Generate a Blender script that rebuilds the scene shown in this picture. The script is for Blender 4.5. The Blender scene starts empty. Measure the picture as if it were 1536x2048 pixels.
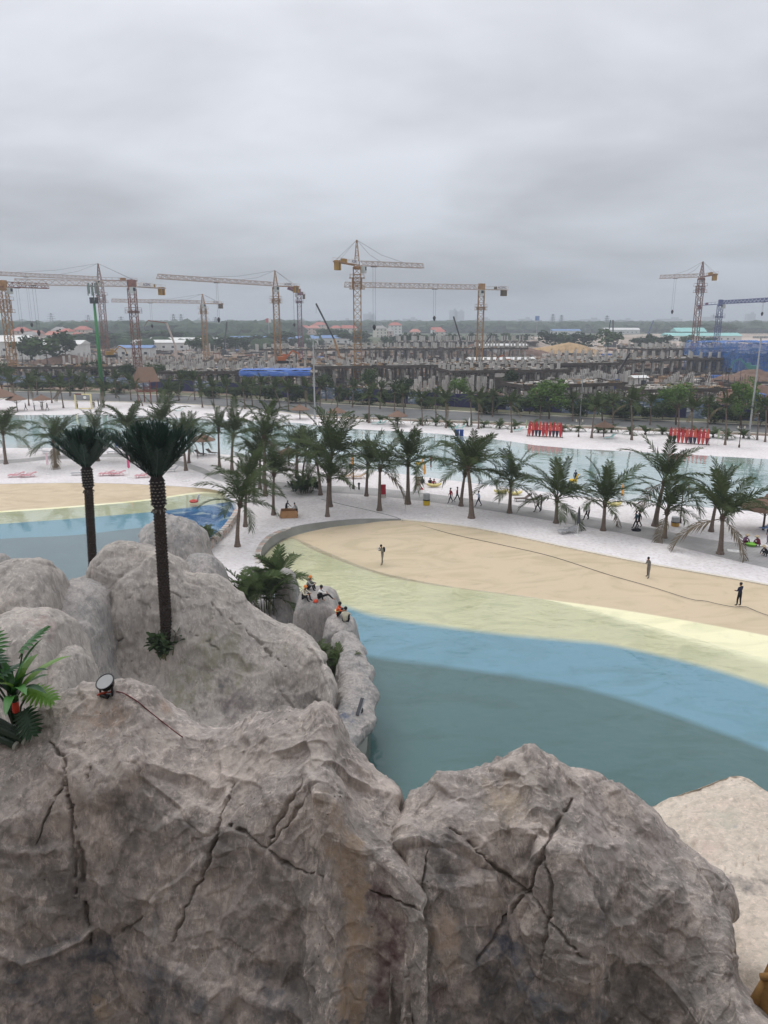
import bpy, bmesh, math, random
import numpy as np
from mathutils import Vector, Matrix, Euler
from mathutils.geometry import tessellate_polygon
random.seed(7); np.random.seed(7)
R = math.radians
scene = bpy.context.scene
COL = scene.collection

# ------------------------------------------------------------------ camera
EYE = Vector((0.0, 0.0, 19.5)); PITCH = R(14.55); FPX = 26.0 / 36.0 * 2048.0
cam_d = bpy.data.cameras.new('camera'); cam = bpy.data.objects.new('camera', cam_d); COL.objects.link(cam)
cam_d.sensor_fit = 'VERTICAL'; cam_d.sensor_height = 36.0; cam_d.sensor_width = 27.0; cam_d.lens = 26.0
cam_d.clip_start = 0.1; cam_d.clip_end = 60000
cam.location = EYE; cam.rotation_euler = (math.pi / 2 - PITCH, 0, 0)
scene.camera = cam

# ------------------------------------------------------------------ world: overcast sky
SUN_EL, SUN_AZ = R(60), R(325)          # azimuth measured like the sky texture's rotation
world = bpy.data.worlds.new('World'); scene.world = world; world.use_nodes = True
nt = world.node_tree; nt.nodes.clear()
def wn(t, **k):
    n = nt.nodes.new(t)
    for a, b in k.items(): setattr(n, a, b)
    return n
def wl(a, b): nt.links.new(a, b)
def wmath(op, a, b=None, c=None):
    n = wn('ShaderNodeMath', operation=op)
    for i, v in enumerate((a, b, c)):
        if v is None: continue
        if isinstance(v, (int, float)): n.inputs[i].default_value = v
        else: wl(v, n.inputs[i])
    return n.outputs[0]
sky = wn('ShaderNodeTexSky', sky_type='NISHITA'); sky.sun_disc = False
sky.sun_elevation = SUN_EL; sky.sun_rotation = SUN_AZ; sky.altitude = 20; sky.air_density = 1.2; sky.dust_density = 4
tc = wn('ShaderNodeTexCoord'); sp = wn('ShaderNodeSeparateXYZ'); wl(tc.outputs['Generated'], sp.inputs[0])
zz = wmath('MAXIMUM', sp.outputs[2], 0.0)
den = wmath('ADD', zz, 0.24)
cx = wn('ShaderNodeCombineXYZ')
wl(wmath('DIVIDE', sp.outputs[0], den), cx.inputs[0]); wl(wmath('DIVIDE', sp.outputs[1], den), cx.inputs[1])
n1 = wn('ShaderNodeTexNoise'); n1.inputs['Scale'].default_value = 1.35; n1.inputs['Detail'].default_value = 5
n1.inputs['Roughness'].default_value = 0.5; n1.inputs['Distortion'].default_value = 0.15
mp = wn('ShaderNodeMapping'); mp.inputs['Location'].default_value = (3.1, 1.35, 0.4); mp.inputs['Scale'].default_value = (0.75, 1.0, 1.0)
wl(cx.outputs[0], mp.inputs[0]); wl(mp.outputs[0], n1.inputs['Vector'])
ramp = wn('ShaderNodeMapRange'); ramp.inputs['From Min'].default_value = 0.36; ramp.inputs['From Max'].default_value = 0.64
ramp.inputs['To Min'].default_value = 0.86; ramp.inputs['To Max'].default_value = 1.20
wl(n1.outputs['Fac'], ramp.inputs['Value'])
# overcast luminance grows towards the zenith
lum = wmath('MULTIPLY', wmath('MULTIPLY_ADD', zz, 1.2, 0.45), ramp.outputs[0])
tint = wn('ShaderNodeMix', data_type='RGBA'); tint.inputs[6].default_value = (0.915, 0.98, 1.085, 1); tint.inputs[7].default_value = (0.97, 0.982, 1.045, 1)
wl(wmath('MULTIPLY', zz, 2.2), tint.inputs[0])
cl = wn('ShaderNodeVectorMath', operation='SCALE'); wl(tint.outputs[2], cl.inputs[0]); wl(lum, cl.inputs[3])
skd = wn('ShaderNodeVectorMath', operation='SCALE'); wl(sky.outputs[0], skd.inputs[0]); skd.inputs[3].default_value = 0.1
mx = wn('ShaderNodeMix', data_type='RGBA'); mx.inputs[0].default_value = 0.95
wl(skd.outputs[0], mx.inputs[6]); wl(cl.outputs[0], mx.inputs[7])
bg = wn('ShaderNodeBackground'); wl(mx.outputs[2], bg.inputs[0]); bg.inputs[1].default_value = 1.0
wo = wn('ShaderNodeOutputWorld'); wl(bg.outputs[0], wo.inputs[0])

sun_d = bpy.data.lights.new('sun', 'SUN'); sun = bpy.data.objects.new('sun', sun_d); COL.objects.link(sun)
sun_d.energy = 0.7; sun_d.angle = R(25); sun_d.color = (1.0, 0.97, 0.92)
_sd = Vector((math.sin(SUN_AZ) * math.cos(SUN_EL), math.cos(SUN_AZ) * math.cos(SUN_EL), math.sin(SUN_EL)))
sun.rotation_euler = _sd.to_track_quat('Z', 'Y').to_euler(); sun.location = (0, 0, 80)

vs = scene.view_settings
scene.display_settings.display_device = 'sRGB'
vs.view_transform = 'Standard'; vs.look = 'None'; vs.exposure = 0.0; vs.gamma = 1.0; vs.use_curve_mapping = False
scene.cycles.max_bounces = 8; scene.cycles.diffuse_bounces = 3; scene.cycles.glossy_bounces = 3
scene.cycles.transparent_max_bounces = 12; scene.cycles.volume_bounces = 0
scene.cycles.use_denoising = True
scene.cycles.caustics_reflective = False; scene.cycles.caustics_refractive = False

# ------------------------------------------------------------------ pixel of the photograph (1536 x 2048) -> place
_cp, _sp = math.cos(PITCH), math.sin(PITCH)
def ray(px, py):
    u, v = (px - 768.0) / FPX, (1024.0 - py) / FPX
    return Vector((u, _cp + v * _sp, -_sp + v * _cp))
def at_z(px, py, z=0.0):
    d = ray(px, py); return EYE + d * ((z - EYE.z) / d.z)
def at_y(px, py, Y):
    d = ray(px, py); return EYE + d * (Y / d.y)
def to_px(P):
    P = np.asarray(P, float) - np.array(EYE)
    f = P[..., 1] * _cp - P[..., 2] * _sp; u = P[..., 1] * _sp + P[..., 2] * _cp
    return np.stack([768 + FPX * P[..., 0] / f, 1024 - FPX * u / f], -1)
def height_at(base, py):
    """height z above which the vertical through base shows at picture row py"""
    return at_y(768, py, base.y).z

# ------------------------------------------------------------------ materials
def srgb(r, g, b):
    return tuple((c / 255 / 12.92 if c / 255 <= 0.04045 else ((c / 255 + 0.055) / 1.055) ** 2.4) for c in (r, g, b)) + (1.0,)
MATS = {}
class NT:
    def __init__(s, name):
        s.m = bpy.data.materials.new(name); s.m.use_nodes = True; s.t = s.m.node_tree; s.t.nodes.clear()
        s.out = s.n('ShaderNodeOutputMaterial')
    def n(s, t, **k):
        n = s.t.nodes.new(t)
        for a, b in k.items(): setattr(n, a, b)
        return n
    def l(s, a, b): s.t.links.new(a, b)
    def put(s, sock, v):
        if hasattr(v, 'is_output') or hasattr(v, 'links'): s.l(v, sock)
        else: sock.default_value = v
    def coord(s, kind='Object'):
        return s.n('ShaderNodeTexCoord').outputs[kind]
    def pos(s): return s.n('ShaderNodeNewGeometry').outputs['Position']
    def noise(s, scale, detail=4, rough=0.55, vec=None, dist=0.0, out='Fac'):
        n = s.n('ShaderNodeTexNoise'); n.inputs['Scale'].default_value = scale; n.inputs['Detail'].default_value = detail
        n.inputs['Roughness'].default_value = rough; n.inputs['Distortion'].default_value = dist
        if vec is not None: s.l(vec, n.inputs['Vector'])
        return n.outputs[out]
    def vor(s, scale, vec=None, feature='F1', out='Distance'):
        n = s.n('ShaderNodeTexVoronoi', feature=feature); n.inputs['Scale'].default_value = scale
        if vec is not None: s.l(vec, n.inputs['Vector'])
        return n.outputs[out]
    def rng(s, v, a, b, c=0.0, d=1.0):
        n = s.n('ShaderNodeMapRange'); s.l(v, n.inputs[0])
        for i, x in enumerate((a, b, c, d)): n.inputs[i + 1].default_value = x
        return n.outputs[0]
    def mix(s, f, a, b, mode='MIX'):
        n = s.n('ShaderNodeMix', data_type='RGBA', blend_type=mode)
        s.put(n.inputs[0], f); s.put(n.inputs[6], a); s.put(n.inputs[7], b); return n.outputs[2]
    def math(s, op, a, b=0.0):
        n = s.n('ShaderNodeMath', operation=op); s.put(n.inputs[0], a); s.put(n.inputs[1], b); return n.outputs[0]
    def bump(s, h, strength, dist, normal=None):
        n = s.n('ShaderNodeBump'); n.inputs['Strength'].default_value = strength; n.inputs['Distance'].default_value = dist
        s.l(h, n.inputs['Height'])
        if normal is not None: s.l(normal, n.inputs['Normal'])
        return n.outputs[0]
    def scale(s, vec, v):
        n = s.n('ShaderNodeVectorMath', operation='MULTIPLY'); s.l(vec, n.inputs[0]); n.inputs[1].default_value = v; return n.outputs[0]
    def pbsdf(s, col, rough=0.8, normal=None, metal=0.0, spec=0.3, **k):
        n = s.n('ShaderNodeBsdfPrincipled'); s.put(n.inputs['Base Color'], col); s.put(n.inputs['Roughness'], rough)
        n.inputs['Metallic'].default_value = metal; n.inputs['Specular IOR Level'].default_value = spec
        if normal is not None: s.l(normal, n.inputs['Normal'])
        for a, b in k.items(): s.put(n.inputs[a], b)
        return n.outputs[0]
    def end(s, shader): s.l(shader, s.out.inputs[0]); return s.m
def mat(name, rgb, rough=0.8, var=0.15, scale=3.0, metal=0.0, spec=0.3, bump=0.0, bscale=20.0):
    """painted / plain surface with slight procedural unevenness"""
    if name in MATS: return MATS[name]
    s = NT(name); c = srgb(*rgb); p = s.coord('Object')
    k = s.rng(s.noise(scale, 4, 0.6, p), 0.3, 0.7)
    dark = tuple(x * (1 - var) for x in c[:3]) + (1,); lite = tuple(min(1, x * (1 + var)) for x in c[:3]) + (1,)
    nrm = s.bump(s.noise(bscale, 3, 0.6, p), bump, 0.02) if bump else None
    MATS[name] = s.end(s.pbsdf(s.mix(k, dark, lite), rough, nrm, metal, spec)); return MATS[name]

# ------------------------------------------------------------------ objects
def tag(o, label=None, cat=None, group=None, kind=None):
    if label: o['label'] = label
    if cat: o['category'] = cat
    if group: o['group'] = group
    if kind: o['kind'] = kind
    return o
def thing(name, label, cat, loc=(0, 0, 0), rz=0.0, group=None):
    o = bpy.data.objects.new(name, None); COL.objects.link(o); o.location = loc; o.rotation_euler = (0, 0, rz)
    o.empty_display_size = 0.2
    return tag(o, label, cat, group)
def link(name, me, parent=None, loc=None, rot=None, sc=None):
    o = bpy.data.objects.new(name, me); COL.objects.link(o)
    if parent is not None: o.parent = parent
    if loc is not None: o.location = loc
    if rot is not None: o.rotation_euler = rot
    if sc is not None: o.scale = sc if hasattr(sc, '__len__') else (sc, sc, sc)
    return o
KIDS = {}
def copy_tree(o, parent=None):
    c = o.copy(); COL.objects.link(c); c.parent = parent
    for ch in o.children: copy_tree(ch, c)
    return c
ORD = ['first', 'second', 'third', 'fourth', 'fifth', 'sixth', 'seventh', 'eighth', 'ninth', 'tenth', 'eleventh', 'twelfth', 'thirteenth',
       'fourteenth', 'fifteenth', 'sixteenth', 'seventeenth', 'eighteenth', 'nineteenth', 'twentieth', 'twenty-first', 'twenty-second',
       'twenty-third', 'twenty-fourth', 'twenty-fifth', 'twenty-sixth', 'twenty-seventh', 'twenty-eighth', 'twenty-ninth', 'thirtieth']
def nth(i): return ORD[i] if i < len(ORD) else f'{i + 1}th'

class MB:
    """collects shapes, then links them as one mesh object"""
    def __init__(s): s.v = []; s.f = []; s.mi = []
    def add(s, vs, fs, m=0):
        b = len(s.v); s.v.extend([tuple(p) for p in vs]); s.f.extend([tuple(i + b for i in f) for f in fs]); s.mi.extend([m] * len(fs)); return s
    def box(s, c, d, rz=0.0, m=0, M=None):
        x, y, z = d[0] / 2, d[1] / 2, d[2] / 2
        P = [Vector((i * x, j * y, k * z)) for i in (-1, 1) for j in (-1, 1) for k in (-1, 1)]
        T = M if M is not None else Matrix.Rotation(rz, 3, 'Z')
        return s.add([T @ p + Vector(c) for p in P], [(0, 1, 3, 2), (4, 6, 7, 5), (0, 4, 5, 1), (2, 3, 7, 6), (0, 2, 6, 4), (1, 5, 7, 3)], m)
    def bar(s, p, q, w, h=None, m=0, n=4):
        p, q = Vector(p), Vector(q); d = q - p
        if d.length < 1e-6: return s
        h = h or w; d.normalize(); a = d.cross(Vector((0, 0, 1)))
        if a.length < 1e-3: a = Vector((1, 0, 0))
        a.normalize(); b = a.cross(d)
        o = [(a * (w / 2) * i + b * (h / 2) * j) for i, j in ((-1, -1), (1, -1), (1, 1), (-1, 1))]
        return s.add([p + k for k in o] + [q + k for k in o], [(3, 2, 1, 0), (4, 5, 6, 7)] + [(i, (i + 1) % 4, 4 + (i + 1) % 4, 4 + i) for i in range(4)], m)
    def tube(s, pts, rad, n=8, m=0, cap=True):
        pts = [Vector(p) for p in pts]; k = len(pts); rad = rad if hasattr(rad, '__len__') else [rad] * k
        vs, fs = [], []
        up = None
        for i, p in enumerate(pts):
            d = (pts[min(i + 1, k - 1)] - pts[max(i - 1, 0)]).normalized()
            a = (d.cross(Vector((0, 0, 1))) if abs(d.z) < 0.98 else d.cross(Vector((0, 1, 0)))) if up is None else (up - d * up.dot(d))
            a.normalize(); up = a; b = d.cross(a)
            vs += [p + (a * math.cos(t) + b * math.sin(t)) * rad[i] for t in (2 * math.pi * j / n for j in range(n))]
        for i in range(k - 1):
            fs += [(i * n + j, i * n + (j + 1) % n, (i + 1) * n + (j + 1) % n, (i + 1) * n + j) for j in range(n)]
        if cap: fs += [tuple(range(n - 1, -1, -1)), tuple((k - 1) * n + j for j in range(n))]
        return s.add(vs, fs, m)
    def lathe(s, prof, n=12, m=0, c=(0, 0, 0), jit=0.0):
        vs, fs = [], []
        for r, z in prof:
            vs += [(c[0] + r * math.cos(2 * math.pi * j / n) * (1 + random.uniform(-jit, jit)), c[1] + r * math.sin(2 * math.pi * j / n) * (1 + random.uniform(-jit, jit)), c[2] + z) for j in range(n)]
        for i in range(len(prof) - 1):
            fs += [(i * n + j, i * n + (j + 1) % n, (i + 1) * n + (j + 1) % n, (i + 1) * n + j) for j in range(n)]
        fs += [tuple(range(n - 1, -1, -1)), tuple((len(prof) - 1) * n + j for j in range(n))]
        return s.add(vs, fs, m)
    def prism(s, poly, z0, z1, m=0):
        n = len(poly)
        return s.add([(x, y, z0) for x, y in poly] + [(x, y, z1) for x, y in poly], [tuple(range(n - 1, -1, -1)), tuple(range(n, 2 * n))] + [(i, (i + 1) % n, n + (i + 1) % n, n + i) for i in range(n)], m)
    def mesh(s, name, mats=(), smooth=False):
        me = bpy.data.meshes.new(name); me.from_pydata(s.v, [], s.f)
        for x in (mats if isinstance(mats, (list, tuple)) else [mats]): me.materials.append(x)
        if any(s.mi): me.polygons.foreach_set('material_index', s.mi)
        if smooth: me.polygons.foreach_set('use_smooth', [True] * len(s.f))
        me.update(); return me
    def build(s, name, mats=(), parent=None, smooth=False, **k):
        return link(name, s.mesh(name, mats, smooth), parent, **k)

def grid_mesh(name, P, mats, smooth=True, attrs=None, flip=False):
    """mesh from an (nv, nu, 3) array of points"""
    nv, nu = P.shape[:2]; me = bpy.data.meshes.new(name)
    idx = np.arange(nv * nu).reshape(nv, nu)
    q = np.stack([idx[:-1, :-1], idx[:-1, 1:], idx[1:, 1:], idx[1:, :-1]], -1).reshape(-1, 4)
    if flip: q = q[:, ::-1]
    me.vertices.add(nv * nu); me.vertices.foreach_set('co', P.reshape(-1).astype(np.float32))
    me.loops.add(len(q) * 4); me.loops.foreach_set('vertex_index', q.reshape(-1).astype(np.int32))
    me.polygons.add(len(q)); me.polygons.foreach_set('loop_start', np.arange(0, len(q) * 4, 4, dtype=np.int32))
    me.polygons.foreach_set('use_smooth', np.full(len(q), smooth))
    for x in (mats if isinstance(mats, (list, tuple)) else [mats]): me.materials.append(x)
    for nm, arr in (attrs or {}).items():
        a = me.color_attributes.new(nm, 'FLOAT_COLOR', 'POINT'); a.data.foreach_set('color', arr.reshape(-1).astype(np.float32))
    me.update(calc_edges=True); me.validate(); return me

# ------------------------------------------------------------------ vectorised noise
_TAB = np.random.RandomState(5).rand(32 * 32 * 32, 6).astype(np.float32); _T1 = np.ascontiguousarray(_TAB[:, 4]) * 2 - 1
def vnoise(p, s=0):
    shp = np.shape(p)[:-1]; p = (np.asarray(p).reshape(-1, 3) + s * np.array([5.17, 3.71, 9.13])).astype(np.float32); i = np.floor(p).astype(np.int32); f = p - i; f = f * f * f * (f * (f * 6 - 15) + 10)
    X = [((i[:, 0] + a) & 31) << 10 for a in (0, 1)]; Yc = [((i[:, 1] + a) & 31) << 5 for a in (0, 1)]; Z = [(i[:, 2] + a) & 31 for a in (0, 1)]
    L = lambda a, b, t: a + (b - a) * t
    r = [[L(_T1[X[0] | Yc[b] | Z[c]], _T1[X[1] | Yc[b] | Z[c]], f[:, 0]) for b in (0, 1)] for c in (0, 1)]
    return L(L(r[0][0], r[0][1], f[:, 1]), L(r[1][0], r[1][1], f[:, 1]), f[:, 2]).reshape(shp).astype(float)
def fbm(p, octv=4, s=0, gain=0.5):
    o, a, t = 0, 1.0, 0
    for k in range(octv):
        o = o + a * vnoise(p * (2.03 ** k) + 17.3 * k, s + k); t += a; a *= gain
    return o / t
def worley(p, s=0, tilt=False):
    """nearest and second nearest seed distance, and a per-cell value (a randomly tilted plane through the cell if tilt)"""
    shp = p.shape[:-1]; p = (p.reshape(-1, 3) + s * 7.31).astype(np.float32); i = np.floor(p).astype(np.int32); fr = p - i
    f1 = np.full(len(p), 9.0, np.float32); f2 = f1.copy(); best = np.zeros(len(p), np.int32)
    for a in (-1, 0, 1):
        for b in (-1, 0, 1):
            for c in (-1, 0, 1):
                k = (((i[:, 0] + a) & 31) << 10) | (((i[:, 1] + b) & 31) << 5) | ((i[:, 2] + c) & 31); t = _TAB[k, :3]
                d = (a + t[:, 0] - fr[:, 0]) ** 2 + (b + t[:, 1] - fr[:, 1]) ** 2 + (c + t[:, 2] - fr[:, 2]) ** 2
                nearer = d < f1; best = np.where(nearer, k * 27 + (a + 1) * 9 + (b + 1) * 3 + c + 1, best)
                f2 = np.minimum(np.maximum(f1, d), f2); f1 = np.minimum(f1, d)
    k, o = best // 27, best % 27; t = _TAB[k]; g = t[:, 3:] - .5
    v = t[:, 3]
    if tilt: v = (fr[:, 0] - (o // 9 - 1) - t[:, 0]) * g[:, 0] + (fr[:, 1] - (o // 3 % 3 - 1) - t[:, 1]) * g[:, 1] + (fr[:, 2] - (o % 3 - 1) - t[:, 2]) * g[:, 2] + g[:, 0] * .35
    return np.sqrt(f1).reshape(shp).astype(float), np.sqrt(f2).reshape(shp).astype(float), v.reshape(shp).astype(float)
def catmull(P, n, axis=0):
    P = np.moveaxis(np.asarray(P, float), axis, 0); K = len(P)
    t = np.linspace(0, K - 1 - 1e-9, n) if not hasattr(n, '__len__') else np.concatenate([k + np.arange(m) / m for k, m in enumerate(n)]); i = t.astype(int); f = (t - i).reshape((-1,) + (1,) * (P.ndim - 1))
    g = lambda k: P[np.clip(i + k, 0, K - 1)]
    p0, p1, p2, p3 = g(-1), g(0), g(1), g(2)
    o = 0.5 * (2 * p1 + (p2 - p0) * f + (2 * p0 - 5 * p1 + 4 * p2 - p3) * f ** 2 + (3 * p1 - p0 - 3 * p2 + p3) * f ** 3)
    return np.moveaxis(o, 0, axis)
def resample(pts, n):
    """points evenly spaced along a smooth curve through pts"""
    P = catmull(np.array([tuple(p) for p in pts], float), max(200, n * 8)); d = np.r_[0, np.cumsum(np.linalg.norm(np.diff(P, axis=0), axis=1))]
    t = np.linspace(0, d[-1], n); return np.stack([np.interp(t, d, P[:, k]) for k in range(3)], -1)
# ================================================================== the ground, the pools, the lagoon, the road
def m_sand():
    s = NT('white_sand'); p = s.pos()
    c = s.mix(s.rng(s.noise(0.06, 5, 0.6, p), 0.35, 0.65), (0.72, 0.685, 0.67, 1), (0.80, 0.77, 0.762, 1))
    c = s.mix(s.rng(s.noise(0.5, 5, 0.7, p), 0.42, 0.68), c, (0.655, 0.615, 0.60, 1))
    c = s.mix(s.rng(s.noise(3.0, 4, 0.65, p), 0.48, 0.68), c, (0.58, 0.535, 0.52, 1))
    h = s.math('ADD', s.math('MULTIPLY', s.vor(2.2, p, 'SMOOTH_F1'), 0.7), s.math('MULTIPLY', s.noise(5.0, 4, 0.6, p), 0.8))
    return s.end(s.pbsdf(c, 0.95, s.bump(h, 0.7, 0.11), spec=0.1))
def m_dirt():
    s = NT('site_earth'); p = s.pos()
    c = s.mix(s.rng(s.noise(0.012, 6, 0.65, p), 0.35, 0.62), srgb(104, 88, 76), srgb(168, 148, 132))
    c = s.mix(s.rng(s.noise(0.05, 6, 0.7, p), 0.45, 0.6), c, srgb(124, 108, 96))
    c = s.mix(s.rng(s.noise(0.6, 4, 0.7, p), 0.5, 0.7), c, srgb(92, 80, 72))
    g = s.mix(s.rng(s.noise(0.03, 5, 0.6, p), 0.35, 0.6), srgb(70, 84, 58), srgb(96, 98, 74))
    y = s.n('ShaderNodeSeparateXYZ'); s.l(p, y.inputs[0])
    far = s.rng(s.math('ADD', y.outputs[1], s.math('MULTIPLY', s.noise(0.004, 4, 0.6, p), 700.0)), 850, 1100)
    return s.end(s.pbsdf(s.mix(far, c, g), 0.95, s.bump(s.noise(0.35, 6, 0.7, p), 0.8, 0.6), spec=0.1))
def m_floor(name, a, b, sc=0.35, wet=None, stain=None):
    s = NT(name); p = s.pos()
    c = s.mix(s.rng(s.noise(sc, 6, 0.62, p, 1.2), 0.35, 0.68), a, b)
    if wet: c = s.mix(s.rng(s.noise(0.16, 4, 0.55, s.scale(p, (1.0, 2.2, 1)), 1.6), 0.5, 0.66, 0, 0.75), c, wet)
    if stain: c = s.mix(s.rng(s.noise(1.3, 5, 0.7, p, 0.6), 0.62, 0.72, 0, 0.5), c, stain)
    return s.end(s.pbsdf(c, 0.7, s.bump(s.noise(6, 3, 0.6, p), 0.15, 0.03), spec=0.25))
def m_water(name, tint, murk, amt, fine, fstr, broad=0.4, bstr=0.05, rough=0.02, fk=1.0):
    s = NT(name); p = s.pos()
    h = s.math('ADD', s.math('MULTIPLY', s.noise(fine, 3, 0.5, s.scale(p, (0.6, 1.0, 1.0)), 0.6), fstr), s.math('MULTIPLY', s.noise(broad, 2, 0.5, p, 0.8), bstr))
    nrm = s.bump(h, 1.0, 1.0)
    tr = s.n('ShaderNodeBsdfTransparent'); tr.inputs[0].default_value = tint
    df = s.n('ShaderNodeBsdfDiffuse'); df.inputs[0].default_value = murk
    m1 = s.n('ShaderNodeMixShader'); m1.inputs[0].default_value = amt; s.l(tr.outputs[0], m1.inputs[1]); s.l(df.outputs[0], m1.inputs[2])
    gl = s.n('ShaderNodeBsdfGlossy'); gl.inputs['Roughness'].default_value = rough; gl.inputs[0].default_value = (1, 1, 1, 1); s.l(nrm, gl.inputs['Normal'])
    fr = s.n('ShaderNodeFresnel'); fr.inputs[0].default_value = 1.33; s.l(nrm, fr.inputs['Normal'])
    m2 = s.n('ShaderNodeMixShader'); s.l(s.math('MULTIPLY', fr.outputs[0], fk), m2.inputs[0]); s.l(m1.outputs[0], m2.inputs[1]); s.l(gl.outputs[0], m2.inputs[2])
    return s.end(m2.outputs[0])
SAND = m_sand(); DIRT = m_dirt()
TAN = m_floor('tan_pool_floor', (0.53, 0.425, 0.285, 1), (0.61, 0.50, 0.355, 1), 0.3, (0.46, 0.365, 0.25, 1), (0.42, 0.35, 0.25, 1))
YEL = m_floor('pale_yellow_pool_floor', (0.74, 0.71, 0.44, 1), (0.80, 0.78, 0.57, 1), 0.22, (0.68, 0.66, 0.36, 1), (0.52, 0.53, 0.38, 1))
BLU = m_floor('blue_pool_floor', (0.15, 0.34, 0.49, 1), (0.21, 0.42, 0.55, 1), 0.2, (0.19, 0.39, 0.46, 1))
DEEP = m_floor('grey_blue_pool_floor', (0.078, 0.165, 0.18, 1), (0.105, 0.20, 0.215, 1), 0.12, (0.095, 0.18, 0.165, 1))
CONC = mat('grey_concrete', (150, 148, 143), 0.85, 0.15, 1.5, bump=0.2, bscale=8)
CREAM = mat('cream_kerb', (212, 205, 190), 0.8, 0.1, 1.0)
GREYWALL = mat('grey_pool_wall', (132, 132, 126), 0.8, 0.14, 0.8)

def strips(name, rows, mats, sub=3, n=120):
    P = [resample(r, n) for r in rows]; out = [P[0]]; mi = []
    for k in range(len(P) - 1):
        for j in range(1, sub + 1):
            out.append(P[k] * (1 - j / sub) + P[k + 1] * (j / sub)); mi += [k] * (n - 1)
    me = grid_mesh(name, np.array(out), mats, True, flip=True); me.polygons.foreach_set('material_index', mi); me.update()
    return tag(link(name, me), kind='structure')
def px_row(pts, z):
    zs = z if hasattr(z, '__len__') else [z] * len(pts)
    return [at_z(x, y, w) for (x, y), w in zip(pts, zs)]
def flat(name, outline, holes, z, m):
    loops = [[Vector((p[0], p[1], z)) for p in lp] for lp in [outline] + holes]
    tri = tessellate_polygon(loops); vs = [v for lp in loops for v in lp]
    me = bpy.data.meshes.new(name); me.from_pydata([tuple(v) for v in vs], [], [tuple(t) for t in tri]); me.materials.append(m)
    bm = bmesh.new(); bm.from_mesh(me); bmesh.ops.recalc_face_normals(bm, faces=bm.faces)
    if sum(f.normal.z for f in bm.faces) < 0: bmesh.ops.reverse_faces(bm, faces=bm.faces)
    bm.to_mesh(me); bm.free()
    return tag(link(name, me), kind='structure')
def xy(P): return [(float(p[0]), float(p[1])) for p in P]

# --- right pool (beach entry): the rows run across the picture from the curved wall to beyond the frame
WZ = -0.5
wall_top = [(521, 1122), (524, 1098), (545, 1074), (590, 1056), (650, 1046), (720, 1040), (802, 1040)]
kerb_px = [(802, 1040), (950, 1057), (1150, 1099), (1300, 1129), (1536, 1171), (1900, 1247)]
B0 = px_row([(521, 1128), (532, 1108), (560, 1084), (600, 1068), (660, 1055), (720, 1048), (802, 1041)], [-.62, -.62, -.6, -.55, -.45, -.3, -.03]) + px_row(kerb_px[1:], -0.03)
B1 = px_row([(500, 1150), (540, 1098), (581, 1077), (620, 1097), (669, 1118), (754, 1148), (838, 1166), (1000, 1188), (1216, 1216), (1475, 1260), (1900, 1345)], [-.66] * 5 + [-.56] * 6)
B2 = px_row([(560, 1170), (640, 1200), (694, 1216), (749, 1233), (850, 1250), (1000, 1269), (1140, 1282), (1210, 1288), (1300, 1306), (1400, 1331), (1536, 1373), (1900, 1500)], -0.95)
B3 = px_row([(600, 1270), (745, 1312), (900, 1333), (1100, 1362), (1210, 1387), (1350, 1432), (1536, 1502), (1900, 1660)], -1.55)
B4 = [(-9, 20, -2.6), (0, 14, -2.6), (8, 9, -2.6), (18, 5, -2.6), (40, 0, -2.6)]
B3b = [(p[0] * .75 + q[0] * .25, p[1] * .75 + q[1] * .25, -2.5) for p, q in zip(resample(B3, 8), resample(B4, 8))]
def m_painted():
    """pool floor paint: colour per row of the floor, worn and stained"""
    s = NT('painted_pool_floor'); p = s.pos(); at = s.n('ShaderNodeVertexColor'); at.layer_name = 'paint'
    c = s.mix(s.rng(s.noise(.25, 6, .62, p, 1.2), .35, .68, 0, .22), at.outputs[0], (1, .98, .9, 1), 'MULTIPLY')
    c = s.mix(s.rng(s.noise(.16, 4, .55, s.scale(p, (1.0, 2.2, 1)), 1.6), .48, .64, 0, .8), c, (.82, .84, .8, 1), 'MULTIPLY')
    c = s.mix(s.rng(s.noise(1.1, 5, .7, p, .6), .58, .7, 0, .6), c, (.80, .80, .80, 1), 'MULTIPLY')
    c = s.mix(s.rng(s.noise(.09, 5, .6, p, .8), .45, .7, 0, .5), c, (1.12, 1.08, 1.04, 1), 'MULTIPLY')
    return s.end(s.pbsdf(c, .7, s.bump(s.noise(6, 3, .6, p), .15, .03), spec=.25))
def blended_floor(name, rows, cols, eps, n=160):
    """floor lofted through rows; each strip has its paint colour and neighbours bleed into each other over eps of a strip"""
    P = [resample(r, n) for r in rows]; out, cc = [], []
    for k in range(len(P) - 1):
        a, b = eps[k], eps[k + 1]
        for t in [0 if k == 0 else a] + [a + (1 - a - b) * j / 4 for j in range(1, 4)] + [1 - b]: out.append(P[k] * (1 - t) + P[k + 1] * t); cc.append(cols[k])
    me = grid_mesh(name, np.array(out), m_painted(), True, {'paint': np.repeat(np.array([c + (1,) for c in cc])[:, None, :], n, 1)}, flip=True)
    return tag(link(name, me), kind='structure')
blended_floor('pool_floor', [B0, B1, B2, B3, B3b, B4], [(.565, .465, .325), (.80, .77, .52), (.20, .41, .56), (.095, .195, .215), (.082, .172, .178)], [0, .012, .06, .05, .5, 0])
W1 = resample(px_row([(500, 1140), (540, 1092), (581, 1075), (669, 1110), (754, 1142), (900, 1172), (1100, 1200), (1300, 1252), (1536, 1318), (1900, 1410)], WZ), 60)
wout = xy(W1) + [(45, 22), (42, 0), (18, 4), (8, 8), (0, 13), (-6, 24), (-4, 32), (-6, 45)]
WATER_R = m_water('pool_water', (0.97, 0.985, 0.955, 1), (0.13, 0.22, 0.22, 1), 0.03, 2.0, 0.05, 0.4, 0.14)
wr = flat('pool_water', wout, [], WZ, WATER_R)
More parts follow.
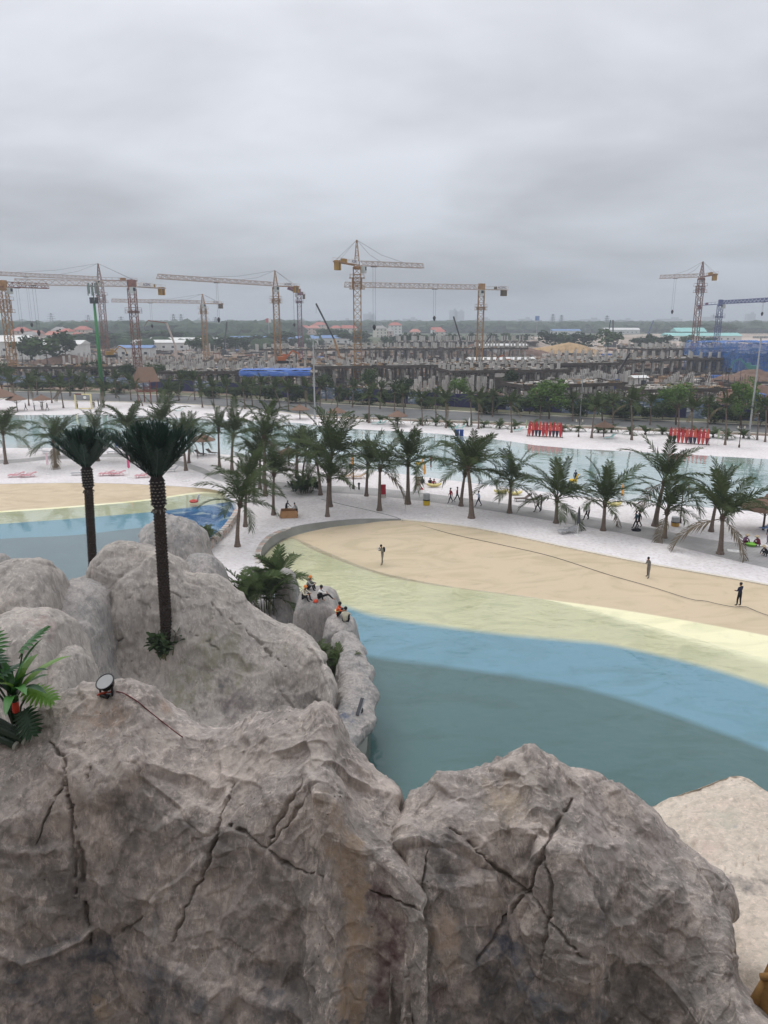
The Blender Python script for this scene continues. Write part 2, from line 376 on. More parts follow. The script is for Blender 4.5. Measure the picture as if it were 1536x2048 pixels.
# the curved retaining wall and its kerb
def ribbon_wall(name, top, bot, thick, m, n=60, kind='structure'):
    T, Bm = resample(top, n), resample(bot, n)
    d = np.gradient(T, axis=0); nr = np.stack([-d[:, 1], d[:, 0], 0 * d[:, 0]], -1); nr /= np.linalg.norm(nr, axis=1)[:, None] + 1e-9
    me = grid_mesh(name, np.array([Bm, T, T + nr * thick, Bm + nr * thick - [0, 0, .3]]), m, False, flip=False)
    return tag(link(name, me), kind=kind)
ribbon_wall('retaining_wall', [p + Vector((0, 0, 0.06)) for p in px_row(wall_top, 0)], [p - Vector((0, 0, 0.2)) for p in B0[:7]], 0.3, GREYWALL)
kt = [p + Vector((0, 0, 0.05)) for p in px_row(kerb_px, 0)]
ribbon_wall('pool_kerb', kt, [p - Vector((0, 0, 0.3)) for p in kt], 0.32, CREAM, 90)
# --- left pool
L0 = px_row([(-500, 976), (-200, 971), (0, 968), (140, 966), (260, 968), (400, 976), (446, 984)], -0.03)
L1 = px_row([(-500, 1050), (-200, 1034), (0, 1022), (170, 1010), (290, 999), (400, 984), (450, 990)], -.45)
L2 = px_row([(-500, 1085), (-200, 1064), (0, 1048), (150, 1037), (310, 1023), (400, 1012), (462, 1003)], -.9)
L3 = px_row([(-500, 1120), (-200, 1096), (0, 1078), (150, 1070), (310, 1052), (390, 1046), (478, 1040)], -1.5)
L4 = px_row([(-500, 1260), (-200, 1240), (0, 1220), (150, 1190), (310, 1150), (400, 1122), (480, 1090)], -2.4)
def m_mural():
    s = NT('blue_wave_mural'); p = s.pos(); q = s.scale(p, (0.22, 0.22, 0.0))
    sw = s.noise(1.0, 6, 0.6, q, 3.2)
    wave = s.rng(sw, 0.5, 0.6); c = s.mix(wave, (0.03, 0.14, 0.36, 1), (0.5, 0.6, 0.66, 1))
    c = s.mix(s.rng(s.noise(0.5, 3, 0.5, q, 1.0), 0.5, 0.62), c, (0.06, 0.24, 0.5, 1))
    x = s.n('ShaderNodeSeparateXYZ'); s.l(p, x.inputs[0])
    k = s.rng(s.math('ADD', x.outputs[0], s.math('MULTIPLY', x.outputs[1], 0.16)), -12.8, -11.6)
    return s, c, k
def m_left(name, base):
    s, c, k = m_mural(); s.m.name = name
    n = s.mix(s.rng(s.noise(0.2, 5, 0.6, s.pos()), .35, .65), base, tuple(v * 1.15 for v in base[:3]) + (1,))
    return s.end(s.pbsdf(s.mix(k, n, c), 0.6, spec=0.2))
LB = m_left('blue_floor_with_wave_mural', (0.20, 0.40, 0.50, 1)); LD = m_left('deep_floor_with_wave_mural', (0.165, 0.225, 0.245, 1))
strips('pool_floor', [L0, L1, L2, L3, L4], [TAN, YEL, LB, LD], 4, 120)
WATER_L = m_water('pool_water_still', (0.93, 0.97, 0.97, 1), (0.16, 0.24, 0.27, 1), 0.07, 2.2, 0.005, 0.3, 0.02)
wl_out = xy(resample(px_row([(-500, 1052), (-200, 1037), (0, 1025), (170, 1013), (290, 1001), (400, 987), (446, 990), (470, 1012)], WZ), 50)) + xy(px_row([(475, 1035), (440, 1072), (405, 1100), (330, 1180)], WZ)) + [(-24, 40), (-45, 34), (-90, 40)]
wl_ = flat('pool_water', wl_out, [], WZ, WATER_L)
# --- lagoon
LN = [(-300, 128, 0), (-120, 120, 0)] + [tuple(p) for p in px_row([(0, 897), (200, 895), (380, 906), (470, 912), (560, 923), (640, 932), (720, 940), (830, 953), (960, 970), (1100, 987), (1250, 1004), (1400, 1016), (1536, 1028)], 0)] + [(60, 66, 0), (120, 48, 0), (200, 30, 0)]
LF = [(-300, 160, 0), (-120, 158, 0)] + [tuple(p) for p in px_row([(0, 828), (120, 828), (230, 827), (330, 832), (440, 837), (530, 840), (600, 844), (713, 856), (850, 863), (1016, 879), (1100, 891), (1300, 902), (1536, 915)], 0)] + [(90, 94, 0), (150, 72, 0), (230, 50, 0)]
LN, LF = resample(LN, 90), resample(LF, 90)
def lerp_row(t, z): r = LN * (1 - t) + LF * t; r = r.copy(); r[:, 2] = z; return r
def shift(rw, dy, z): r = rw.copy(); r[:, 1] += dy; r[:, 2] = z; return r
BEDS = m_floor('lagoon_sandy_bed', (0.60, 0.57, 0.50, 1), (0.66, 0.63, 0.57, 1), 0.1)
BEDM = m_floor('lagoon_shallow_bed', (0.46, 0.60, 0.56, 1), (0.54, 0.64, 0.60, 1), 0.1)
BEDD = m_floor('lagoon_turquoise_bed', (0.27, 0.43, 0.42, 1), (0.34, 0.48, 0.46, 1), 0.05)
strips('lagoon_bed', [LN, shift(LN, 2.2, -.2), shift(LN, 7, -.5), shift(LN, 12, -1.0), shift(LF, -9, -1.0), shift(LF, -4, -.45), shift(LF, -1.5, -.16), LF], [SAND, BEDS, BEDM, BEDD, BEDM, BEDS, SAND], 2, 90)
WATER_G = m_water('lagoon_water', (0.96, 1.0, 0.99, 1), (0.42, 0.585, 0.57, 1), 0.42, 1.4, 0.012, 0.22, 0.05, fk=.62)
strips('lagoon_water', [shift(LN, 0.6, -.1), lerp_row(.5, -.1), shift(LF, -0.6, -.1)], [WATER_G, WATER_G], 2, 90)
# --- the sand, cut out where the pools and the lagoon lie
north = [(-300, 200), (-140, 192)] + xy(px_row([(0, 797), (120, 797), (280, 806), (430, 811), (560, 822), (640, 835), (1020, 850), (1536, 872), (1900, 890)], 0)) + [(160, 102), (320, 60)]
hole_r = xy(resample([p for p in px_row(wall_top, 0)], 30)) + xy(resample(kt, 60))[1:] + [(60, 20), (45, -8), (18, -4), (0, -4), (-7, 20), (-5.5, 33), (-7, 45), (-9, 55)]
hole_l = xy(resample(L0, 50)) + xy(px_row([(472, 1008), (476, 1035), (446, 1072), (412, 1102), (345, 1180)], 0)) + [(-24, 38), (-48, 30), (-120, 40)]
hole_g = xy(LN) + xy(LF)[::-1]
outline = north + [(320, -60), (-300, -60)]
SANDZ = 0.0
flat('beach_sand', outline, [hole_r, hole_l, hole_g], SANDZ, SAND)
flat('ground', [(-14000, -600), (14000, -600), (14000, 15000), (-14000, 15000)], [outline], -0.02, DIRT)
# --- paved walkway, slabs drawn by the joints of the paving
def m_paving():
    s = NT('grey_paving'); p = s.pos()
    b = s.n('ShaderNodeTexBrick'); b.inputs['Scale'].default_value = 1.1; b.inputs['Mortar Size'].default_value = 0.03; s.l(p, b.inputs['Vector'])
    b.inputs['Color1'].default_value = srgb(158, 157, 155); b.inputs['Color2'].default_value = srgb(172, 171, 169); b.inputs['Mortar'].default_value = srgb(138, 136, 133)
    c = s.mix(s.rng(s.noise(0.5, 5, 0.65, p), 0.35, 0.7, 0, 0.55), b.outputs[0], srgb(196, 190, 188))
    return s.end(s.pbsdf(c, 0.85, spec=0.2))
PAVE = m_paving()
pa = [(-400, 934), (0, 920), (100, 912), (240, 908), (330, 915), (400, 934), (440, 950), (540, 962), (640, 971), (720, 974), (830, 984), (960, 1000), (1100, 1021), (1250, 1045), (1400, 1076), (1536, 1094), (1900, 1150)]
pb = [(-400, 941), (0, 927), (100, 919), (240, 914), (330, 924), (400, 945), (440, 962), (540, 976), (640, 984), (720, 989), (830, 1000), (960, 1018), (1100, 1041), (1250, 1068), (1400, 1104), (1536, 1136), (1900, 1215)]
strips('footpath', [px_row(pb, .012), px_row(pa, .012)], [PAVE], 2, 140)
# --- the road with kerbs behind the far beach
ASPH = m_floor('road_asphalt', srgb(98, 99, 98), srgb(112, 113, 111), 0.2, srgb(90, 91, 91))
rn = [(-500, 770), (-100, 780), (300, 790), (450, 797), (560, 802), (620, 806), (1000, 828), (1536, 851), (1900, 867)]
rs = [(-500, 784), (-100, 795), (300, 806), (450, 814), (560, 824), (640, 832), (1020, 846.5), (1536, 868), (1900, 885)]
RN, RS = px_row(rn, 0), px_row(rs, 0)
strips('road', [[(p.x, p.y, .02) for p in RS], [(p.x, p.y, .02) for p in RN]], [ASPH], 2, 100)
def kerb(name, row, w, h, m, n=120):
    C = resample(row, n); d = np.gradient(C, axis=0); nr = np.stack([-d[:, 1], d[:, 0], 0 * d[:, 0]], -1); nr /= np.linalg.norm(nr, axis=1)[:, None]
    up = np.array([0, 0, 1.0])
    return tag(link(name, grid_mesh(name, np.array([C - up * .05, C + up * h, C + nr * w + up * h, C + nr * w - up * .05]), m, False)), kind='structure')
kerb('kerb', [(p.x, p.y, 0) for p in RN], 0.5, 0.16, CREAM); kerb('kerb', [(p.x, p.y, 0) for p in RS], -0.4, 0.16, CREAM)
GRASS = m_floor('verge_grass', srgb(84, 92, 66), srgb(108, 104, 82), 0.3, srgb(96, 88, 70))
strips('verge', [[(p.x, p.y + .5, .05) for p in RN], [(p.x * 1.03, p.y + 9, .03) for p in RN]], [GRASS], 1, 100)
# bare levelled land far beyond the site
def m_bare():
    s = NT('bare_land'); p = s.pos()
    c = s.mix(s.rng(s.noise(0.006, 6, 0.6, s.scale(p, (1, 3, 1))), .38, .62), srgb(158, 142, 128), srgb(196, 180, 166))
    return s.end(s.pbsdf(s.mix(s.rng(s.noise(0.02, 5, .65, s.scale(p, (1, 2.5, 1))), .52, .62), c, srgb(122, 112, 98)), .95, spec=.1))
flat('bare_land', [(90, 420), (420, 400), (1200, 900), (900, 1150), (420, 1120), (160, 900), (120, 560)], [], 0.05, m_bare())
# ================================================================== the artificial rocks
def m_rock(name, lo, hi, warm, detail=1.0):
    s = NT(name); p = s.coord('Object')
    big = s.rng(s.noise(0.55 * detail, 5, 0.6, p, 0.6), 0.36, 0.64)
    c = s.mix(big, lo, hi)
    d45 = s.n('ShaderNodeMapping'); d45.inputs['Rotation'].default_value = (.5, .9, .6); d45.inputs['Scale'].default_value = (1, 1, .32); s.l(p, d45.inputs[0]); p45 = d45.outputs[0]
    c = s.mix(s.rng(s.noise(1.4 * detail, 6, 0.68, p, 0.4), 0.45, 0.66, 0, 0.9), c, warm)
    c = s.mix(s.rng(s.noise(3.2 * detail, 6, 0.72, p, 0.5), 0.52, 0.68, 0, 0.7), c, tuple(v * 0.7 for v in lo[:3]) + (1,))
    c = s.mix(s.rng(s.noise(9 * detail, 5, 0.72, p45, .4), 0.48, 0.68, 0, 0.65), c, tuple(v * 0.62 for v in lo[:3]) + (1,))
    c = s.mix(s.rng(s.noise(14 * detail, 5, 0.75, p45, .6), 0.52, 0.68, 0, 0.75), c, tuple(min(1, v * 1.28) for v in warm[:3]) + (1,))
    c = s.mix(s.rng(s.noise(46 * detail, 3, 0.7, p), 0.58, 0.75, 0, 0.45), c, tuple(v * 0.55 for v in lo[:3]) + (1,))
    pit = s.rng(s.vor(11 * detail, p), 0.04, 0.13); pk = s.rng(s.noise(2.2 * detail, 3, .5, p), 0.55, 0.62)
    pits = s.math('MULTIPLY', s.math('SUBTRACT', 1.0, pit), pk)
    at = s.n('ShaderNodeVertexColor'); at.layer_name = 'stain'  # real stains, plus shade painted low down and highlights painted on crests
    sm = s.math('MULTIPLY', at.outputs['Alpha'], s.rng(s.noise(3.0 * detail, 5, .7, p), 0.3, 0.55, 0.35, 1.0))
    c = s.mix(sm, c, at.outputs['Color'])
    h = s.math('ADD', s.math('MULTIPLY', s.noise(9 * detail, 6, 0.72, p), 0.9), s.math('MULTIPLY', s.noise(38 * detail, 4, .7, p), 0.35))
    h = s.math('SUBTRACT', h, s.math('MULTIPLY', pits, 1.6))
    c = s.mix(s.math('MULTIPLY', pits, .8), c, tuple(v * .3 for v in lo[:3]) + (1,))
    return s.end(s.pbsdf(c, 0.92, s.bump(h, .55, 0.04 / detail), spec=0.12))
ROCK_F = m_rock('rock_near', (0.25, 0.23, 0.212, 1), (0.365, 0.33, 0.302, 1), (0.545, 0.47, 0.42, 1), 1.0)
ROCK_M = m_rock('rock_mid', (0.31, 0.285, 0.26, 1), (0.42, 0.383, 0.35, 1), (0.49, 0.44, 0.39, 1), 0.45)
ROCK_G = m_rock('rock_grey', (0.27, 0.26, 0.25, 1), (0.37, 0.35, 0.33, 1), (0.43, 0.39, 0.36, 1), 0.45)
ROCK_L = m_rock('rock_ledge', (0.58, 0.51, 0.42, 1), (0.66, 0.58, 0.49, 1), (0.68, 0.57, 0.48, 1), 1.0)

def normals(P):
    du = np.gradient(P, axis=1); dv = np.gradient(P, axis=0); n = np.cross(du, dv); return n / (np.linalg.norm(n, axis=-1, keepdims=True) + 1e-12)
def chain_dist(P, pts):
    d = np.full(P.shape[:-1], 1e9); t_ = np.zeros(P.shape[:-1]); n = len(pts) - 1
    for k in range(n):
        a, b = pts[k], pts[k + 1]; ab = b - a; t = np.clip(((P - a) @ ab) / (ab @ ab + 1e-12), 0, 1)
        e = np.linalg.norm(P - a - t[..., None] * ab, axis=-1); t_ = np.where(e < d, (k + t) / n, t_); d = np.minimum(d, e)
    return d, t_
SURF = {}
def pick(P, px, py, ylim=None):
    """point of a surface that shows at a picture position"""
    q = to_px(P); d = np.hypot(q[..., 0] - px, q[..., 1] - py) + 0.02 * np.linalg.norm(P - np.array(EYE), axis=-1)
    i = np.unravel_index(np.argmin(d), d.shape); return P[i].copy()
def rock(name, label, rows, nu, nv, m, amp=1.0, size=1.0, cracks=(), stains=(), seed=1, facet=1.0, warp=0.0, cat='rock', group=None, sharp=1.0, fine=False):
    """surface lofted through rows of points, then chiselled with scallops, facets, pits and cracks"""
    P = catmull(catmull(np.array([[tuple(p) for p in r] for r in rows], float), nu, 1), nv, 0)
    if np.mean(normals(P)[..., 2]) < 0: P = P[:, ::-1].copy()
    n = normals(P); q = P / size
    w = np.stack([fbm(q * 0.9 + k * 31.7, 3, seed + k) for k in range(3)], -1)
    # broad facets: flat-bottomed cells with a crest between them
    edge = lambda f1, f2, k: np.clip((f2 - f1) * k, 0, 1) ** .7
    f1, f2, pl = worley(q * 0.8 + w * 0.35, seed + 10, True); d = facet * (0.14 * (f1 ** 2 - 0.3) + 0.30 * pl * edge(f1, f2, 8))
    f1, f2, pl = worley(q * 2.0 + w * 0.5, seed + 20, True); d += facet * (0.055 * (f1 ** 2 - 0.3) + 0.135 * pl * edge(f1, f2, 8))
    f1, f2, pl = worley(q * np.array([5.0, 5.0, 4.0]) + w * 0.8, seed + 30, True); d += sharp * (0.036 * (f1 ** 2 - 0.3) + .062 * pl * edge(f1, f2, 8))
    f1, f2, pl = worley(q * np.array([12.0, 12.0, 8.0]) + w * 1.2, seed + 40, True); d += sharp * (0.012 * (f1 ** 2 - 0.3) + .014 * pl * edge(f1, f2, 6))
    if fine: f1, f2, pl = worley(q * np.array([30.0, 30.0, 20.0]) + w * 2, seed + 45, True); d += sharp * (.0045 * (f1 ** 2 - .3) + .005 * pl)
    d += 0.05 * fbm(q * 1.6, 5, seed + 50, 0.55)
    P = P + n * (d * amp * size)[..., None]
    C = np.zeros(P.shape[:2] + (4,))
    base = P.copy(); q = P / size
    jit = np.stack([fbm(q * 7 + 9 * k, 4, seed + 60 + k, .6) for k in range(3)], -1)
    rk = random.Random(seed)
    for ck in cracks:
        wd, dp, pts = ck; dense = [pts[0]]; sp = max(1.0, wd / .03) ** .0 * 3.2
        for a, b in zip(pts[:-1], pts[1:]): dense += [(a[0] + (b[0] - a[0]) * t + rk.uniform(-sp, sp), a[1] + (b[1] - a[1]) * t + rk.uniform(-sp, sp)) for t in (.2, .4, .6, .8, 1)]
        chain = [pick(base, *p) for p in dense]
        dist, t = chain_dist(base + jit * wd * .6, chain)
        wv = .45 + .9 * np.clip(.5 + .9 * vnoise(q * 6.5 / max(1, size), seed + 91), 0, 1)
        ww = .8 * wd * wv * (0.45 + 0.55 * np.sin(np.pi * np.clip(t, 0.03, 0.97)))
        cut = np.clip(1 - dist / ww, 0, 1); lip = np.clip(1 - dist / (wd * 3.2), 0, 1)
        P = P - n * (dp * np.minimum(cut * 2.4, 1.0))[..., None] - n * (lip ** 2 * wd * .35 * (.5 + .5 * vnoise(q * 3.1, seed + 95)))[..., None]
    for (px, py, rad, col, al, *st) in stains:
        c = pick(base, px, py); sx, sz = st if st else (1.0, 1.0)
        e = np.linalg.norm((base - c) * np.array([1 / sx, 1.0, 1 / sz]) + w * rad * 0.8 * size + jit * rad * 1.1 * min(size, 1.0), axis=-1) / rad
        k = np.clip(1.15 - e, 0, 1); k = k * k * (3 - 2 * k) * al
        C[..., :3] = np.where(k[..., None] > C[..., 3:4], np.array(col), C[..., :3]); C[..., 3] = np.maximum(C[..., 3], k)
    me = grid_mesh(name, P, m, True, {'stain': C}); o = link(name, me); tag(o, label, cat, group)
    SURF[label] = P
    return o, P
def Y(*a): return at_y(*a)
def drop(p, dy, dz): return (p[0], p[1] + dy, p[2] + dz)

# --- near left rock: rows from the foot below the picture up to the crest, then down its far side
cr = [(-420, 1530, 7.4), (-200, 1510, 7.4), (-40, 1500, 7.3), (60, 1440, 7.5), (115, 1396, 7.6), (212, 1380, 7.6), (270, 1392, 7.5), (330, 1440, 7.4), (400, 1476, 7.3), (480, 1470, 7.2), (560, 1447, 7.0), (600, 1450, 6.9), (640, 1432, 6.8), (676, 1470, 6.8), (705, 1526, 6.7), (760, 1588, 6.6), (800, 1628, 6.5), (850, 1720, 6.3)]
xs = [c[0] for c in cr]
def row_from(px_y, f):  return [Y(x, py, yy) for x, (py, yy) in zip(xs, [f(i) for i in range(len(xs))])]
crest = [Y(*c) for c in cr]
def face(t, bulge):
    """row between the crest (t = 0) and the foot (t = 1)"""
    out = []
    for i, (x, py, yy) in enumerate(cr):
        k = 0.0 if i < 14 else (i - 13) * 0.05
        p1 = 2300; y1 = 4.35 + (0.25 if i > 13 else 0) + 0.15 * math.sin(i * 1.3)
        a = py + (p1 - py) * t; b = yy - np.interp(t, [0, .08, .2, .36, .55, .75, 1, 1.25], [0, .34, .80, 1.04, 1.3, 1.55, 1.85, 2.1]) + (y1 - 4.4) * t
        out.append(Y(x, a, b))
    return out
rows = [face(1.25, 0.1), face(1.0, 0.0), face(.75, .10), face(.55, .16), face(.36, .20), face(.2, .16), face(.08, .06), crest,
        [drop(p, .35, -.02) for p in crest], [drop(p, .9, -.6) for p in crest], [drop(p, 1.6, -2.2) for p in crest], [drop(p, 2.2, -6) for p in crest], [drop(p, 2.6, -14) for p in crest]]
for r in rows[8:]: r[-1] = (r[-1][0], r[-1][1] - .1, r[-1][2] - .5)
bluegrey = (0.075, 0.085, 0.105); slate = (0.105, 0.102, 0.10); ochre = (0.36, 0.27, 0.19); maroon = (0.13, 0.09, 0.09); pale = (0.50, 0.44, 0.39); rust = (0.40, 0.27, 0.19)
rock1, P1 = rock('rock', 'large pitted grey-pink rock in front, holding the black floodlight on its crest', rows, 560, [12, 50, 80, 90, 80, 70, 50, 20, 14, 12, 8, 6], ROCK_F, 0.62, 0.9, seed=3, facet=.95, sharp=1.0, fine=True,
    cracks=[(.030, .075, [(128, 1545), (140, 1600), (142, 1660), (150, 1730), (150, 1800)]), (.034, .08, [(128, 1548), (145, 1640), (160, 1720), (170, 1800), (180, 1890)]), (.024, .06, [(126, 1560), (100, 1620), (72, 1690)]),
            (.026, .06, [(60, 1440), (88, 1475), (125, 1515), (130, 1545)]), (.030, .08, [(468, 1570), (440, 1635), (432, 1680), (405, 1750), (370, 1820), (345, 1885)]), (.030, .07, [(440, 1648), (480, 1660), (530, 1700)]),
            (.024, .06, [(530, 1698), (560, 1722), (600, 1740), (650, 1752)]), (.032, .07, [(605, 1560), (570, 1620), (545, 1670), (535, 1698)]), (.026, .05, [(620, 1585), (580, 1640), (540, 1690)]), (.022, .05, [(735, 1780), (790, 1800), (840, 1818)]),
            (.02, .04, [(228, 1880), (255, 1855), (282, 1835)]), (.02, .035, [(180, 1510), (178, 1560)])],
    stains=[(180, 1905, .42, bluegrey, .9, 1.6, .6), (60, 1960, .42, bluegrey, .8, 1.8, .7), (300, 1960, .4, (.12, .135, .165), .8, 1.4, .7), (400, 2010, .36, bluegrey, .7, 1.2, .8), (700, 1730, .24, ochre, .8, .8, 2.2), (716, 1850, .24, (.40, .30, .21), .9, .7, 2.6), (704, 1990, .24, (.40, .30, .21), .85, .8, 2.2), (775, 1900, .28, maroon, 1.0, .7, 2.6),  # bluish paint along the foot, deepened to put shade into the colour
            (210, 1435, .30, rust, .5, 1.6, .6), (340, 1420, .14, rust, .4), (290, 1650, .5, slate, .7, 1.2, .8), (420, 1720, .45, slate, .65), (120, 1790, .45, slate, .65), (560, 1830, .5, slate, .65), (250, 1800, .4, slate, .6), (600, 1960, .5, slate, .75), (480, 1900, .4, slate, .6), (30, 1720, .4, slate, .6), (560, 2040, .5, bluegrey, .7), (640, 1620, .20, ochre, .45), (640, 1490, .35, (.55, .49, .44), .75), (480, 1530, .4, (.54, .48, .435), .7), (200, 1400, .3, (.52, .44, .38), .6), (330, 1470, .3, pale, .6), (560, 1490, .3, (.54, .48, .435), .6), (700, 1600, .25, pale, .6), (760, 2020, .5, (.09, .085, .085), .6), (330, 2045, .5, bluegrey, .8), (120, 2040, .5, bluegrey, .8), (205, 2020, .14, (.42, .33, .24), .7), (310, 1850, .12, (.3, .33, .36), .6, .6, 1.6)])  # slate patches paint shade into the lower face, pale ones highlights at the crest
# --- near right rock
cr2 = [(790, 1830, 6.1), (800, 1720, 6.3), (812, 1632, 6.45), (845, 1588, 6.6), (882, 1562, 6.7), (960, 1556, 6.75), (1015, 1540, 6.8), (1062, 1516, 6.8), (1100, 1542, 6.8), (1168, 1562, 6.8), (1230, 1584, 6.8), (1292, 1620, 6.7), (1338, 1672, 6.6), (1384, 1726, 6.5), (1424, 1776, 6.4), (1446, 1798, 6.35), (1458, 1870, 6.15), (1482, 1960, 5.8), (1530, 2040, 5.5)]
crest2 = [Y(*c) for c in cr2]
def face2(t, bulge):
    out = []
    for i, (x, py, yy) in enumerate(cr2):
        y1 = 4.5 + 0.12 * math.sin(i * 1.1 + 1) + (0.3 if i < 2 else 0); ridge = 0.0
        xx = x + (x - 1130) * 0.04 * t
        ridge = -0.22 * math.exp(-((xx - 1120 - 90 * t) / 60.0) ** 2) * math.sin(math.pi * min(1, t * 1.3)) + 0.12 * math.exp(-((xx - 1010) / 60.0) ** 2) * math.sin(math.pi * min(1, t * 1.6))
        out.append(Y(xx, py + (2300 - py) * t, yy - np.interp(t, [0, .08, .2, .36, .55, .75, 1, 1.25], [0, .26, .62, .88, 1.15, 1.4, 1.7, 1.95]) + (y1 - 4.5) * t + ridge))
    return out
rows2 = [face2(1.25, .1), face2(1.0, 0), face2(.75, .1), face2(.55, .17), face2(.36, .2), face2(.2, .16), face2(.08, .06), crest2,
         [drop(p, .3, -.05) for p in crest2], [drop(p, .8, -.7) for p in crest2], [drop(p, 1.4, -2.4) for p in crest2], [drop(p, 1.9, -6) for p in crest2], [drop(p, 2.2, -13) for p in crest2]]
rock2, P2 = rock('rock', 'dark pointed rock in front with crossing cracks, beside the beige ledge', rows2, 500, [12, 50, 80, 90, 80, 70, 50, 20, 14, 12, 8, 6], ROCK_F, 0.66, 0.9, seed=14, facet=1.15, sharp=1.15, fine=True,
    cracks=[(.034, .08, [(1145, 1598), (1120, 1640), (1088, 1700), (1060, 1770), (1010, 1840), (985, 1885), (955, 1925)]), (.026, .07, [(890, 1650), (940, 1685), (985, 1730), (1045, 1775), (1060, 1790), (1090, 1835), (1130, 1880), (1165, 1915)]),
            (.022, .05, [(1085, 1716), (1102, 1760), (1100, 1830), (1085, 1900), (1078, 1960)]), (.02, .05, [(856, 1700), (848, 1760), (842, 1820), (835, 1920), (826, 2040)])],
    stains=[(1030, 1900, .24, (.05, .075, .12), .85, 1.1, 1), (1130, 2020, .4, (.10, .12, .15), .7, 1.5, .7), (900, 1880, .22, (.46, .37, .30), 1.0, .8, 1.4), (885, 1985, .2, maroon, .7), (1010, 1600, .28, (.38, .30, .2), .55), (900, 1740, .45, slate, .8), (1200, 1800, .5, slate, .7), (1000, 2000, .6, (.075, .08, .085), .85), (1240, 1960, .6, (.085, .083, .08), .8), (1320, 1820, .4, slate, .55), (1080, 1760, .35, slate, .6), (870, 2030, .4, (.07, .075, .08), .8), (1380, 1960, .45, (.2, .2, .195), .5), (1180, 1650, .4, (.46, .41, .39), .6), (1060, 1545, .3, (.52, .46, .41), .6), (900, 1590, .3, (.46, .41, .38), .6), (1290, 1690, .3, (.44, .39, .37), .5)])  # besides stains: painted shade in the dark lower patches, painted highlights near the crest
# --- beige ledge at the right edge
le = [(1230, 1652, 9.6), (1300, 1624, 9.5), (1390, 1585, 9.5), (1476, 1560, 9.6), (1540, 1592, 9.2), (1640, 1640, 8.8), (1760, 1700, 8.5)]
leP = [Y(*c) for c in le]
ln = [Y(x, py, yy) for x, py, yy in [(1230, 1980, 6.3), (1300, 1980, 6.2), (1390, 1980, 6.1), (1476, 1985, 6.0), (1540, 1990, 5.9), (1640, 2000, 5.8), (1760, 2010, 5.7)]]
mid = lambda t, dz: [tuple(Vector(a) * (1 - t) + Vector(b) * t + Vector((0, 0, dz))) for a, b in zip(ln, leP)]
rows3 = [[drop(p, -.8, -.7) for p in ln], ln, mid(.25, .0), mid(.5, -.03), mid(.75, .03), leP, [drop(p, .12, -.06) for p in leP], [drop(p, .25, -.5) for p in leP], [drop(p, .4, -3) for p in leP], [drop(p, .6, -12) for p in leP]]
rock3, P3 = rock('rock', 'flat pale beige rock ledge above the water beside the dark rock', rows3, 220, 200, ROCK_L, 0.42, 0.9, seed=23, facet=.6, fine=True, cracks=[(.02, .04, [(1330, 1640), (1380, 1612), (1420, 1600)]), (.02, .04, [(1400, 1760), (1460, 1735), (1530, 1715)]), (.015, .03, [(1340, 1690), (1400, 1690)])],
    stains=[(1480, 1640, .35, (.42, .44, .36), .5), (1475, 1652, .06, (.30, .32, .33), .95), (1400, 1710, .3, (.55, .40, .35), .4), (1490, 1775, .22, (.17, .165, .16), .9, 1.4, 1), (1530, 1760, .16, (.15, .145, .14), .9)])
# --- the big boulder with the tall artificial palm
b4 = [(60, 1460, 27.5), (130, 1300, 30.5), (160, 1180, 34), (195, 1115, 35), (232, 1090, 35.5), (300, 1096, 35.5), (345, 1122, 35), (372, 1150, 35), (430, 1160, 35.5), (472, 1194, 36), (530, 1232, 36), (590, 1262, 35.5), (632, 1300, 34), (652, 1345, 32.5), (664, 1410, 31), (640, 1500, 29)]
c4 = [Y(*c) for c in b4]
def face4(t, b):
    out = []
    for i, (x, py, yy) in enumerate(b4):
        p1 = 1560; y1 = 28.6 + (1.0 if i < 2 else 0)
        xx = x + (400 - x) * 0.0 * t
        out.append(Y(xx, py + (p1 - py) * t, yy + (y1 - yy) * t + b * math.sin(math.pi * min(1, t))))
    return out
rows4 = [face4(1.0, 0), face4(.82, 1.2), face4(.64, 1.2), face4(.46, .9), face4(.3, .3), face4(.16, -.25), face4(.06, -.3), c4, [drop(p, .9, -.15) for p in c4], [drop(p, 2.2, -1.4) for p in c4], [drop(p, 3.4, -4) for p in c4], [drop(p, 4.2, -9.5) for p in c4]]
for r in rows4[8:]: r[:3] = [(p[0] - .3, p[1] + .6, p[2]) for p in r[:3]]
moss = (.20, .20, .12); dk = (.12, .115, .11); blue = (.05, .09, .17)
rock4, P4 = rock('rock', 'biggest domed beige boulder, with a tall artificial palm growing from it', rows4, 360, 260, ROCK_M, 0.6, 2.6, seed=31, facet=1.15, sharp=.8,
    cracks=[(.10, .22, [(424, 1205), (450, 1235), (490, 1255), (520, 1285), (545, 1310), (570, 1330)]), (.07, .16, [(160, 1300), (210, 1290), (270, 1270)]), (.06, .12, [(225, 1170), (245, 1195), (275, 1200), (300, 1215)]), (.07, .14, [(255, 1310), (272, 1345), (280, 1365)]), (.07, .14, [(380, 1265), (410, 1280), (440, 1300)]), (.06, .12, [(380, 1405), (400, 1435)]), (.06, .12, [(420, 1285), (430, 1250), (425, 1220)]), (.06, .12, [(560, 1380), (600, 1430)]), (.05, .1, [(320, 1180), (390, 1200)])],
    stains=[(420, 1330, 2.2, moss, .6, 1.6, .8), (340, 1400, 1.8, moss, .65, 1.3, 1), (470, 1290, 1.2, moss, .5), (500, 1440, 2.2, dk, .9, 1.6, .8), (620, 1430, 1.5, dk, .8), (560, 1450, 1.6, (.09, .088, .085), .9), (560, 1375, .8, blue, .8), (520, 1390, .6, blue, .75), (655, 1440, .8, blue, .85), (450, 1470, 1.4, (.14, .115, .12), .8), (180, 1250, 1.5, (.26, .25, .16), .5), (260, 1330, 1.8, (.25, .25, .23), .5)])
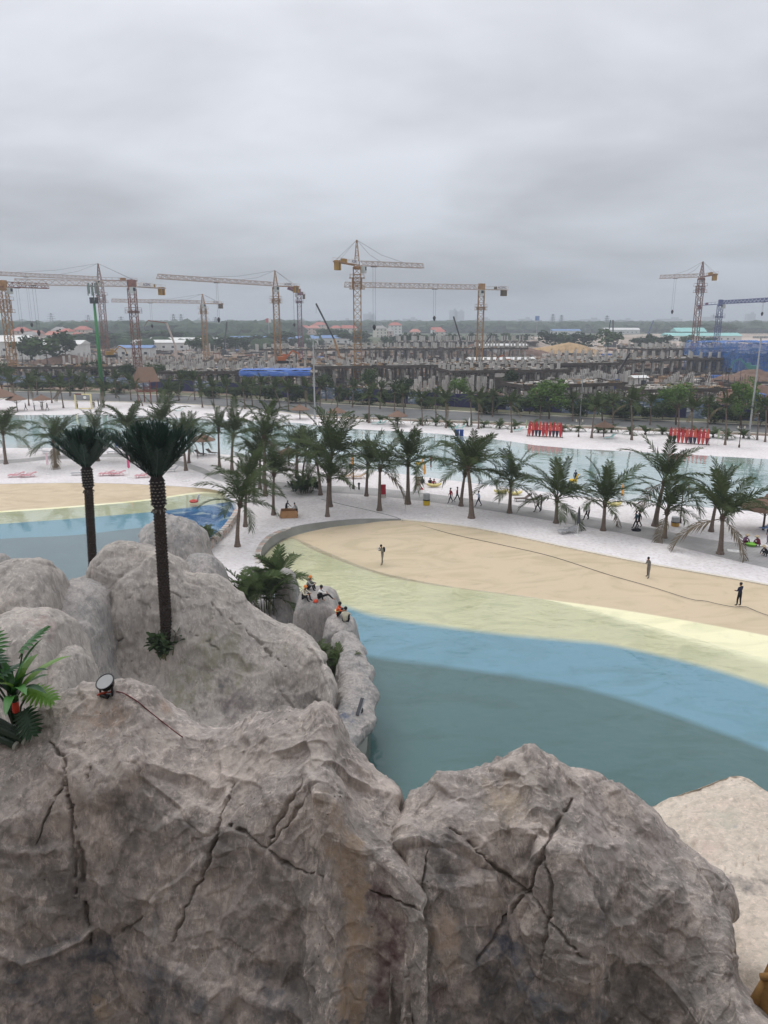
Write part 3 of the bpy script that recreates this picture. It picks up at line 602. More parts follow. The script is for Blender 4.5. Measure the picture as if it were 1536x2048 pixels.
def lump(name, label, px_top, Yc, top_py, foot_z, halfw, depth, m, seed, lean=0.0, nu=130, nv=90, amp=.6, flat_=0.55, size=None, facet=1.0, **k):
    """free-standing boulder: rows from the front foot over the top to the back foot"""
    top = Y(px_top, top_py, Yc); H = top.z - foot_z; rows_ = []
    for j in range(9):
        a = math.pi * j / 8; yy = -math.cos(a) * depth; hz = math.sin(a) ** flat_
        rw = []
        for i in range(9):
            u = -1 + 2 * i / 8; prof = (1 - abs(u) ** 3.0) ** 0.5 if abs(u) < 1 else 0.0
            rw.append((top.x + u * halfw * (0.62 + .38 * (1 - hz * .55)) + lean * hz, Yc + yy * (0.45 + .55 * prof), foot_z - .3 + (H + .3) * hz * (0.05 + .95 * prof)))
        rows_.append(rw)
    return rock(name, label, rows_, nu, nv, m, amp, size or max(0.6, halfw * .55), seed=seed, facet=facet, **k)
lump('rock', 'low rounded rock at the left edge, behind the green plants', 30, 25.5, 1222, 4.5, 2.6, 2.4, ROCK_M, 41, flat_=.45, stains=[(110, 1260, .7, (.30, .2, .18), .5), (140, 1390, 1, slate, .5)], lean=.2)
lump('rock', 'pale hump of rock left of the big boulder, above the left pool', 20, 31.5, 1124, 3.5, 2.6, 2.6, ROCK_M, 43, flat_=.45, lean=.3)
lump('rock', 'sloping grey rock in the gap between the pale hump and the big boulder', 150, 33.5, 1165, 3.0, 2.6, 3.0, ROCK_G, 45, flat_=.4)
lump('rock', 'square-shouldered rock facing the viewer left of the big boulder', 128, 25.0, 1300, 4.0, 1.0, 1.7, ROCK_M, 47, flat_=.4)
lump('rock', 'small dark rock at the left edge beside the left pool', -8, 40.0, 1108, 4.0, 1.1, 1.1, ROCK_G, 49)
lump('rock', 'steep grey boulder beside the blue wave mural, behind the palm trunk', 348, 50.0, 1033, -1.0, 3.6, 3.2, ROCK_G, 51, flat_=.8, lean=-.2, facet=1.3)
lump('rock', 'small jagged rock at the water edge left of the steep grey boulder', 296, 47.0, 1078, 2.0, .8, .9, ROCK_G, 53, facet=1.4)
lump('rock', 'dark sloping rock between the steep boulder and the sand', 400, 44.5, 1108, -.5, 2.2, 2.6, ROCK_G, 55, flat_=.7)
lump('rock', 'broad grey boulder that three people sit on', 634, 44.6, 1176, -.4, 2.15, 1.9, ROCK_G, 57, flat_=.32, amp=.35, facet=.8)
lump('rock', 'grey boulder half hidden behind the bushy palm', 572, 48.0, 1138, -.3, 1.1, 1.2, ROCK_G, 59)
lump('rock', 'rock shelf that the two squatting men sit on beside the pool', 680, 41.6, 1232, -.4, 1.55, 1.5, ROCK_G, 61, flat_=.35, amp=.4)
lump('rock', 'small dark rock between the lower bushy palm and the shelf', 676, 39.0, 1268, -.2, .7, .9, ROCK_G, 63)
# --- the rim of rock along the pool
ctr = [(690, 1262, 1.9), (706, 1300, 1.7), (712, 1345, 1.6), (714, 1385, 1.55), (706, 1425, 1.5), (680, 1465, 1.45), (640, 1505, 1.4), (590, 1545, 1.3)]
cp_ = resample([at_z(*c) for c in ctr], 12); dd = np.gradient(cp_, axis=0); nn = np.stack([dd[:, 1], -dd[:, 0], 0 * dd[:, 0]], -1); nn /= np.linalg.norm(nn, axis=1)[:, None]
nn = -nn
wid = np.array([.7, .95, .8, 1.1, .85, 1.1, .9, 1.05, .8, .95, .9, .9])[:, None]
up = np.array([0, 0, 1.0])
rr = [cp_ - nn * wid * 1.15 - up * 2.0, cp_ - nn * wid * 1.1 - up * 1.0, cp_ - nn * wid * .85 - up * .15, cp_ - nn * wid * .3 + up * .12, cp_ + nn * wid * .35 + up * .0, cp_ + nn * wid * .8 - up * .22, cp_ + nn * wid * .95 - up * .6, cp_ + nn * wid * .72 - up * .95, cp_ + nn * wid * .55 - up * 1.1]
rimo, PR = rock('rock', 'curved rim of grey rock along the right pool wall, carrying a strip lamp', [list(map(tuple, r)) for r in rr], 260, 110, ROCK_G, .65, 1.4, seed=71, facet=1.1, stains=[(672, 1430, .7, blue, .8), (700, 1350, .8, pale, .4)])
edge = cp_ + nn * wid * .6
ribbon_wall('pool_wall', [tuple(p + up * (.9 - p[2])) for p in edge], [tuple(p - up * (p[2] + 2.7)) for p in edge], -.35, mat('plaster_wall', (152, 152, 144), .8, .1, .8))
# unseen rock wall added behind the viewer to block light from the near rocks
cl = [[(-26, 2.5, 31), (-10, 0.5, 31), (0, 0.2, 31), (10, 0.5, 31), (26, 2.5, 31)], [(-26, 1, 26), (-10, -1.5, 26), (0, -1.8, 26), (10, -1.5, 26), (26, 1, 26)], [(-26, 2, 22), (-10, -3, 22), (0, -3.4, 22), (10, -3, 22), (26, 2, 22)], [(-25, 4, 17), (-10, .4, 17.4), (0, 0, 17.2), (10, .2, 17), (25, 4, 17)], [(-24, 4.5, 12), (-10, 3.4, 12.6), (0, 3.2, 12.4), (10, 3.4, 12.6), (24, 4.5, 12)], [(-23, 5, 4), (-10, 5.2, 8), (0, 5.2, 8), (10, 5.2, 8), (23, 5, 4)]]
me = grid_mesh('shade_cliff', catmull(catmull(np.array(cl, float), 30, 0), 50, 1), ROCK_F, True, {'stain': np.zeros((30, 50, 4))}); tag(link('shade_cliff', me), kind='structure')
# ================================================================== vegetation
def m_leaf(name, a, b, rough=0.7, trans=0.22, spec=0.06):
    s = NT(name); p = s.pos(); oi = s.n('ShaderNodeObjectInfo')
    c = s.mix(s.rng(s.noise(1.3, 3, .6, p), .3, .7), a, b)
    c = s.mix(s.math('MULTIPLY', oi.outputs['Random'], .45), c, tuple(v * 0.62 for v in a[:3]) + (1,))
    pb = s.pbsdf(c, rough, spec=spec); tr = s.n('ShaderNodeBsdfTranslucent'); s.l(c, tr.inputs[0])
    m = s.n('ShaderNodeMixShader'); m.inputs[0].default_value = trans; s.l(pb, m.inputs[1]); s.l(tr.outputs[0], m.inputs[2]); return s.end(m.outputs[0])
FROND = m_leaf('palm_frond_green', (0.046, 0.068, 0.026, 1), (0.082, 0.105, 0.042, 1))
FROND_D = m_leaf('palm_frond_dry', (0.20, 0.155, 0.10, 1), (0.15, 0.125, 0.085, 1))
FAKE = m_leaf('plastic_frond_dark_green', (0.010, 0.030, 0.018, 1), (0.020, 0.050, 0.030, 1), .45, .06, .2)
ARECA = m_leaf('areca_green', (0.055, 0.09, 0.03, 1), (0.10, 0.13, 0.05, 1))
BROAD = m_leaf('broadleaf_dark_green', (0.030, 0.055, 0.024, 1), (0.055, 0.080, 0.034, 1))
BROADM = m_leaf('broadleaf_green', (0.05, 0.085, 0.03, 1), (0.085, 0.125, 0.045, 1))
BROADL = m_leaf('broadleaf_light_green', (0.09, 0.165, 0.04, 1), (0.15, 0.23, 0.06, 1))
BARK = mat('palm_bark', (112, 98, 88), .9, .3, 6, bump=.6, bscale=9); BARKD = mat('tree_bark', (84, 72, 60), .9, .3, 4, bump=.4, bscale=12)
STEM = mat('green_stem', (92, 92, 58), .7, .2, 4); BOOT = mat('old_leaf_bases', (74, 60, 48), .95, .3, 8)

def frond_mesh(name, L, elev, droop, nl, ll, lw, m, seed, t0=.16, side_fwd=.55, hang=.5, stem_r=.03, jitter=.18):
    rnd = random.Random(seed); mb = MB(); N = 12; pts = [Vector((0, 0, 0))]; th = []
    for i in range(N + 1):
        t = i / N; a = R(elev) - R(droop) * t ** 1.5; th.append(a)
        if i: pts.append(pts[-1] + Vector((math.cos(a), 0, math.sin(a))) * (L / N))
    mb.tube(pts, [stem_r * (1 - .85 * i / N) for i in range(N + 1)], 3, 0, False)
    for i in range(nl):
        t = t0 + (1 - t0) * (i + .5) / nl; k = min(N - 1, int(t * N)); f = t * N - k
        p = pts[k].lerp(pts[k + 1], f); a = th[k] + (th[k + 1] - th[k]) * f; tan = Vector((math.cos(a), 0, math.sin(a))); nor = Vector((-math.sin(a), 0, math.cos(a)))
        ln = ll * (0.35 + .65 * math.sin(math.pi * min(1, .12 + .80 * t)) ** .7)
        for sd in (-1, 1):
            d = (tan * (side_fwd + .5 * t) + Vector((0, sd, 0)) * (1 - .35 * t) + nor * (.28 + rnd.uniform(-jitter, jitter))).normalized()
            l = ln * rnd.uniform(.82, 1.1); h = hang * rnd.uniform(.5, 1.3)
            b, mdl, e = p, p + d * l * .55 + Vector((0, 0, -h * l * .14)), p + d * l + Vector((0, 0, -h * l * .55))
            w = tan * lw * .5
            mb.add([b - w * .6, b + w * .6, mdl + w, mdl - w, e], [(0, 1, 2, 3), (3, 2, 4)], 0)
    return mb.mesh(name, [m])
EL = [80, 68, 56, 44, 30, 14, -6, -28]
FR = [[frond_mesh('frond', 1.0, e, d, 30, .27, .030, FROND, 100 * v + i, hang=.5 + .15 * v, side_fwd=.75, stem_r=.011) for i, (e, d) in enumerate(zip(EL, [22, 36, 50, 60, 66, 66, 56, 40]))] for v in range(3)]
FRL = [frond_mesh('frond', 1.0, e, d, 14, .30, .075, FROND, 55 + i, hang=.6, stem_r=.014) for i, (e, d) in enumerate(zip(EL, [18, 30, 44, 58, 70, 72, 62, 44]))]
FRD = [frond_mesh('frond', 1.0, e, d, 20, .26, .04, FROND_D, 77 + e, hang=1.2, stem_r=.012) for e, d in ((-20, 60), (-45, 40))]
def trunk_pts(h, lean, bend, n=9):
    return [Vector((lean[0] * (i / n) ** bend, lean[1] * (i / n) ** bend, h * i / n)) for i in range(n + 1)]
def coco_trunk(h, lean, r0, rnd):
    mb = MB(); n = max(10, int(h * 4)); pts, rad = [], []
    for i in range(n * 2 + 1):
        t = i / (n * 2); flare = 1 + .75 * math.exp(-t * 11); ring = 1.0 + (.05 if i % 2 else -.03)
        pts.append((lean[0] * t ** 1.6, lean[1] * t ** 1.6, h * t - (.15 if i == 0 else 0))); rad.append(r0 * flare * (1 - .38 * t) * ring)
    mb.tube(pts, rad, 9); return mb
def boots_mesh(r, h, rnd):
    mb = MB(); mb.lathe([(r * .9, -h * .7), (r * 1.25, -h * .2), (r * 1.5, h * .15), (r * .8, h * .6), (r * .15, h * .9)], 8, 0, jit=.12)
    for k in range(9):
        a = k * 2.4; d = Vector((math.cos(a), math.sin(a), 0)); z = -h * .6 + h * .13 * k
        mb.bar(d * r * .8 + Vector((0, 0, z)), d * r * rnd.uniform(1.7, 2.5) + Vector((0, 0, z + rnd.uniform(-.25, .3))), r * .5, r * .2)
    return mb.mesh('crown', [BOOT])
BOOTS = [boots_mesh(.17, .5, random.Random(i)) for i in range(3)]
def coco_palm(label, bx, by, tx, ty, rad, seed, detail=1, group=None, nf=None, base=None, dry=0.12, wind=(.22, .0), rscale=1.0):
    rnd = random.Random(seed); B = base or at_z(bx, by, 0); top = at_y(tx, ty, B.y + rnd.uniform(-.3, .3))
    px_m = FPX / (B.y * _cp + (EYE.z - 2) * _sp); h = max(1.0, top.z); Lf = rad / px_m * 1.12 * rscale
    t = thing('coconut_palm', label, 'palm', B, 0, group); lean = (top.x - B.x, top.y - B.y)
    coco_trunk(h, lean, min(.25, max(.13, 0.046 * Lf)), rnd).build('trunk', [BARK], t, True)
    c = link('crown', BOOTS[seed % 3], t, (lean[0], lean[1], h), (rnd.uniform(-.1, .1), rnd.uniform(-.1, .1), rnd.uniform(0, 6)))
    nf = nf or (rnd.randrange(13, 19) if detail else 12); a0 = rnd.uniform(0, 6.28); rnd_low = rnd.uniform(54, 84)
    for i in range(nf):
        u = (i + .5) / nf; e = 82 - rnd_low * u ** .95 + rnd.uniform(-9, 9); k = min(range(8), key=lambda j: abs(EL[j] - e))
        me = (FR[rnd.randrange(3)][k] if detail else FRL[k])
        if u > .9 and rnd.random() < dry * 3: me = FRD[rnd.randrange(2)]
        L = Lf * rnd.uniform(.86, 1.1) * (0.82 if u < .15 else 1.0)
        o = link('frond', me, c, (0, 0, .22 - .3 * u)); rot = Euler((rnd.uniform(-.25, .25), 0, a0 + i * 2.39996 + rnd.uniform(-.25, .25))).to_matrix()
        wm = Matrix.Rotation(wind[0] * rnd.uniform(.3, 1.3), 3, 'Y')
        o.rotation_euler = (wm @ rot).to_euler(); o.scale = (L, L, L)
        if c.rotation_euler: pass
    c.rotation_euler = (0, 0, 0)
    return t
near = [(475, 1093, 480, 1008, 78), (491, 1053, 494, 962, 62), (547, 1030, 548, 948, 60), (655, 1033, 657, 958, 62), (659, 1013, 662, 915, 88), (641, 990, 634, 925, 62), (733, 992, 736, 930, 58), (759, 1021, 760, 938, 72), (816, 1008, 816, 928, 82),
        (922, 1012, 930, 948, 66), (943, 1036, 936, 936, 90), (1019, 1026, 1022, 966, 72), (1112, 1046, 1114, 1000, 78), (1206, 1061, 1210, 1008, 80), (1329, 1076, 1334, 1024, 70), (1310, 1052, 1328, 965, 92), (1440, 1108, 1445, 1036, 96), (1422, 1063, 1434, 1000, 72),
        (112, 935, 106, 884, 56), (12, 928, 6, 866, 56), (-6, 912, -10, 868, 44), (117, 910, 118, 872, 44), (196, 922, 190, 868, 52), (372, 941, 364, 876, 52), (378, 926, 380, 872, 44), (264, 924, 256, 862, 56), (312, 918, 318, 850, 60), (439, 934, 437, 860, 46), (464, 945, 466, 872, 60),
        (520, 978, 521, 900, 50), (531, 992, 528, 876, 62), (594, 955, 594, 896, 62), (528, 962, 536, 836, 48), (508, 985, 512, 925, 48), (604, 975, 612, 905, 44)]
WORDS = {0: 'nearest coconut palm, its foot on the sand just right of the blue mural', 16: 'big coconut palm closest to the thatched umbrella at the right edge', 15: 'leaning coconut palm with wind-combed crown beside the path lamp', 14: 'short coconut palm with a broken hanging frond by the path'}
order = sorted(range(len(near)), key=lambda i: near[i][0]); rank = {i: r for r, i in enumerate(order)}
for i, a in enumerate(near):
    lab = WORDS.get(i) or f"coconut palm on the near beach, {nth(rank[i])} counting trunks from the left"
    coco_palm(lab, *a, seed=200 + i, detail=1, group='coconut palms on the near beach', rscale=1.06)
far = [(58, 811, 56, 772, 26), (104, 806, 100, 768, 24), (127, 816, 120, 775, 26), (106, 800, 150, 770, 22), (208, 815, 206, 780, 30), (170, 800, 168, 765, 24), (340, 825, 334, 786, 28), (405, 815, 400, 780, 26), (285, 812, 268, 776, 22), (30, 802, 24, 768, 24), (428, 812, 424, 776, 24), (455, 815, 452, 776, 26), (490, 818, 486, 780, 26), (505, 812, 502, 778, 24),
       (577, 822, 575, 780, 28), (612, 820, 611, 778, 24), (560, 815, 548, 778, 26), (675, 818, 676, 788, 22), (738, 846, 739, 794, 36), (789, 822, 790, 786, 22), (845, 852, 842, 800, 26), (808, 830, 806, 790, 22), (892, 856, 891, 802, 28), (957, 858, 956, 802, 28), (943, 850, 940, 800, 24), (1023, 865, 1021, 808, 30), (1183, 876, 1190, 818, 36), (1263, 880, 1262, 806, 38), (1356, 872, 1358, 812, 28), (1382, 886, 1384, 820, 34), (1450, 890, 1452, 812, 34), (1514, 880, 1516, 822, 30), (1530, 884, 1532, 816, 30), (872, 838, 870, 792, 24), (18, 792, 14, 756, 22), (75, 790, 72, 756, 22), (140, 792, 138, 756, 22), (232, 796, 230, 760, 24), (262, 800, 258, 764, 22), (358, 802, 360, 764, 24), (390, 800, 386, 762, 22), (520, 806, 522, 770, 24), (640, 812, 642, 774, 22), (705, 815, 708, 778, 24), (760, 818, 762, 780, 22), (985, 834, 986, 796, 24), (1080, 838, 1082, 800, 24), (1145, 842, 1146, 802, 24), (1225, 846, 1226, 806, 24), (1300, 850, 1302, 808, 26), (1415, 856, 1416, 812, 26)]
rank = {i: r for r, i in enumerate(sorted(range(len(far)), key=lambda i: far[i][0]))}
for i, a in enumerate(far):
    coco_palm(f"coconut palm beyond the lagoon, {nth(rank[i])} counting trunks from the left", *a, seed=400 + i, detail=0, group='coconut palms beyond the lagoon', rscale=1.0)

# --- the two tall artificial palms
FF = [frond_mesh('frond', 1.0, e, dr, 44, .20, .030, FAKE, 900 + i, t0=.12, side_fwd=.9, hang=.10, stem_r=.012, jitter=.3) for i, (e, dr) in enumerate(((84, 4), (72, 5), (62, 6), (53, 6), (46, 4)))]
FBARK = mat('artificial_palm_bark', (58, 48, 42), .9, .35, 7, bump=.5, bscale=14); FBOOT = mat('artificial_leaf_base', (112, 105, 98), .85, .2, 9); FCOL = mat('artificial_collar', (34, 28, 26), .95, .3, 7)
def scale_mesh():
    mb = MB(); mb.add([(-.5, 0, 0), (.5, 0, 0), (.62, .5, .35), (.35, .55, .72), (-.35, .55, .72), (-.62, .5, .35), (0, .1, .9), (0, -.2, .3)], [(0, 1, 2, 5), (5, 2, 3, 4), (4, 3, 6), (0, 5, 4, 6, 7), (1, 7, 6, 3, 2), (0, 7, 1)], 0); return mb.mesh('leaf_base', [FBOOT])
SCL = scale_mesh()
def fake_palm(label, base, h, r, L, seed, lean, collar_h, nf=60):
    rnd = random.Random(seed); t = thing('artificial_palm', label, 'palm', base, 0, 'tall artificial palms on the rocks')
    mb = MB(); pitch = .155; rows_ = int(h / pitch); K = 11
    pts = [(lean * i / 20, 0, h * i / 20 - (.6 if i == 0 else 0)) for i in range(21)]; mb.tube(pts, [r * .93] * 21, 12)
    for j in range(rows_):
        z = j * pitch; x = lean * z / h
        for k in range(K):
            a = 2 * math.pi * (k + .5 * (j % 2)) / K; w = 2 * math.pi * r / K * .5; d = Vector((math.cos(a), math.sin(a), 0)); s_ = Vector((-d.y, d.x, 0)); c = Vector((x, 0, z))
            q = rnd.uniform(.04, .065)
            mb.add([c + d * r * .92 - s_ * w * .95, c + d * r * .92 + s_ * w * .95, c + d * (r + q) + s_ * w * .62 + Vector((0, 0, pitch * .75)), c + d * (r + q) - s_ * w * .62 + Vector((0, 0, pitch * .75)), c + d * r * .9 + Vector((0, 0, pitch * 1.02))], [(0, 1, 2, 3), (3, 2, 4), (1, 4, 2), (0, 3, 4)], 0)
    mb.build('trunk', [FBARK], t)
    cm = MB(); R2 = r * 1.32; cm.lathe([(r, -.06), (R2, .08), (R2 * 1.03, collar_h * .5), (R2, collar_h * .92), (R2 * .72, collar_h * 1.06)], 16)
    co = cm.build('collar', [FCOL], t, loc=(lean, 0, h))
    nr = int(collar_h / .155)
    for j in range(nr):
        for k in range(12):
            a = 2 * math.pi * (k + .5 * (j % 2)) / 12 + rnd.uniform(-.03, .03)
            link('leaf_base', SCL, co, (R2 * .97 * math.cos(a), R2 * .97 * math.sin(a), .06 + j * .155), (rnd.uniform(-.1, .1), 0, a - math.pi / 2), (r * .42, .11, .075))
    for k in range(10):
        a = rnd.uniform(0, 6.28); link('leaf_base', SCL, co, (r * 1.05 * math.cos(a), r * 1.05 * math.sin(a), -.12), (-2.4, 0, a - math.pi / 2), (r * .2, .12, rnd.uniform(.15, .28)))
    cr_ = MB(); cr_.lathe([(R2 * .7, 0), (R2 * .5, .25), (.05, .5)], 10); cw = cr_.build('crown', [FCOL], t, loc=(lean, 0, h + collar_h))
    for i in range(nf):
        u = (i + .5) / nf; e = 88 - 43 * u ** .75; k = min(range(5), key=lambda j: abs((84, 72, 62, 53, 46)[j] - e)); l = L * rnd.uniform(.9, 1.06) * (1 - .12 * (1 - u))
        a = i * 2.39996; d = Vector((math.cos(a), math.sin(a), 0)) * R2 * .55 * u
        link('frond', FF[k], cw, (d.x, d.y, 0), (rnd.uniform(-.3, .3), rnd.uniform(-.06, .06), a), (l, l, l))
    return t
pb_ = pick(P4, 333, 1282); hb = at_y(318, 1012, pb_[1] + .1)
fake_palm('tall artificial palm with dark stiff crown rising from the big boulder', (pb_[0], pb_[1] + .1, pb_[2] - .2), hb.z - pb_[2] + .2, .24, 2.75, 5, hb.x - pb_[0], 1.35)
b2_ = at_y(184, 1150, 41.0); h2 = at_y(177, 975, 41.0)
fake_palm('artificial palm with dark stiff crown standing behind the big boulder', (b2_.x, 41.0, b2_.z - 2), h2.z - b2_.z + 2, .22, 2.45, 6, h2.x - b2_.x, 1.15)

# --- clumping palms and leafy shrubs
def clump_palm(label, base, H, L, ns, nf, seed, group=None, spread=.6, stems=True, m=ARECA, name='clumping_palm'):
    rnd = random.Random(seed); t = thing(name, label, 'plant', base, 0, group); sm = MB(); spots = []
    for k in range(ns):
        a, q = rnd.uniform(0, 6.28), rnd.uniform(.05, 1) ** .5 * spread; x, y = q * math.cos(a), q * math.sin(a); h = H * rnd.uniform(.45, 1.0)
        tip = (x * 1.7, y * 1.7, h); spots.append(tip); sm.tube([(x, y, -.2), (x * 1.3, y * 1.3, h * .5), tip], [.035, .03, .025], 5)
    sm.build('stems', [STEM], t)
    for i in range(nf):
        s_ = spots[i % ns]; e = rnd.choice((1, 2, 2, 3, 3, 4, 5)); l = L * rnd.uniform(.7, 1.1)
        link('frond', ARF[e], t, s_, (rnd.uniform(-.3, .3), 0, rnd.uniform(0, 6.28)), (l, l, l))
    return t
ARF = [frond_mesh('frond', 1.0, e, d, 20, .34, .05, ARECA, 300 + i, hang=.35, stem_r=.012) for i, (e, d) in enumerate(zip(EL, [30, 50, 70, 85, 95, 80, 70, 50]))]
clump_palm('tall bushy palm clump on the sand beside the seated people', at_z(530, 1226, 0), 2.5, 2.3, 18, 95, 1, spread=1.0)
clump_palm('bushy palm in the rock pocket below the two squatting men', (at_y(648, 1335, 37.6).x, 37.6, .5), .9, 1.15, 11, 70, 2, spread=.6)
clump_palm('bushy palm between the grey boulder and the mural wall', at_z(398, 1098, 0), 1.3, 1.6, 8, 34, 3, spread=.5)
def leafy(label, base, H, W, n, leaf, seed, m, name='leafy_shrub', group=None, cat='shrub', stems=10, lw=.38):
    """shrub of arching blade leaves on upright stems"""
    rnd = random.Random(seed); t = thing(name, label, cat, base, 0, group); sm = MB(); lv = MB(); spots = []
    for k in range(stems):
        a, q = rnd.uniform(0, 6.28), rnd.random() ** .5 * W * .5; x, y = q * math.cos(a), q * math.sin(a); h = H * rnd.uniform(.55, 1)
        sm.tube([(x * .6, y * .6, -.1), (x, y, h)], [.03, .015], 5); spots.append((x, y, h))
    for i in range(n):
        x, y, h = spots[i % stems]; z = h * rnd.uniform(.35, 1.0); a = rnd.uniform(0, 6.28); e = rnd.uniform(.1, 1.2); l = leaf * rnd.uniform(.6, 1.15)
        d = Vector((math.cos(a) * math.cos(e), math.sin(a) * math.cos(e), math.sin(e))); sd = Vector((-math.sin(a), math.cos(a), 0)) * l * lw * .5; p = Vector((x, y, z))
        m1 = p + d * l * .45; m2 = p + d * l * .8 + Vector((0, 0, -.10 * l)); e_ = p + d * l + Vector((0, 0, -.28 * l))
        lv.add([p, m1 + sd, m1 + Vector((0, 0, -.02)), m1 - sd, m2 + sd * .7, m2, m2 - sd * .7, e_], [(0, 2, 1), (0, 3, 2), (1, 2, 5, 4), (2, 3, 6, 5), (4, 5, 7), (5, 6, 7)], 0)
    sm.build('stems', [STEM], t); lv.build('foliage', [m], t, True); return t
leafy('dense dark green shrub bed on the sand between palm trunks', at_z(606, 985, 0), 1.7, 3.4, 520, .8, 5, BROAD, stems=40)
leafy('dark leafy shrub ringing the foot of the tall artificial palm', (pb_[0], pb_[1] - .35, pb_[2] - .55), 1.1, 1.3, 170, .55, 6, BROAD, stems=16, lw=.45)
# --- shrubs along the road edge
rnd = random.Random(9)
hx = [(735 + 33 * i, 842 + (735 + 33 * i - 735) * .0455) for i in range(24)]
SH = []
for i, (x, y) in enumerate(hx):
    b = at_z(x + rnd.uniform(-8, 8), y + 2 + rnd.uniform(-2, 2), 0)
    t = thing('low_palm_shrub', f'low green palm shrub along the road edge, {nth(i)} from the left', 'shrub', b, 0, 'low palm shrubs along the road')
    n = rnd.randrange(10, 16); mbs = MB(); mbs.lathe([(.2, -.1), (.22, .3), (.05, .5)], 6); c = mbs.build('stem', [BOOT], t)
    for k in range(n):
        l = rnd.uniform(1.2, 2.1); link('frond', ARF[rnd.choice((1, 2, 3, 4))], c, (0, 0, .3), (rnd.uniform(-.2, .2), 0, k * 2.4), (l, l, l))
# --- broadleaf trees
def tree_mesh(seed, n, lobes, leaf, mname, m):
    rnd = random.Random(seed); mb = MB(); L = [(Vector((rnd.uniform(-.55, .55), rnd.uniform(-.55, .55), rnd.uniform(.15, 1.25))), rnd.uniform(.28, .5)) for _ in range(lobes)]
    for i in range(n):
        c, r_ = L[i % lobes]; v = Vector((rnd.gauss(0, 1), rnd.gauss(0, 1), rnd.gauss(0, .85))); v.normalize(); p = c + v * r_ * rnd.uniform(.55, 1.05)
        a = Vector((rnd.gauss(0, 1), rnd.gauss(0, 1), rnd.gauss(0, .6))).normalized(); b = a.cross(v); b = b.normalized() if b.length > .01 else Vector((1, 0, 0)); s_ = leaf * rnd.uniform(.6, 1.3)
        mb.add([p - a * s_, p + b * s_ * .55, p + a * s_, p - b * s_ * .55], [(0, 1, 2, 3)], 0)
    return mb.mesh(mname, [m]), L
CROWNS = {k: [tree_mesh(s + o, 1300, 11, .085, 'crown', m) for s in (1, 2, 3)] for o, (k, m) in enumerate((('d', BROAD), ('m', BROADM), ('l', BROADL)))}
def tree(label, base, H, W, kind, seed, group=None, trunk_share=.32):
    rnd = random.Random(seed); t = thing('broadleaf_tree', label, 'tree', base, rnd.uniform(0, 6.28), group); me, L = CROWNS[kind][seed % 3]
    h0 = H * trunk_share; mb = MB(); mb.tube([(0, 0, -.2), (.03 * H, 0, h0 * .6), (0, 0, h0 * 1.1)], [H * .024, H * .018, H * .014], 7)
    sx, sz = W * .55, (H - h0) * .62
    for c, r_ in L[:7]: mb.tube([(0, 0, h0), (c.x * sx * .5, c.y * sx * .5, h0 + c.z * sz * .45), (c.x * sx, c.y * sx, h0 + c.z * sz)], [H * .011, H * .007, H * .002], 5)
    mb.build('trunk', [BARKD], t); link('crown', me, t, (0, 0, h0), (0, 0, 0), (sx, sx, sz)); return t
tl = [(195, 768, 718, 26, 'd'), (255, 772, 722, 24, 'd'), (312, 775, 724, 23, 'm'), (378, 778, 735, 23, 'd'), (652, 802, 740, 20, 'd'), (742, 800, 732, 20, 'm'), (810, 815, 752, 24, 'd'), (918, 812, 752, 22, 'l'), (1098, 838, 755, 42, 'l'), (1205, 842, 775, 34, 'm'), (1352, 850, 760, 40, 'l'), (1482, 852, 755, 32, 'l'), (5, 780, 715, 24, 'm'), (448, 775, 745, 16, 'm'), (1018, 800, 735, 18, 'd')]
for i, (x, y, ty, w, k) in enumerate(tl):
    b = at_z(x, y, 0); s_ = b.y / FPX
    tree(f"{ {'d': 'dark', 'm': 'mid-green', 'l': 'bright green'}[k]} round tree by the road hoarding, {nth(sorted(q[0] for q in tl).index(x))} from the left", b, height_at(b, ty), 2 * w * s_, k, i, 'round trees along the hoarding')

# dark shrubs and small trees on the verge in front of the hoarding
rnd = random.Random(31); vs_ = [(40, 785), (85, 783), (150, 785), (225, 790), (330, 796), (415, 798), (470, 801), (530, 806), (600, 809), (700, 812), (770, 816), (850, 822), (970, 830), (1060, 834), (1150, 838), (1240, 842), (1300, 844), (1420, 850), (1520, 855)]
vs_ = sorted(vs_ + [(x + 24, y + 1) for x, y in vs_])
for i, (x, y) in enumerate(vs_):
    b = at_z(x, y - 4, 0); tree(f'dark bushy shrub on the road verge before the hoarding, {nth(i)} from the left', b, rnd.uniform(2.6, 5.0), rnd.uniform(4, 8), 'ddm'[i % 3], 70 + i, 'bushy shrubs on the verge', .12)
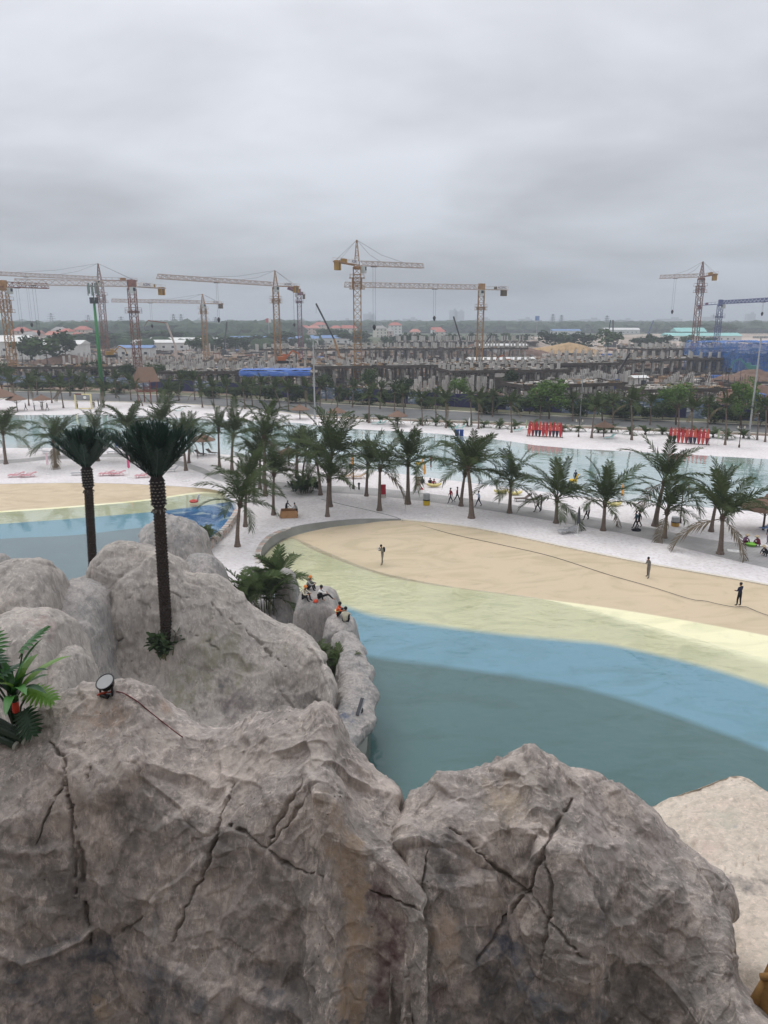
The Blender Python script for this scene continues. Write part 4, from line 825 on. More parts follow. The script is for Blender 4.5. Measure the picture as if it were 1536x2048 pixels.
# ================================================================== beach furniture
def m_thatch():
    s = NT('thatch'); p = s.coord('Object'); q = s.scale(p, (9, 9, 1.2))
    c = s.mix(s.rng(s.noise(2.0, 5, .7, q), .3, .7), srgb(98, 78, 66), srgb(152, 126, 110))
    return s.end(s.pbsdf(c, .95, s.bump(s.noise(3, 4, .7, q), .8, .05), spec=.1))
THATCH = m_thatch(); DWOOD = mat('dark_wood', (70, 52, 42), .8, .25, 6); RWOOD = mat('red_brown_wood', (120, 66, 50), .8, .2, 5)
WHITE = mat('white_paint', (228, 226, 222), .5, .05, 3); BLACK = mat('black_metal', (26, 26, 28), .45, .2, 5, spec=.4); STEEL = mat('galvanised_steel', (168, 170, 170), .5, .12, 3, .3)
def colr(name, rgb, rough=.7, var=.12): return mat(name, rgb, rough, var, 2.5)
PINK = colr('pink_plastic', (206, 142, 148)); TEAL = colr('pale_teal_fabric', (168, 205, 200)); YELL = colr('yellow_plastic', (222, 208, 140)); ORNG = colr('orange_cloth', (226, 164, 84)); GREYC = colr('grey_cloth', (70, 72, 76)); TANP = colr('tan_rattan', (186, 158, 128)); LGREY = colr('light_grey_mesh', (170, 170, 172)); BLUEP = colr('blue_plastic', (28, 70, 140)); REDB = colr('red_board', (176, 32, 46)); LIMEC = colr('lime_plastic', (140, 210, 80)); CARD = colr('cardboard', (166, 126, 88), .9); BROWNL = colr('brown_rattan', (98, 82, 74)); SKYB = colr('blue_sling', (96, 128, 176)); PALEP = colr('pale_pink_cloth', (222, 196, 202)); HOTP = colr('strong_pink_cloth', (206, 92, 130)); PGREEN = colr('pale_green_cloth', (158, 172, 138))
def thatched(label, px, py, Rm, H, rz=0, tall=.42):
    b = at_z(px, py, 0); t = thing('thatched_umbrella', label, 'beach umbrella', b, 0, 'thatched beach umbrellas'); mb = MB(); mb.tube([(0, 0, -.2), (0, 0, H)], [.11, .09], 8); mb.build('pole', [DWOOD], t)
    n = 30; rf = MB()
    for k in range(4):
        r0, r1 = Rm * (1 - .24 * k), Rm * (.70 - .22 * k); z0, z1 = H + Rm * tall * (.27 * k - .06), H + Rm * tall * (.27 * (k + 1) + .05)
        rf.lathe([(r0 * .94, z0 - .07), (r0, z0), (r0 * .98, z0 + .05), (max(.04, r1), z1)], n, 0, jit=.028)
    rf.lathe([(.22, H + Rm * tall * 1.05), (.12, H + Rm * tall * 1.3), (.02, H + Rm * tall * 1.36)], 8); rf.build('thatch_roof', [THATCH], t, False)
    br = MB(); [br.bar((0, 0, H * .62), (math.cos(a) * Rm * .7, math.sin(a) * Rm * .7, H + .02), .05) for a in (0, 1.57, 3.14, 4.71)]; br.build('braces', [DWOOD], t); return t
th = [('thatched umbrella by the road, left of the tall light mast', 600, 838, 1.95, 2.0), ('thatched umbrella beyond the lagoon just right of the light mast', 674, 844, 1.95, 2.0), ('thatched umbrella with teal loungers beyond the middle of the lagoon', 795, 852, 1.95, 2.0), ('thatched umbrella standing between the two surfboard racks', 1207, 874, 1.75, 1.9), ('large thatched umbrella cut by the right edge beside the path', 1526, 1060, 2.35, 2.25), ('thatched umbrella behind the crown of the tall artificial palm', 407, 910, 1.9, 2.3), ('thatched umbrella with people by the far shore, second from the left', 35, 822, 2.2, 2.6), ('thatched umbrella on the far shore just left of the yellow frame', 86, 820, 2.1, 2.4), ('thatched umbrella half hidden behind palm crowns above the shrub bed', 578, 932, 1.6, 1.9), ('big thatched roof at the left edge of the far shore', -3, 822, 4.2, 3.4)]
for lab, x, y, r_, h in th: thatched(lab, x, y, r_, h)
def lounger_mesh(m1, m2, kind):
    mb = MB(); prof = [(-.95, .34), (-.55, .30), (-.1, .33), (.3, .36), (.62, .62), (.9, .84)] if kind == 'chaise' else [(-1.0, .28), (-.7, .38), (-.3, .30), (.1, .26), (.5, .5), (.85, .62), (1.0, .56)]
    for i in range(len(prof) - 1):
        (x0, z0), (x1, z1) = prof[i], prof[i + 1]
        for k in range(2):
            a, b = k / 2, (k + .88) / 2; p = lambda t: (x0 + (x1 - x0) * t, z0 + (z1 - z0) * t); (xa, za), (xb, zb) = p(a), p(b)
            mb.add([(xa, -.31, za), (xb, -.31, zb), (xb, .31, zb), (xa, .31, za), (xa, -.31, za - .03), (xb, -.31, zb - .03), (xb, .31, zb - .03), (xa, .31, za - .03)], [(0, 1, 2, 3), (7, 6, 5, 4), (0, 4, 5, 1), (3, 2, 6, 7), (0, 3, 7, 4), (1, 5, 6, 2)], 0)
    return mb.mesh('seat', [m1])
LPROTO = {}
def lounger(label, px, py, rz, m1, m2, kind='chaise', base=None, group='sun loungers'):
    b = base or at_z(px, py, 0); t = thing('sun_lounger', label, 'sun lounger', b, rz, group); key = (m1.name, m2.name, kind)
    if key not in LPROTO:
        fr = MB()
        for sd in (-.34, .34):
            fr.tube([(-.98, sd, .31), (-.3, sd, .31), (.35, sd, .33), (.92, sd, .83)] if kind == 'chaise' else [(-1, sd, .27), (-.7, sd, .37), (-.3, sd, .29), (.1, sd, .25), (.5, sd, .49), (.85, sd, .61), (1.0, sd, .55)], .025, 5)
            if kind != 'chaise': fr.tube([(.75, sd, .04), (.3, sd, .46), (-.1, sd, .5), (-.35, sd, .28), (-.6, sd, .04)], .025, 5)
        lg = MB(); lg.tube([(0, 0, 0), (0, 0, .33)], [.02, .025], 5)
        LPROTO[key] = (lounger_mesh(m1, m2, kind), fr.mesh('frame', [m2]), lg.mesh('leg', [m2]))
    s_, f_, l_ = LPROTO[key]; link('seat', s_, t); link('frame', f_, t)
    for x in (-.8, .25):
        for y in (-.34, .34): link('leg', l_, t, (x, y, 0))
    return t
for lab, x, y, rz, a, b, k in [('pink lounger by the left pool, leftmost of all', 33, 954, .3, PINK, PINK, 'curvy'), ('pink lounger by the left pool, second from the left edge', 57, 954, .3, PINK, PINK, 'curvy'), ('pink lounger just right of the thinner artificial palm', 214, 951, .3, PINK, PINK, 'curvy'), ('pink lounger left of the strong pink folded umbrella', 236, 951, .3, PINK, PINK, 'curvy'), ('pink lounger right of the strong pink folded umbrella', 286, 955, .3, PINK, PINK, 'curvy'),
        ('grey lounger half behind the thinner artificial palm', 158, 950, .2, LGREY, STEEL, 'chaise'), ('grey lounger right of the tall artificial palm crown on the sand', 345, 943, .4, LGREY, STEEL, 'chaise'), ('grey lounger near the left lagoon shore, farther one', 80, 901, .2, LGREY, STEEL, 'chaise'), ('grey lounger near the left lagoon shore, beside palm trunks', 99, 907, .2, LGREY, STEEL, 'chaise'), ('grey lounger between the artificial palms, left one', 227, 907, .2, LGREY, STEEL, 'chaise'), ('grey lounger between the artificial palms, right one', 247, 907, .2, LGREY, STEEL, 'chaise'),
        ('dark lounger under the umbrella by the lagoon, left one', 401, 911, 2.7, BROWNL, BLACK, 'chaise'), ('dark lounger under the umbrella by the lagoon, right one', 424, 909, 2.7, BROWNL, BLACK, 'chaise'), ('tan curved lounger left of the lamp post', 694, 956, .2, TANP, TANP, 'curvy'), ('tan curved lounger right of the lamp post', 718, 957, .2, TANP, TANP, 'curvy'), ('dark low lounger left of the walking couple, nearer the lagoon', 1045, 1002, .1, BROWNL, BLACK, 'chaise'), ('dark low lounger left of the walking couple, nearer the path', 1066, 1004, .1, BROWNL, BLACK, 'chaise'),
        ('silver-blue lounger beside the folded dark umbrella', 1136, 1066, .35, LGREY, STEEL, 'curvy'), ('teal lounger beyond the lagoon, left of the middle thatched umbrella', 753, 849, .3, TEAL, TEAL, 'chaise'), ('teal lounger beyond the lagoon, close to the middle thatched umbrella', 764, 849, .3, TEAL, TEAL, 'chaise'), ('teal lounger behind the blue bins, left one', 908, 859, .3, TEAL, TEAL, 'chaise'), ('teal lounger behind the blue bins, right one', 921, 859, .3, TEAL, TEAL, 'chaise'), ('teal lounger left of the first surfboard rack', 1036, 863, .3, TEAL, TEAL, 'chaise'), ('teal lounger under the umbrella between the surfboard racks', 1219, 878, .3, TEAL, TEAL, 'chaise'),
        ('blue lounger under the large thatched umbrella at the right edge', 1535, 1060, .5, SKYB, WHITE, 'chaise'), ('teal lounger on the far left shore behind palm crowns', 360, 823, .3, TEAL, TEAL, 'chaise')]:
    lounger(lab, x, y, rz, a, b, k)
def folded(label, px, py, H, mc, mp):
    b = at_z(px, py, 0); t = thing('folded_umbrella', label, 'beach umbrella', b, 0, 'folded beach umbrellas'); mb = MB(); mb.tube([(0, 0, 0), (0, 0, H)], .03, 6); mb.build('pole', [mp], t)
    c = MB(); c.lathe([(.05, H * .42), (.16, H * .46), (.15, H * .6), (.13, H * .8), (.07, H * .96), (.02, H * 1.02)], 8, 0, jit=.12); c.build('canopy', [mc], t); s_ = MB(); s_.lathe([(.3, 0), (.3, .07), (.06, .12)], 12); s_.build('foot', [mp], t); return t
for a in [('pale pink folded umbrella by the left pool', 97, 948, 2.9, PALEP, WHITE), ('strong pink folded umbrella left of the tall artificial palm', 259, 955, 2.9, HOTP, WHITE), ('yellow folded umbrella behind the lamp post', 704, 948, 2.6, ORNG, WHITE), ('orange folded umbrella beside the wooden sign at the lagoon', 849, 966, 2.6, ORNG, WHITE), ('orange folded umbrella near the yellow kayak', 1243, 1010, 2.4, ORNG, WHITE), ('dark grey folded umbrella on the sand near the tan pool floor', 1155, 1071, 2.75, GREYC, WHITE), ('pale green folded umbrella left of the first surfboard rack', 1052, 868, 2.5, PGREEN, WHITE), ('pale green folded umbrella right of the second surfboard rack', 1435, 890, 2.5, PGREEN, WHITE), ('thin white folded umbrella right of the blue bins', 938, 862, 2.4, WHITE, WHITE)]: folded(*a)
# --- surfboards standing in two racks
def board_mesh(m_top, m_low, m_mark):
    mb = MB(); N = 14; L = 2.7
    prof = [(L * i / N, .27 * math.sin(math.pi * (i / N) ** .95) ** .6 if 0 < i < N else .015) for i in range(N + 1)]
    for i in range(N):
        (z0, w0), (z1, w1) = prof[i], prof[i + 1]; mi = 1 if i < N * .42 else 0
        mb.add([(-w0, -.03, z0), (w0, -.03, z0), (w1, -.03, z1), (-w1, -.03, z1)], [(0, 1, 2, 3)], mi); mb.add([(-w0, .03, z0), (-w1, .03, z1), (w1, .03, z1), (w0, .03, z0)], [(0, 1, 2, 3)], 0)
        mb.add([(-w0, -.03, z0), (-w1, -.03, z1), (-w1, .03, z1), (-w0, .03, z0)], [(0, 1, 2, 3)], 0); mb.add([(w0, -.03, z0), (w0, .03, z0), (w1, .03, z1), (w1, -.03, z1)], [(0, 1, 2, 3)], 0)
    me = mb.mesh('deck', [m_top, m_low]); k = MB()
    for z, w in ((1.9, .16), (1.55, .2)): k.bar((-w, -.034, z - .12), (0, -.036, z), .05, .004); k.bar((w, -.034, z - .12), (0, -.036, z), .05, .004)
    return me, k.mesh('stripe', [m_mark])
RED1 = colr('red_surfboard', (172, 38, 46), .4); RED2 = colr('coral_surfboard', (196, 78, 64), .4); NAVY = colr('navy_panel', (40, 28, 52), .4); MARO = colr('maroon_panel', (120, 28, 44), .4); WARM = colr('pale_mark', (236, 196, 186), .5)
BD = [board_mesh(a, b, WARM) for a, b in ((RED1, NAVY), (RED1, RED1), (RED2, MARO), (RED2, NAVY), (RED1, RED2))]
def rack(side, pa, pb_, n):
    A, B = at_z(*pa, 0), at_z(*pb_, 0); d = (B - A).normalized(); rz = math.atan2(d.y, d.x); Lr = (B - A).length
    t = thing('surfboard_rack', f'low wooden rack holding red surfboards, {side} of the two', 'rack', A, rz, 'surfboard racks'); mb = MB(); mb.bar((-.2, .12, 1.15), (Lr + .2, .12, 1.15), .08); mb.build('rail', [DWOOD], t)
    for k in range(3): mb = MB(); mb.bar((Lr * k / 2, .18, -.1), (Lr * k / 2, .18, 1.25), .09); mb.build('post', [DWOOD], t)
    f = MB(); f.bar((-.2, .0, .12), (Lr + .2, .0, .12), .1); f.build('foot_rail', [DWOOD], t)
    for k in range(n):
        p = A + d * (Lr * (k + .5) / n); o = thing('surfboard', f'red surfboard, {nth(k)} from the left in the {side} rack', 'surfboard', (p.x, p.y, .02), rz, 'red surfboards standing in racks')
        dk, st = BD[(k * 3 + len(side)) % 5]; o.rotation_euler = (R(-5), 0, rz); link('deck', dk, o); link('stripe', st, o)
rack('left', (1055, 873), (1124, 876), 10); rack('right', (1336, 886), (1417, 891), 10)
# --- lamp posts and masts
def lantern_post(label, px, py, H, base=None):
    b = base or at_z(px, py, 0); t = thing('lamp_post', label, 'lamp post', b, 0, 'lantern posts on the beach'); mb = MB(); mb.lathe([(.16, 0), (.14, .4), (.07, .5), (.055, H)], 8); mb.build('post', [DWOOD], t); a = MB(); a.bar((-.6, 0, H - .12), (.6, 0, H - .12), .07); a.bar((-.45, 0, H - .15), (0, 0, H - .55), .05); a.bar((.45, 0, H - .15), (0, 0, H - .55), .05); a.build('arm', [DWOOD], t)
    for x in (-.52, .52): l = MB(); l.lathe([(.03, -.05), (.10, -.12), (.13, -.38), (.06, -.46)], 6, c=(x, 0, H - .1)); l.build('lantern', [mat('lantern_glass', (206, 200, 186), .3)], t)
    return t
lantern_post('dark lantern post beside the path with a small black loudspeaker box', 707, 978, 4.4)
sp_ = at_z(707, 978, 0); kb = thing('speaker_box', 'small black box fixed to the lantern post by the path', 'speaker', (sp_.x - .32, sp_.y - .1, 2.75)); m_ = MB(); m_.box((0, 0, 0), (.38, .3, .55)); m_.build('case', [BLACK], kb); m_ = MB(); m_.lathe([(.12, 0), (.1, .02)], 10); m_.build('grille', [GREYC], kb, rot=(math.pi / 2, 0, 0), loc=(0, -.16, 0))
lantern_post('dark lantern post behind the short palm on the right', 1360, 1046, 4.0); lantern_post('lantern post right of the first surfboard rack', 1157, 874, 3.2); lantern_post('lantern post beyond the lagoon near the right edge', 1478, 895, 3.6)
def mast(label, px, py, top, arms=True):
    b = at_z(px, py, 0); H = height_at(b, top); t = thing('light_mast', label, 'light mast', b, 0, 'tall light masts'); mb = MB(); mb.tube([(0, 0, 0), (0, 0, H)], [.18, .11], 8); mb.build('pole', [STEEL], t); mb = MB(); mb.lathe([(.35, 0), (.35, .06), (.2, .25)], 8); mb.build('foot', [STEEL], t); mb = MB(); mb.bar((-1.3, 0, H), (1.3, 0, H), .12); mb.build('arm', [STEEL], t)
    for k in range(5): l = MB(); l.box((-1.2 + .6 * k, -.15, H + .18), (.4, .3, .28)); l.build('floodlight', [GREYC if not arms else STEEL], t)
    return t
mast('tall grey light mast beyond the middle of the lagoon', 630, 838, 680); mast('tall grey light mast at the right edge behind the road', 1497, 878, 676)
def street_lamp(label, px, py, top):
    b = at_z(px, py, 0); H = height_at(b, top); t = thing('street_lamp', label, 'street lamp', b); mb = MB(); mb.tube([(0, 0, 0), (0, 0, H - .8), (.15, 0, H - .2), (.9, 0, H)], [.11, .08, .06, .05], 6); mb.build('pole', [STEEL], t); mb = MB(); mb.box((1.2, 0, H), (.7, .25, .12)); mb.build('lamp_head', [STEEL], t)
street_lamp('thin curved street lamp in front of the bright green tree', 1160, 838, 746)
# telecom pole
b = at_z(206, 792, 0); b = Vector((b.x, b.y, 0)); H = height_at(b, 566); t = thing('telecom_pole', 'tall green telecom pole with a cluster of antennas on top', 'telecom pole', b); GPOLE = mat('green_pole_paint', (58, 122, 72), .5, .1, 2)
mb = MB(); mb.tube([(0, 0, -.3), (-.0, 0, H * .85)], [.62, .3], 14); mb.build('pole', [GPOLE], t, True)
GR = MB(); GR.tube([(0, 0, H * .84), (0, 0, H)], .12, 6)
for z in (H * .83, H * .97): GR.tube([(.95 * math.cos(k * math.pi / 4), .95 * math.sin(k * math.pi / 4), z) for k in range(9)], .05, 5); [GR.bar((0, 0, z), (.95 * math.cos(k * 1.047), .95 * math.sin(k * 1.047), z), .06) for k in range(6)]
GR.build('headframe', [BLACK], t); an = MB(); an.box((0, 0, 0), (.42, .24, 2.6)); anm = an.mesh('antenna', [mat('antenna_grey', (120, 132, 126), .5)]); rr_ = MB(); rr_.box((0, 0, 0), (.44, .32, 1.5)); rrm = rr_.mesh('radio_unit', [GREYC])
for k in range(9): a = k * 2 * math.pi / 9; link('antenna', anm, t, (1.25 * math.cos(a), 1.25 * math.sin(a), H * .955 - (k % 2) * .5), (0, 0, a + 1.57)); link('radio_unit', rrm, t, (.9 * math.cos(a), .9 * math.sin(a), H * .85), (0, 0, a + 1.57))
# hut on stilts
b = at_z(296, 806, 0); t = thing('thatched_hut', 'red-brown wooden lookout hut with steep thatched gable roof', 'hut', b, R(-12)); H = 3.0
for x in (-1.7, 1.7):
    for y in (-1.5, 1.5): mb = MB(); mb.bar((x, y, -.1), (x, y, 5.6), .2); mb.build('post', [RWOOD], t)
mb = MB(); mb.box((0, 0, H - .1), (3.9, 3.5, .2)); mb.build('deck', [RWOOD], t)
for y in (-1.62, 1.62):
    mb = MB(); mb.bar((-1.8, y, H + .95), (1.8, y, H + .95), .1); [mb.bar((-1.6 + .4 * k, y, H), (-1.6 + .4 * k, y, H + .95), .07) for k in range(9)]; mb.build('railing', [RWOOD], t)
mb = MB(); mb.add([(-2.4, -2.2, 5.3), (2.4, -2.2, 5.3), (2.0, 0, 8.6), (-2.0, 0, 8.6), (-2.4, 2.2, 5.3), (2.4, 2.2, 5.3), (-2.4, -2.2, 5.1), (2.4, -2.2, 5.1), (-2.4, 2.2, 5.1), (2.4, 2.2, 5.1)], [(0, 1, 2, 3), (3, 2, 5, 4), (0, 3, 4), (1, 5, 2), (6, 7, 1, 0), (8, 4, 5, 9), (6, 0, 4, 8), (7, 9, 5, 1), (6, 8, 9, 7)], 0); mb.build('thatch_roof', [THATCH], t, loc=(0, 0, 0), rot=(0, 0, R(55)))
mb = MB(); mb.add([(-.9, 0, 0), (.9, 0, 0), (0, 0, 1.6)], [(0, 1, 2)]); mb.add([(-.9, .05, 0), (.9, .05, 0), (0, .05, 1.6)], [(2, 1, 0)]); mb.build('gable_panel', [mat('ochre_panel', (176, 146, 96), .8)], t, loc=(-1.55, -1.3, 5.5), rot=(R(-12), 0, R(-35)))
# yellow photo frame on the far shore
b = at_z(168, 818, 0); t = thing('photo_frame', 'tall pale yellow open frame on the far left shore', 'frame', b, R(-8)); PY = colr('pale_yellow_paint', (226, 214, 160))
for x in (-1.9, 1.9): mb = MB(); mb.box((x, 0, 1.6), (.28, .28, 3.2)); mb.build('post', [PY], t)
mb = MB(); mb.box((.9, 0, 3.32), (2.2, .3, .26)); mb.build('beam', [PY], t); mb = MB(); mb.box((-1.0, 0, 3.32), (1.6, .3, .24)); mb.build('beam', [RWOOD], t); mb = MB(); mb.lathe([(.0, -.04), (.36, -.03), (.36, .03), (0, .04)], 16); mb.build('medallion', [WHITE], t, loc=(.45, 0, 2.6), rot=(math.pi / 2, 0, 0)); mb = MB(); mb.box((.3, 0, .1), (2.6, .5, .16)); mb.build('bench', [PY], t)
def bin_(label, px, py, m1, m2, H=.95, r=.33):
    b = at_z(px, py, 0); t = thing('litter_bin', label, 'bin', b); mb = MB(); mb.lathe([(r * .92, 0), (r, H * .42), (r, H * .46)], 14); mb.build('base', [m2], t); mb = MB(); mb.lathe([(r * .95, H * .45), (r * .95, H * 1.0), (r * .7, H * 1.03)], 14); mb.build('body', [m1], t); mb = MB(); mb.lathe([(r * 1.0, H * .42), (r * 1.02, H * .52)], 14); mb.build('band', [BLACK], t)
bin_('grey and yellow round bin beside the path', 853, 1010, STEEL, colr('bin_yellow', (206, 176, 40)), 1.25, .38); bin_('ochre bin beside the right lantern post', 1350, 1052, STEEL, colr('bin_ochre', (180, 140, 60)), .9, .4)
for i, (lab, x, y) in enumerate((('square blue bin beyond the lagoon, left of a pair', 914, 872), ('square blue bin beyond the lagoon, right of a pair', 923, 872), ('blue crate on the near lagoon shore behind the artificial palm', 236, 892))):
    b = at_z(x, y, 0); t = thing('recycling_bin', lab, 'bin', b); mb = MB(); mb.prism([(-.3, -.3), (.3, -.3), (.33, .3), (-.33, .3)], 0, 1.0); mb.build('body', [BLUEP if i != 0 else colr('navy_plastic', (24, 50, 110))], t); mb = MB(); mb.box((0, 0, 1.04), (.7, .68, .08)); mb.build('lid', [BLUEP], t)
b = at_z(766, 995, 0); t = thing('notice_board', 'dark red notice board beside a palm trunk at the path', 'sign', b, R(8)); mb = MB(); mb.box((0, 0, .85), (.62, .22, 1.3)); mb.build('panel', [REDB], t); mb = MB(); mb.box((0, 0, .1), (.7, .3, .2)); mb.build('foot', [CREAM], t); mb = MB(); mb.box((0, -.115, .3), (.5, .01, .12)); mb.build('strip', [WHITE], t)
b = at_z(832, 984, 0); t = thing('finger_sign', 'wooden sign of stacked boards on a pole by the lagoon', 'sign', b); mb = MB(); mb.tube([(0, 0, 0), (0, 0, 2.3)], .05, 6); mb.build('pole', [RWOOD], t); mb = MB(); mb.lathe([(.3, 0), (.3, .08), (.1, .12)], 10); mb.build('foot', [STEEL], t)
for k in range(6): mb = MB(); mb.box((.26, -.06, .75 + .2 * k), (.56, .05, .16)); mb.build('board', [colr('sign_board', (150, 88, 64)) if k % 2 else colr('sign_board_pale', (196, 170, 150))], t)
b = at_z(842, 982, 0); t = thing('pennant', 'small red triangular flag in the sand by the wooden sign', 'flag', b); mb = MB(); mb.tube([(0, 0, 0), (0, 0, .6)], .015, 5); mb.build('stick', [WHITE], t); mb = MB(); mb.add([(0, 0, .6), (0, .01, .6), (.35, 0, .15), (-.15, 0, .15), (.35, .01, .15), (-.15, .01, .15)], [(0, 2, 3), (1, 5, 4), (0, 1, 4, 2), (0, 3, 5, 1)]); mb.build('cloth', [REDB], t)
b = at_z(718, 979, 0); t = thing('bollard', 'short black bollard right of the lantern post', 'bollard', b); mb = MB(); mb.lathe([(.1, 0), (.1, .6), (.14, .62), (.14, .8), (.05, .84)], 10); mb.build('post', [BLACK], t)
def kayak(label, px, py, rz, m, L=1.7):
    b = at_z(px, py, 0); t = thing('kayak', label, 'kayak', b, rz, 'yellow kayaks on the beach'); mb = MB(); N = 12; V = []
    for i in range(N + 1):
        u = -1 + 2 * i / N; w = .42 * (1 - u * u) ** .6 + .02; z = .08 + .18 * u * u; V.append([(u * L / 2, -w, z + .18), (u * L / 2, -w * .55, z), (u * L / 2, w * .55, z), (u * L / 2, w, z + .18), (u * L / 2, w * .6, z + .27), (u * L / 2, -w * .6, z + .27)])
    for i in range(N): mb.add(V[i] + V[i + 1], [(k, (k + 1) % 6, 6 + (k + 1) % 6, 6 + k) for k in range(6)])
    mb.build('hull', [m], t, True); mb = MB(); mb.lathe([(.3, .3), (.34, .36), (.24, .34)], 12); mb.build('cockpit_rim', [WHITE], t); return t
kayak('yellow kayak on the sand near the water, left one', 1002, 987, .1, YELL); kayak('yellow kayak on the sand behind a palm trunk', 1030, 990, .1, YELL); kayak('yellow kayak below the orange folded umbrella', 1229, 1012, .2, YELL); kayak('pale kayak beside the seated bathers', 868, 974, .1, YELL, 1.8)
def float_(label, px, py, z, m, m2):
    b = at_z(px, py, z); t = thing('swim_float', label, 'float', b); mb = MB(); n = 14
    pts = [(.38 * math.cos(2 * math.pi * k / n), .38 * math.sin(2 * math.pi * k / n), .1) for k in range(n + 1)]; mb.tube(pts, .13, 7); mb.build('ring', [m], t, True); mb = MB(); mb.tube([(.4, 0, .2), (.5, 0, .6), (.62, 0, .85), (.8, 0, .8)], [.12, .1, .12, .05], 7); mb.build('neck', [m2], t, True)
float_('yellow inflatable float on the lagoon behind a palm', 1146, 962, -.1, colr('float_yellow', (224, 186, 50)), colr('float_yellow', (224, 186, 50))); float_('red and white inflatable on the pale yellow floor of the left pool', 388, 1004, -.42, colr('float_red', (206, 90, 80)), WHITE); float_('yellow float on the lagoon beside a bather in red', 838, 928, -.1, colr('float_yellow', (224, 186, 50)), ORNG)
for i, (x, y, lab) in enumerate(((1470, 1103, 'white drain slab at the foot of the big right palm'), (900, 1013, 'white drain slab on the sand left of the walking women'), (372, 962, 'white drain slab right of the tall artificial palm'), (857, 1031, 'white drain slab below the grey and yellow bin'))):
    b = at_z(x, y, 0); t = thing('drain_slab', lab, 'slab', b, -.3, 'drain slabs in the sand'); mb = MB(); mb.box((0, 0, .03), (1.2 if i == 0 else .7, .7, .06)); mb.build('slab', [WHITE], t); mb = MB(); mb.box((0, 0, .065), (.3, .08, .02)); mb.build('lifting_slot', [STEEL], t)
# hose across the tan floor
hp = [(805, 1041), (830, 1048), (900, 1068), (1000, 1090), (1100, 1113), (1216, 1150), (1300, 1174), (1380, 1199), (1410, 1203), (1440, 1210), (1475, 1216), (1490, 1214), (1536, 1232), (1700, 1282)]
def tan_z(px, py): return -.10 - .35 * max(0, min(1, (py - (1040 + (px - 802) * .178)) / 90.0))
hs = [at_z(x, y, tan_z(x, y)) + Vector((0, 0, .05)) for x, y in hp]; mb = MB(); mb.tube(resample(hs, 90), .02, 5); o = mb.build('hose', [GREYC], None, True); tag(o, 'thin dark hose lying across the tan pool floor', 'hose')
hs = [at_z(x, y, .02) for x, y in ((642, 998), (690, 1010), (745, 1022), (790, 1034), (806, 1041))]; mb = MB(); mb.tube(resample(hs, 40), .02, 5); o = mb.build('cable', [GREYC], None, True); tag(o, 'thin grey cable on the sand leading to the curved pool wall', 'cable')
# stone wall beside the mural: stones one by one
STONES = [mat('pale_stone', (214, 206, 198), .9, .1, 3), mat('pink_stone', (206, 182, 168), .9, .1, 3), mat('grey_stone', (186, 182, 176), .9, .1, 3)]
wp = resample(px_row([(474, 1032), (466, 1046), (446, 1072), (412, 1102), (390, 1120)], 0), 40); t = thing('stone_wall', 'low curved wall of pale irregular stones beside the blue mural', 'wall'); rnd = random.Random(3)
dw = np.gradient(wp, axis=0); nw = np.stack([-dw[:, 1], dw[:, 0], 0 * dw[:, 0]], -1); nw /= np.linalg.norm(nw, axis=1)[:, None]
me = grid_mesh('core', np.array([wp - nw * .2 - [0, 0, 1.6], wp - nw * .2 + [0, 0, .62], wp + nw * .2 + [0, 0, .62], wp + nw * .2 - [0, 0, 1.6]]), CONC, False); link('core', me, t)
for j in range(3):
    k = 0.0
    while k < 38:
        st = rnd.uniform(.7, 1.7); i = int(min(38, k + st / 2)); c = wp[i] + np.array([0, 0, .1 + .2 * j]); yaw = math.atan2(dw[i][1], dw[i][0]); L_ = np.linalg.norm(dw[i]) * st
        for sd in (-1, 1): mb = MB(); w_, h_ = L_ * .44, .085 + rnd.uniform(-.01, .015); mb.prism([(-w_ + rnd.uniform(0, .1), -.05), (w_ - rnd.uniform(0, .1), -.05), (w_, .05), (-w_, .05)], -h_, h_); mb.build('stone', [STONES[rnd.randrange(3)]], t, loc=tuple(c + nw[i] * .2 * sd), rot=(0, 0, yaw))
        if j == 2: mb = MB(); mb.prism([(-L_ * .44, -.22), (L_ * .42, -.24), (L_ * .45, .2), (-L_ * .4, .24)], 0, .07); mb.build('capstone', [STONES[rnd.randrange(3)]], t, loc=tuple(wp[i] + np.array([0, 0, .6])), rot=(0, 0, yaw))
        k += st
# capping stones at the left end of the curved retaining wall
cs = resample(px_row([(519, 1124), (522, 1098), (543, 1074), (575, 1060)], 0), 16)
t = thing('wall_coping', 'row of small white coping stones at the curved pool wall', 'coping')
for i in range(16): mb = MB(); mb.prism([(-.42, -.22), (.4, -.25), (.43, .2), (-.4, .22)], 0, .1); d_ = cs[min(i + 1, 15)] - cs[max(i - 1, 0)]; mb.build('stone', [STONES[i % 3]], t, loc=(cs[i][0] - .15, cs[i][1] + .1, .02), rot=(0, 0, math.atan2(d_[1], d_[0])))
# fence of thin posts at the back of the far beach
mb_ = mat('fence_grey', (140, 142, 138), .6); fp = resample(px_row([(640, 838), (800, 845), (1020, 854), (1300, 866), (1536, 876)], 0), 44); t = thing('wire_fence', 'low wire fence between the far beach and the road', 'fence')
po = MB(); po.bar((0, 0, 0), (0, 0, .95), .06); pom = po.mesh('post', [mb_])
for p in fp: link('post', pom, t, tuple(p))
for z in (.35, .65, .93): mb = MB(); mb.tube([(p[0], p[1], z) for p in fp], .015, 4); mb.build('rail', [mb_], t)
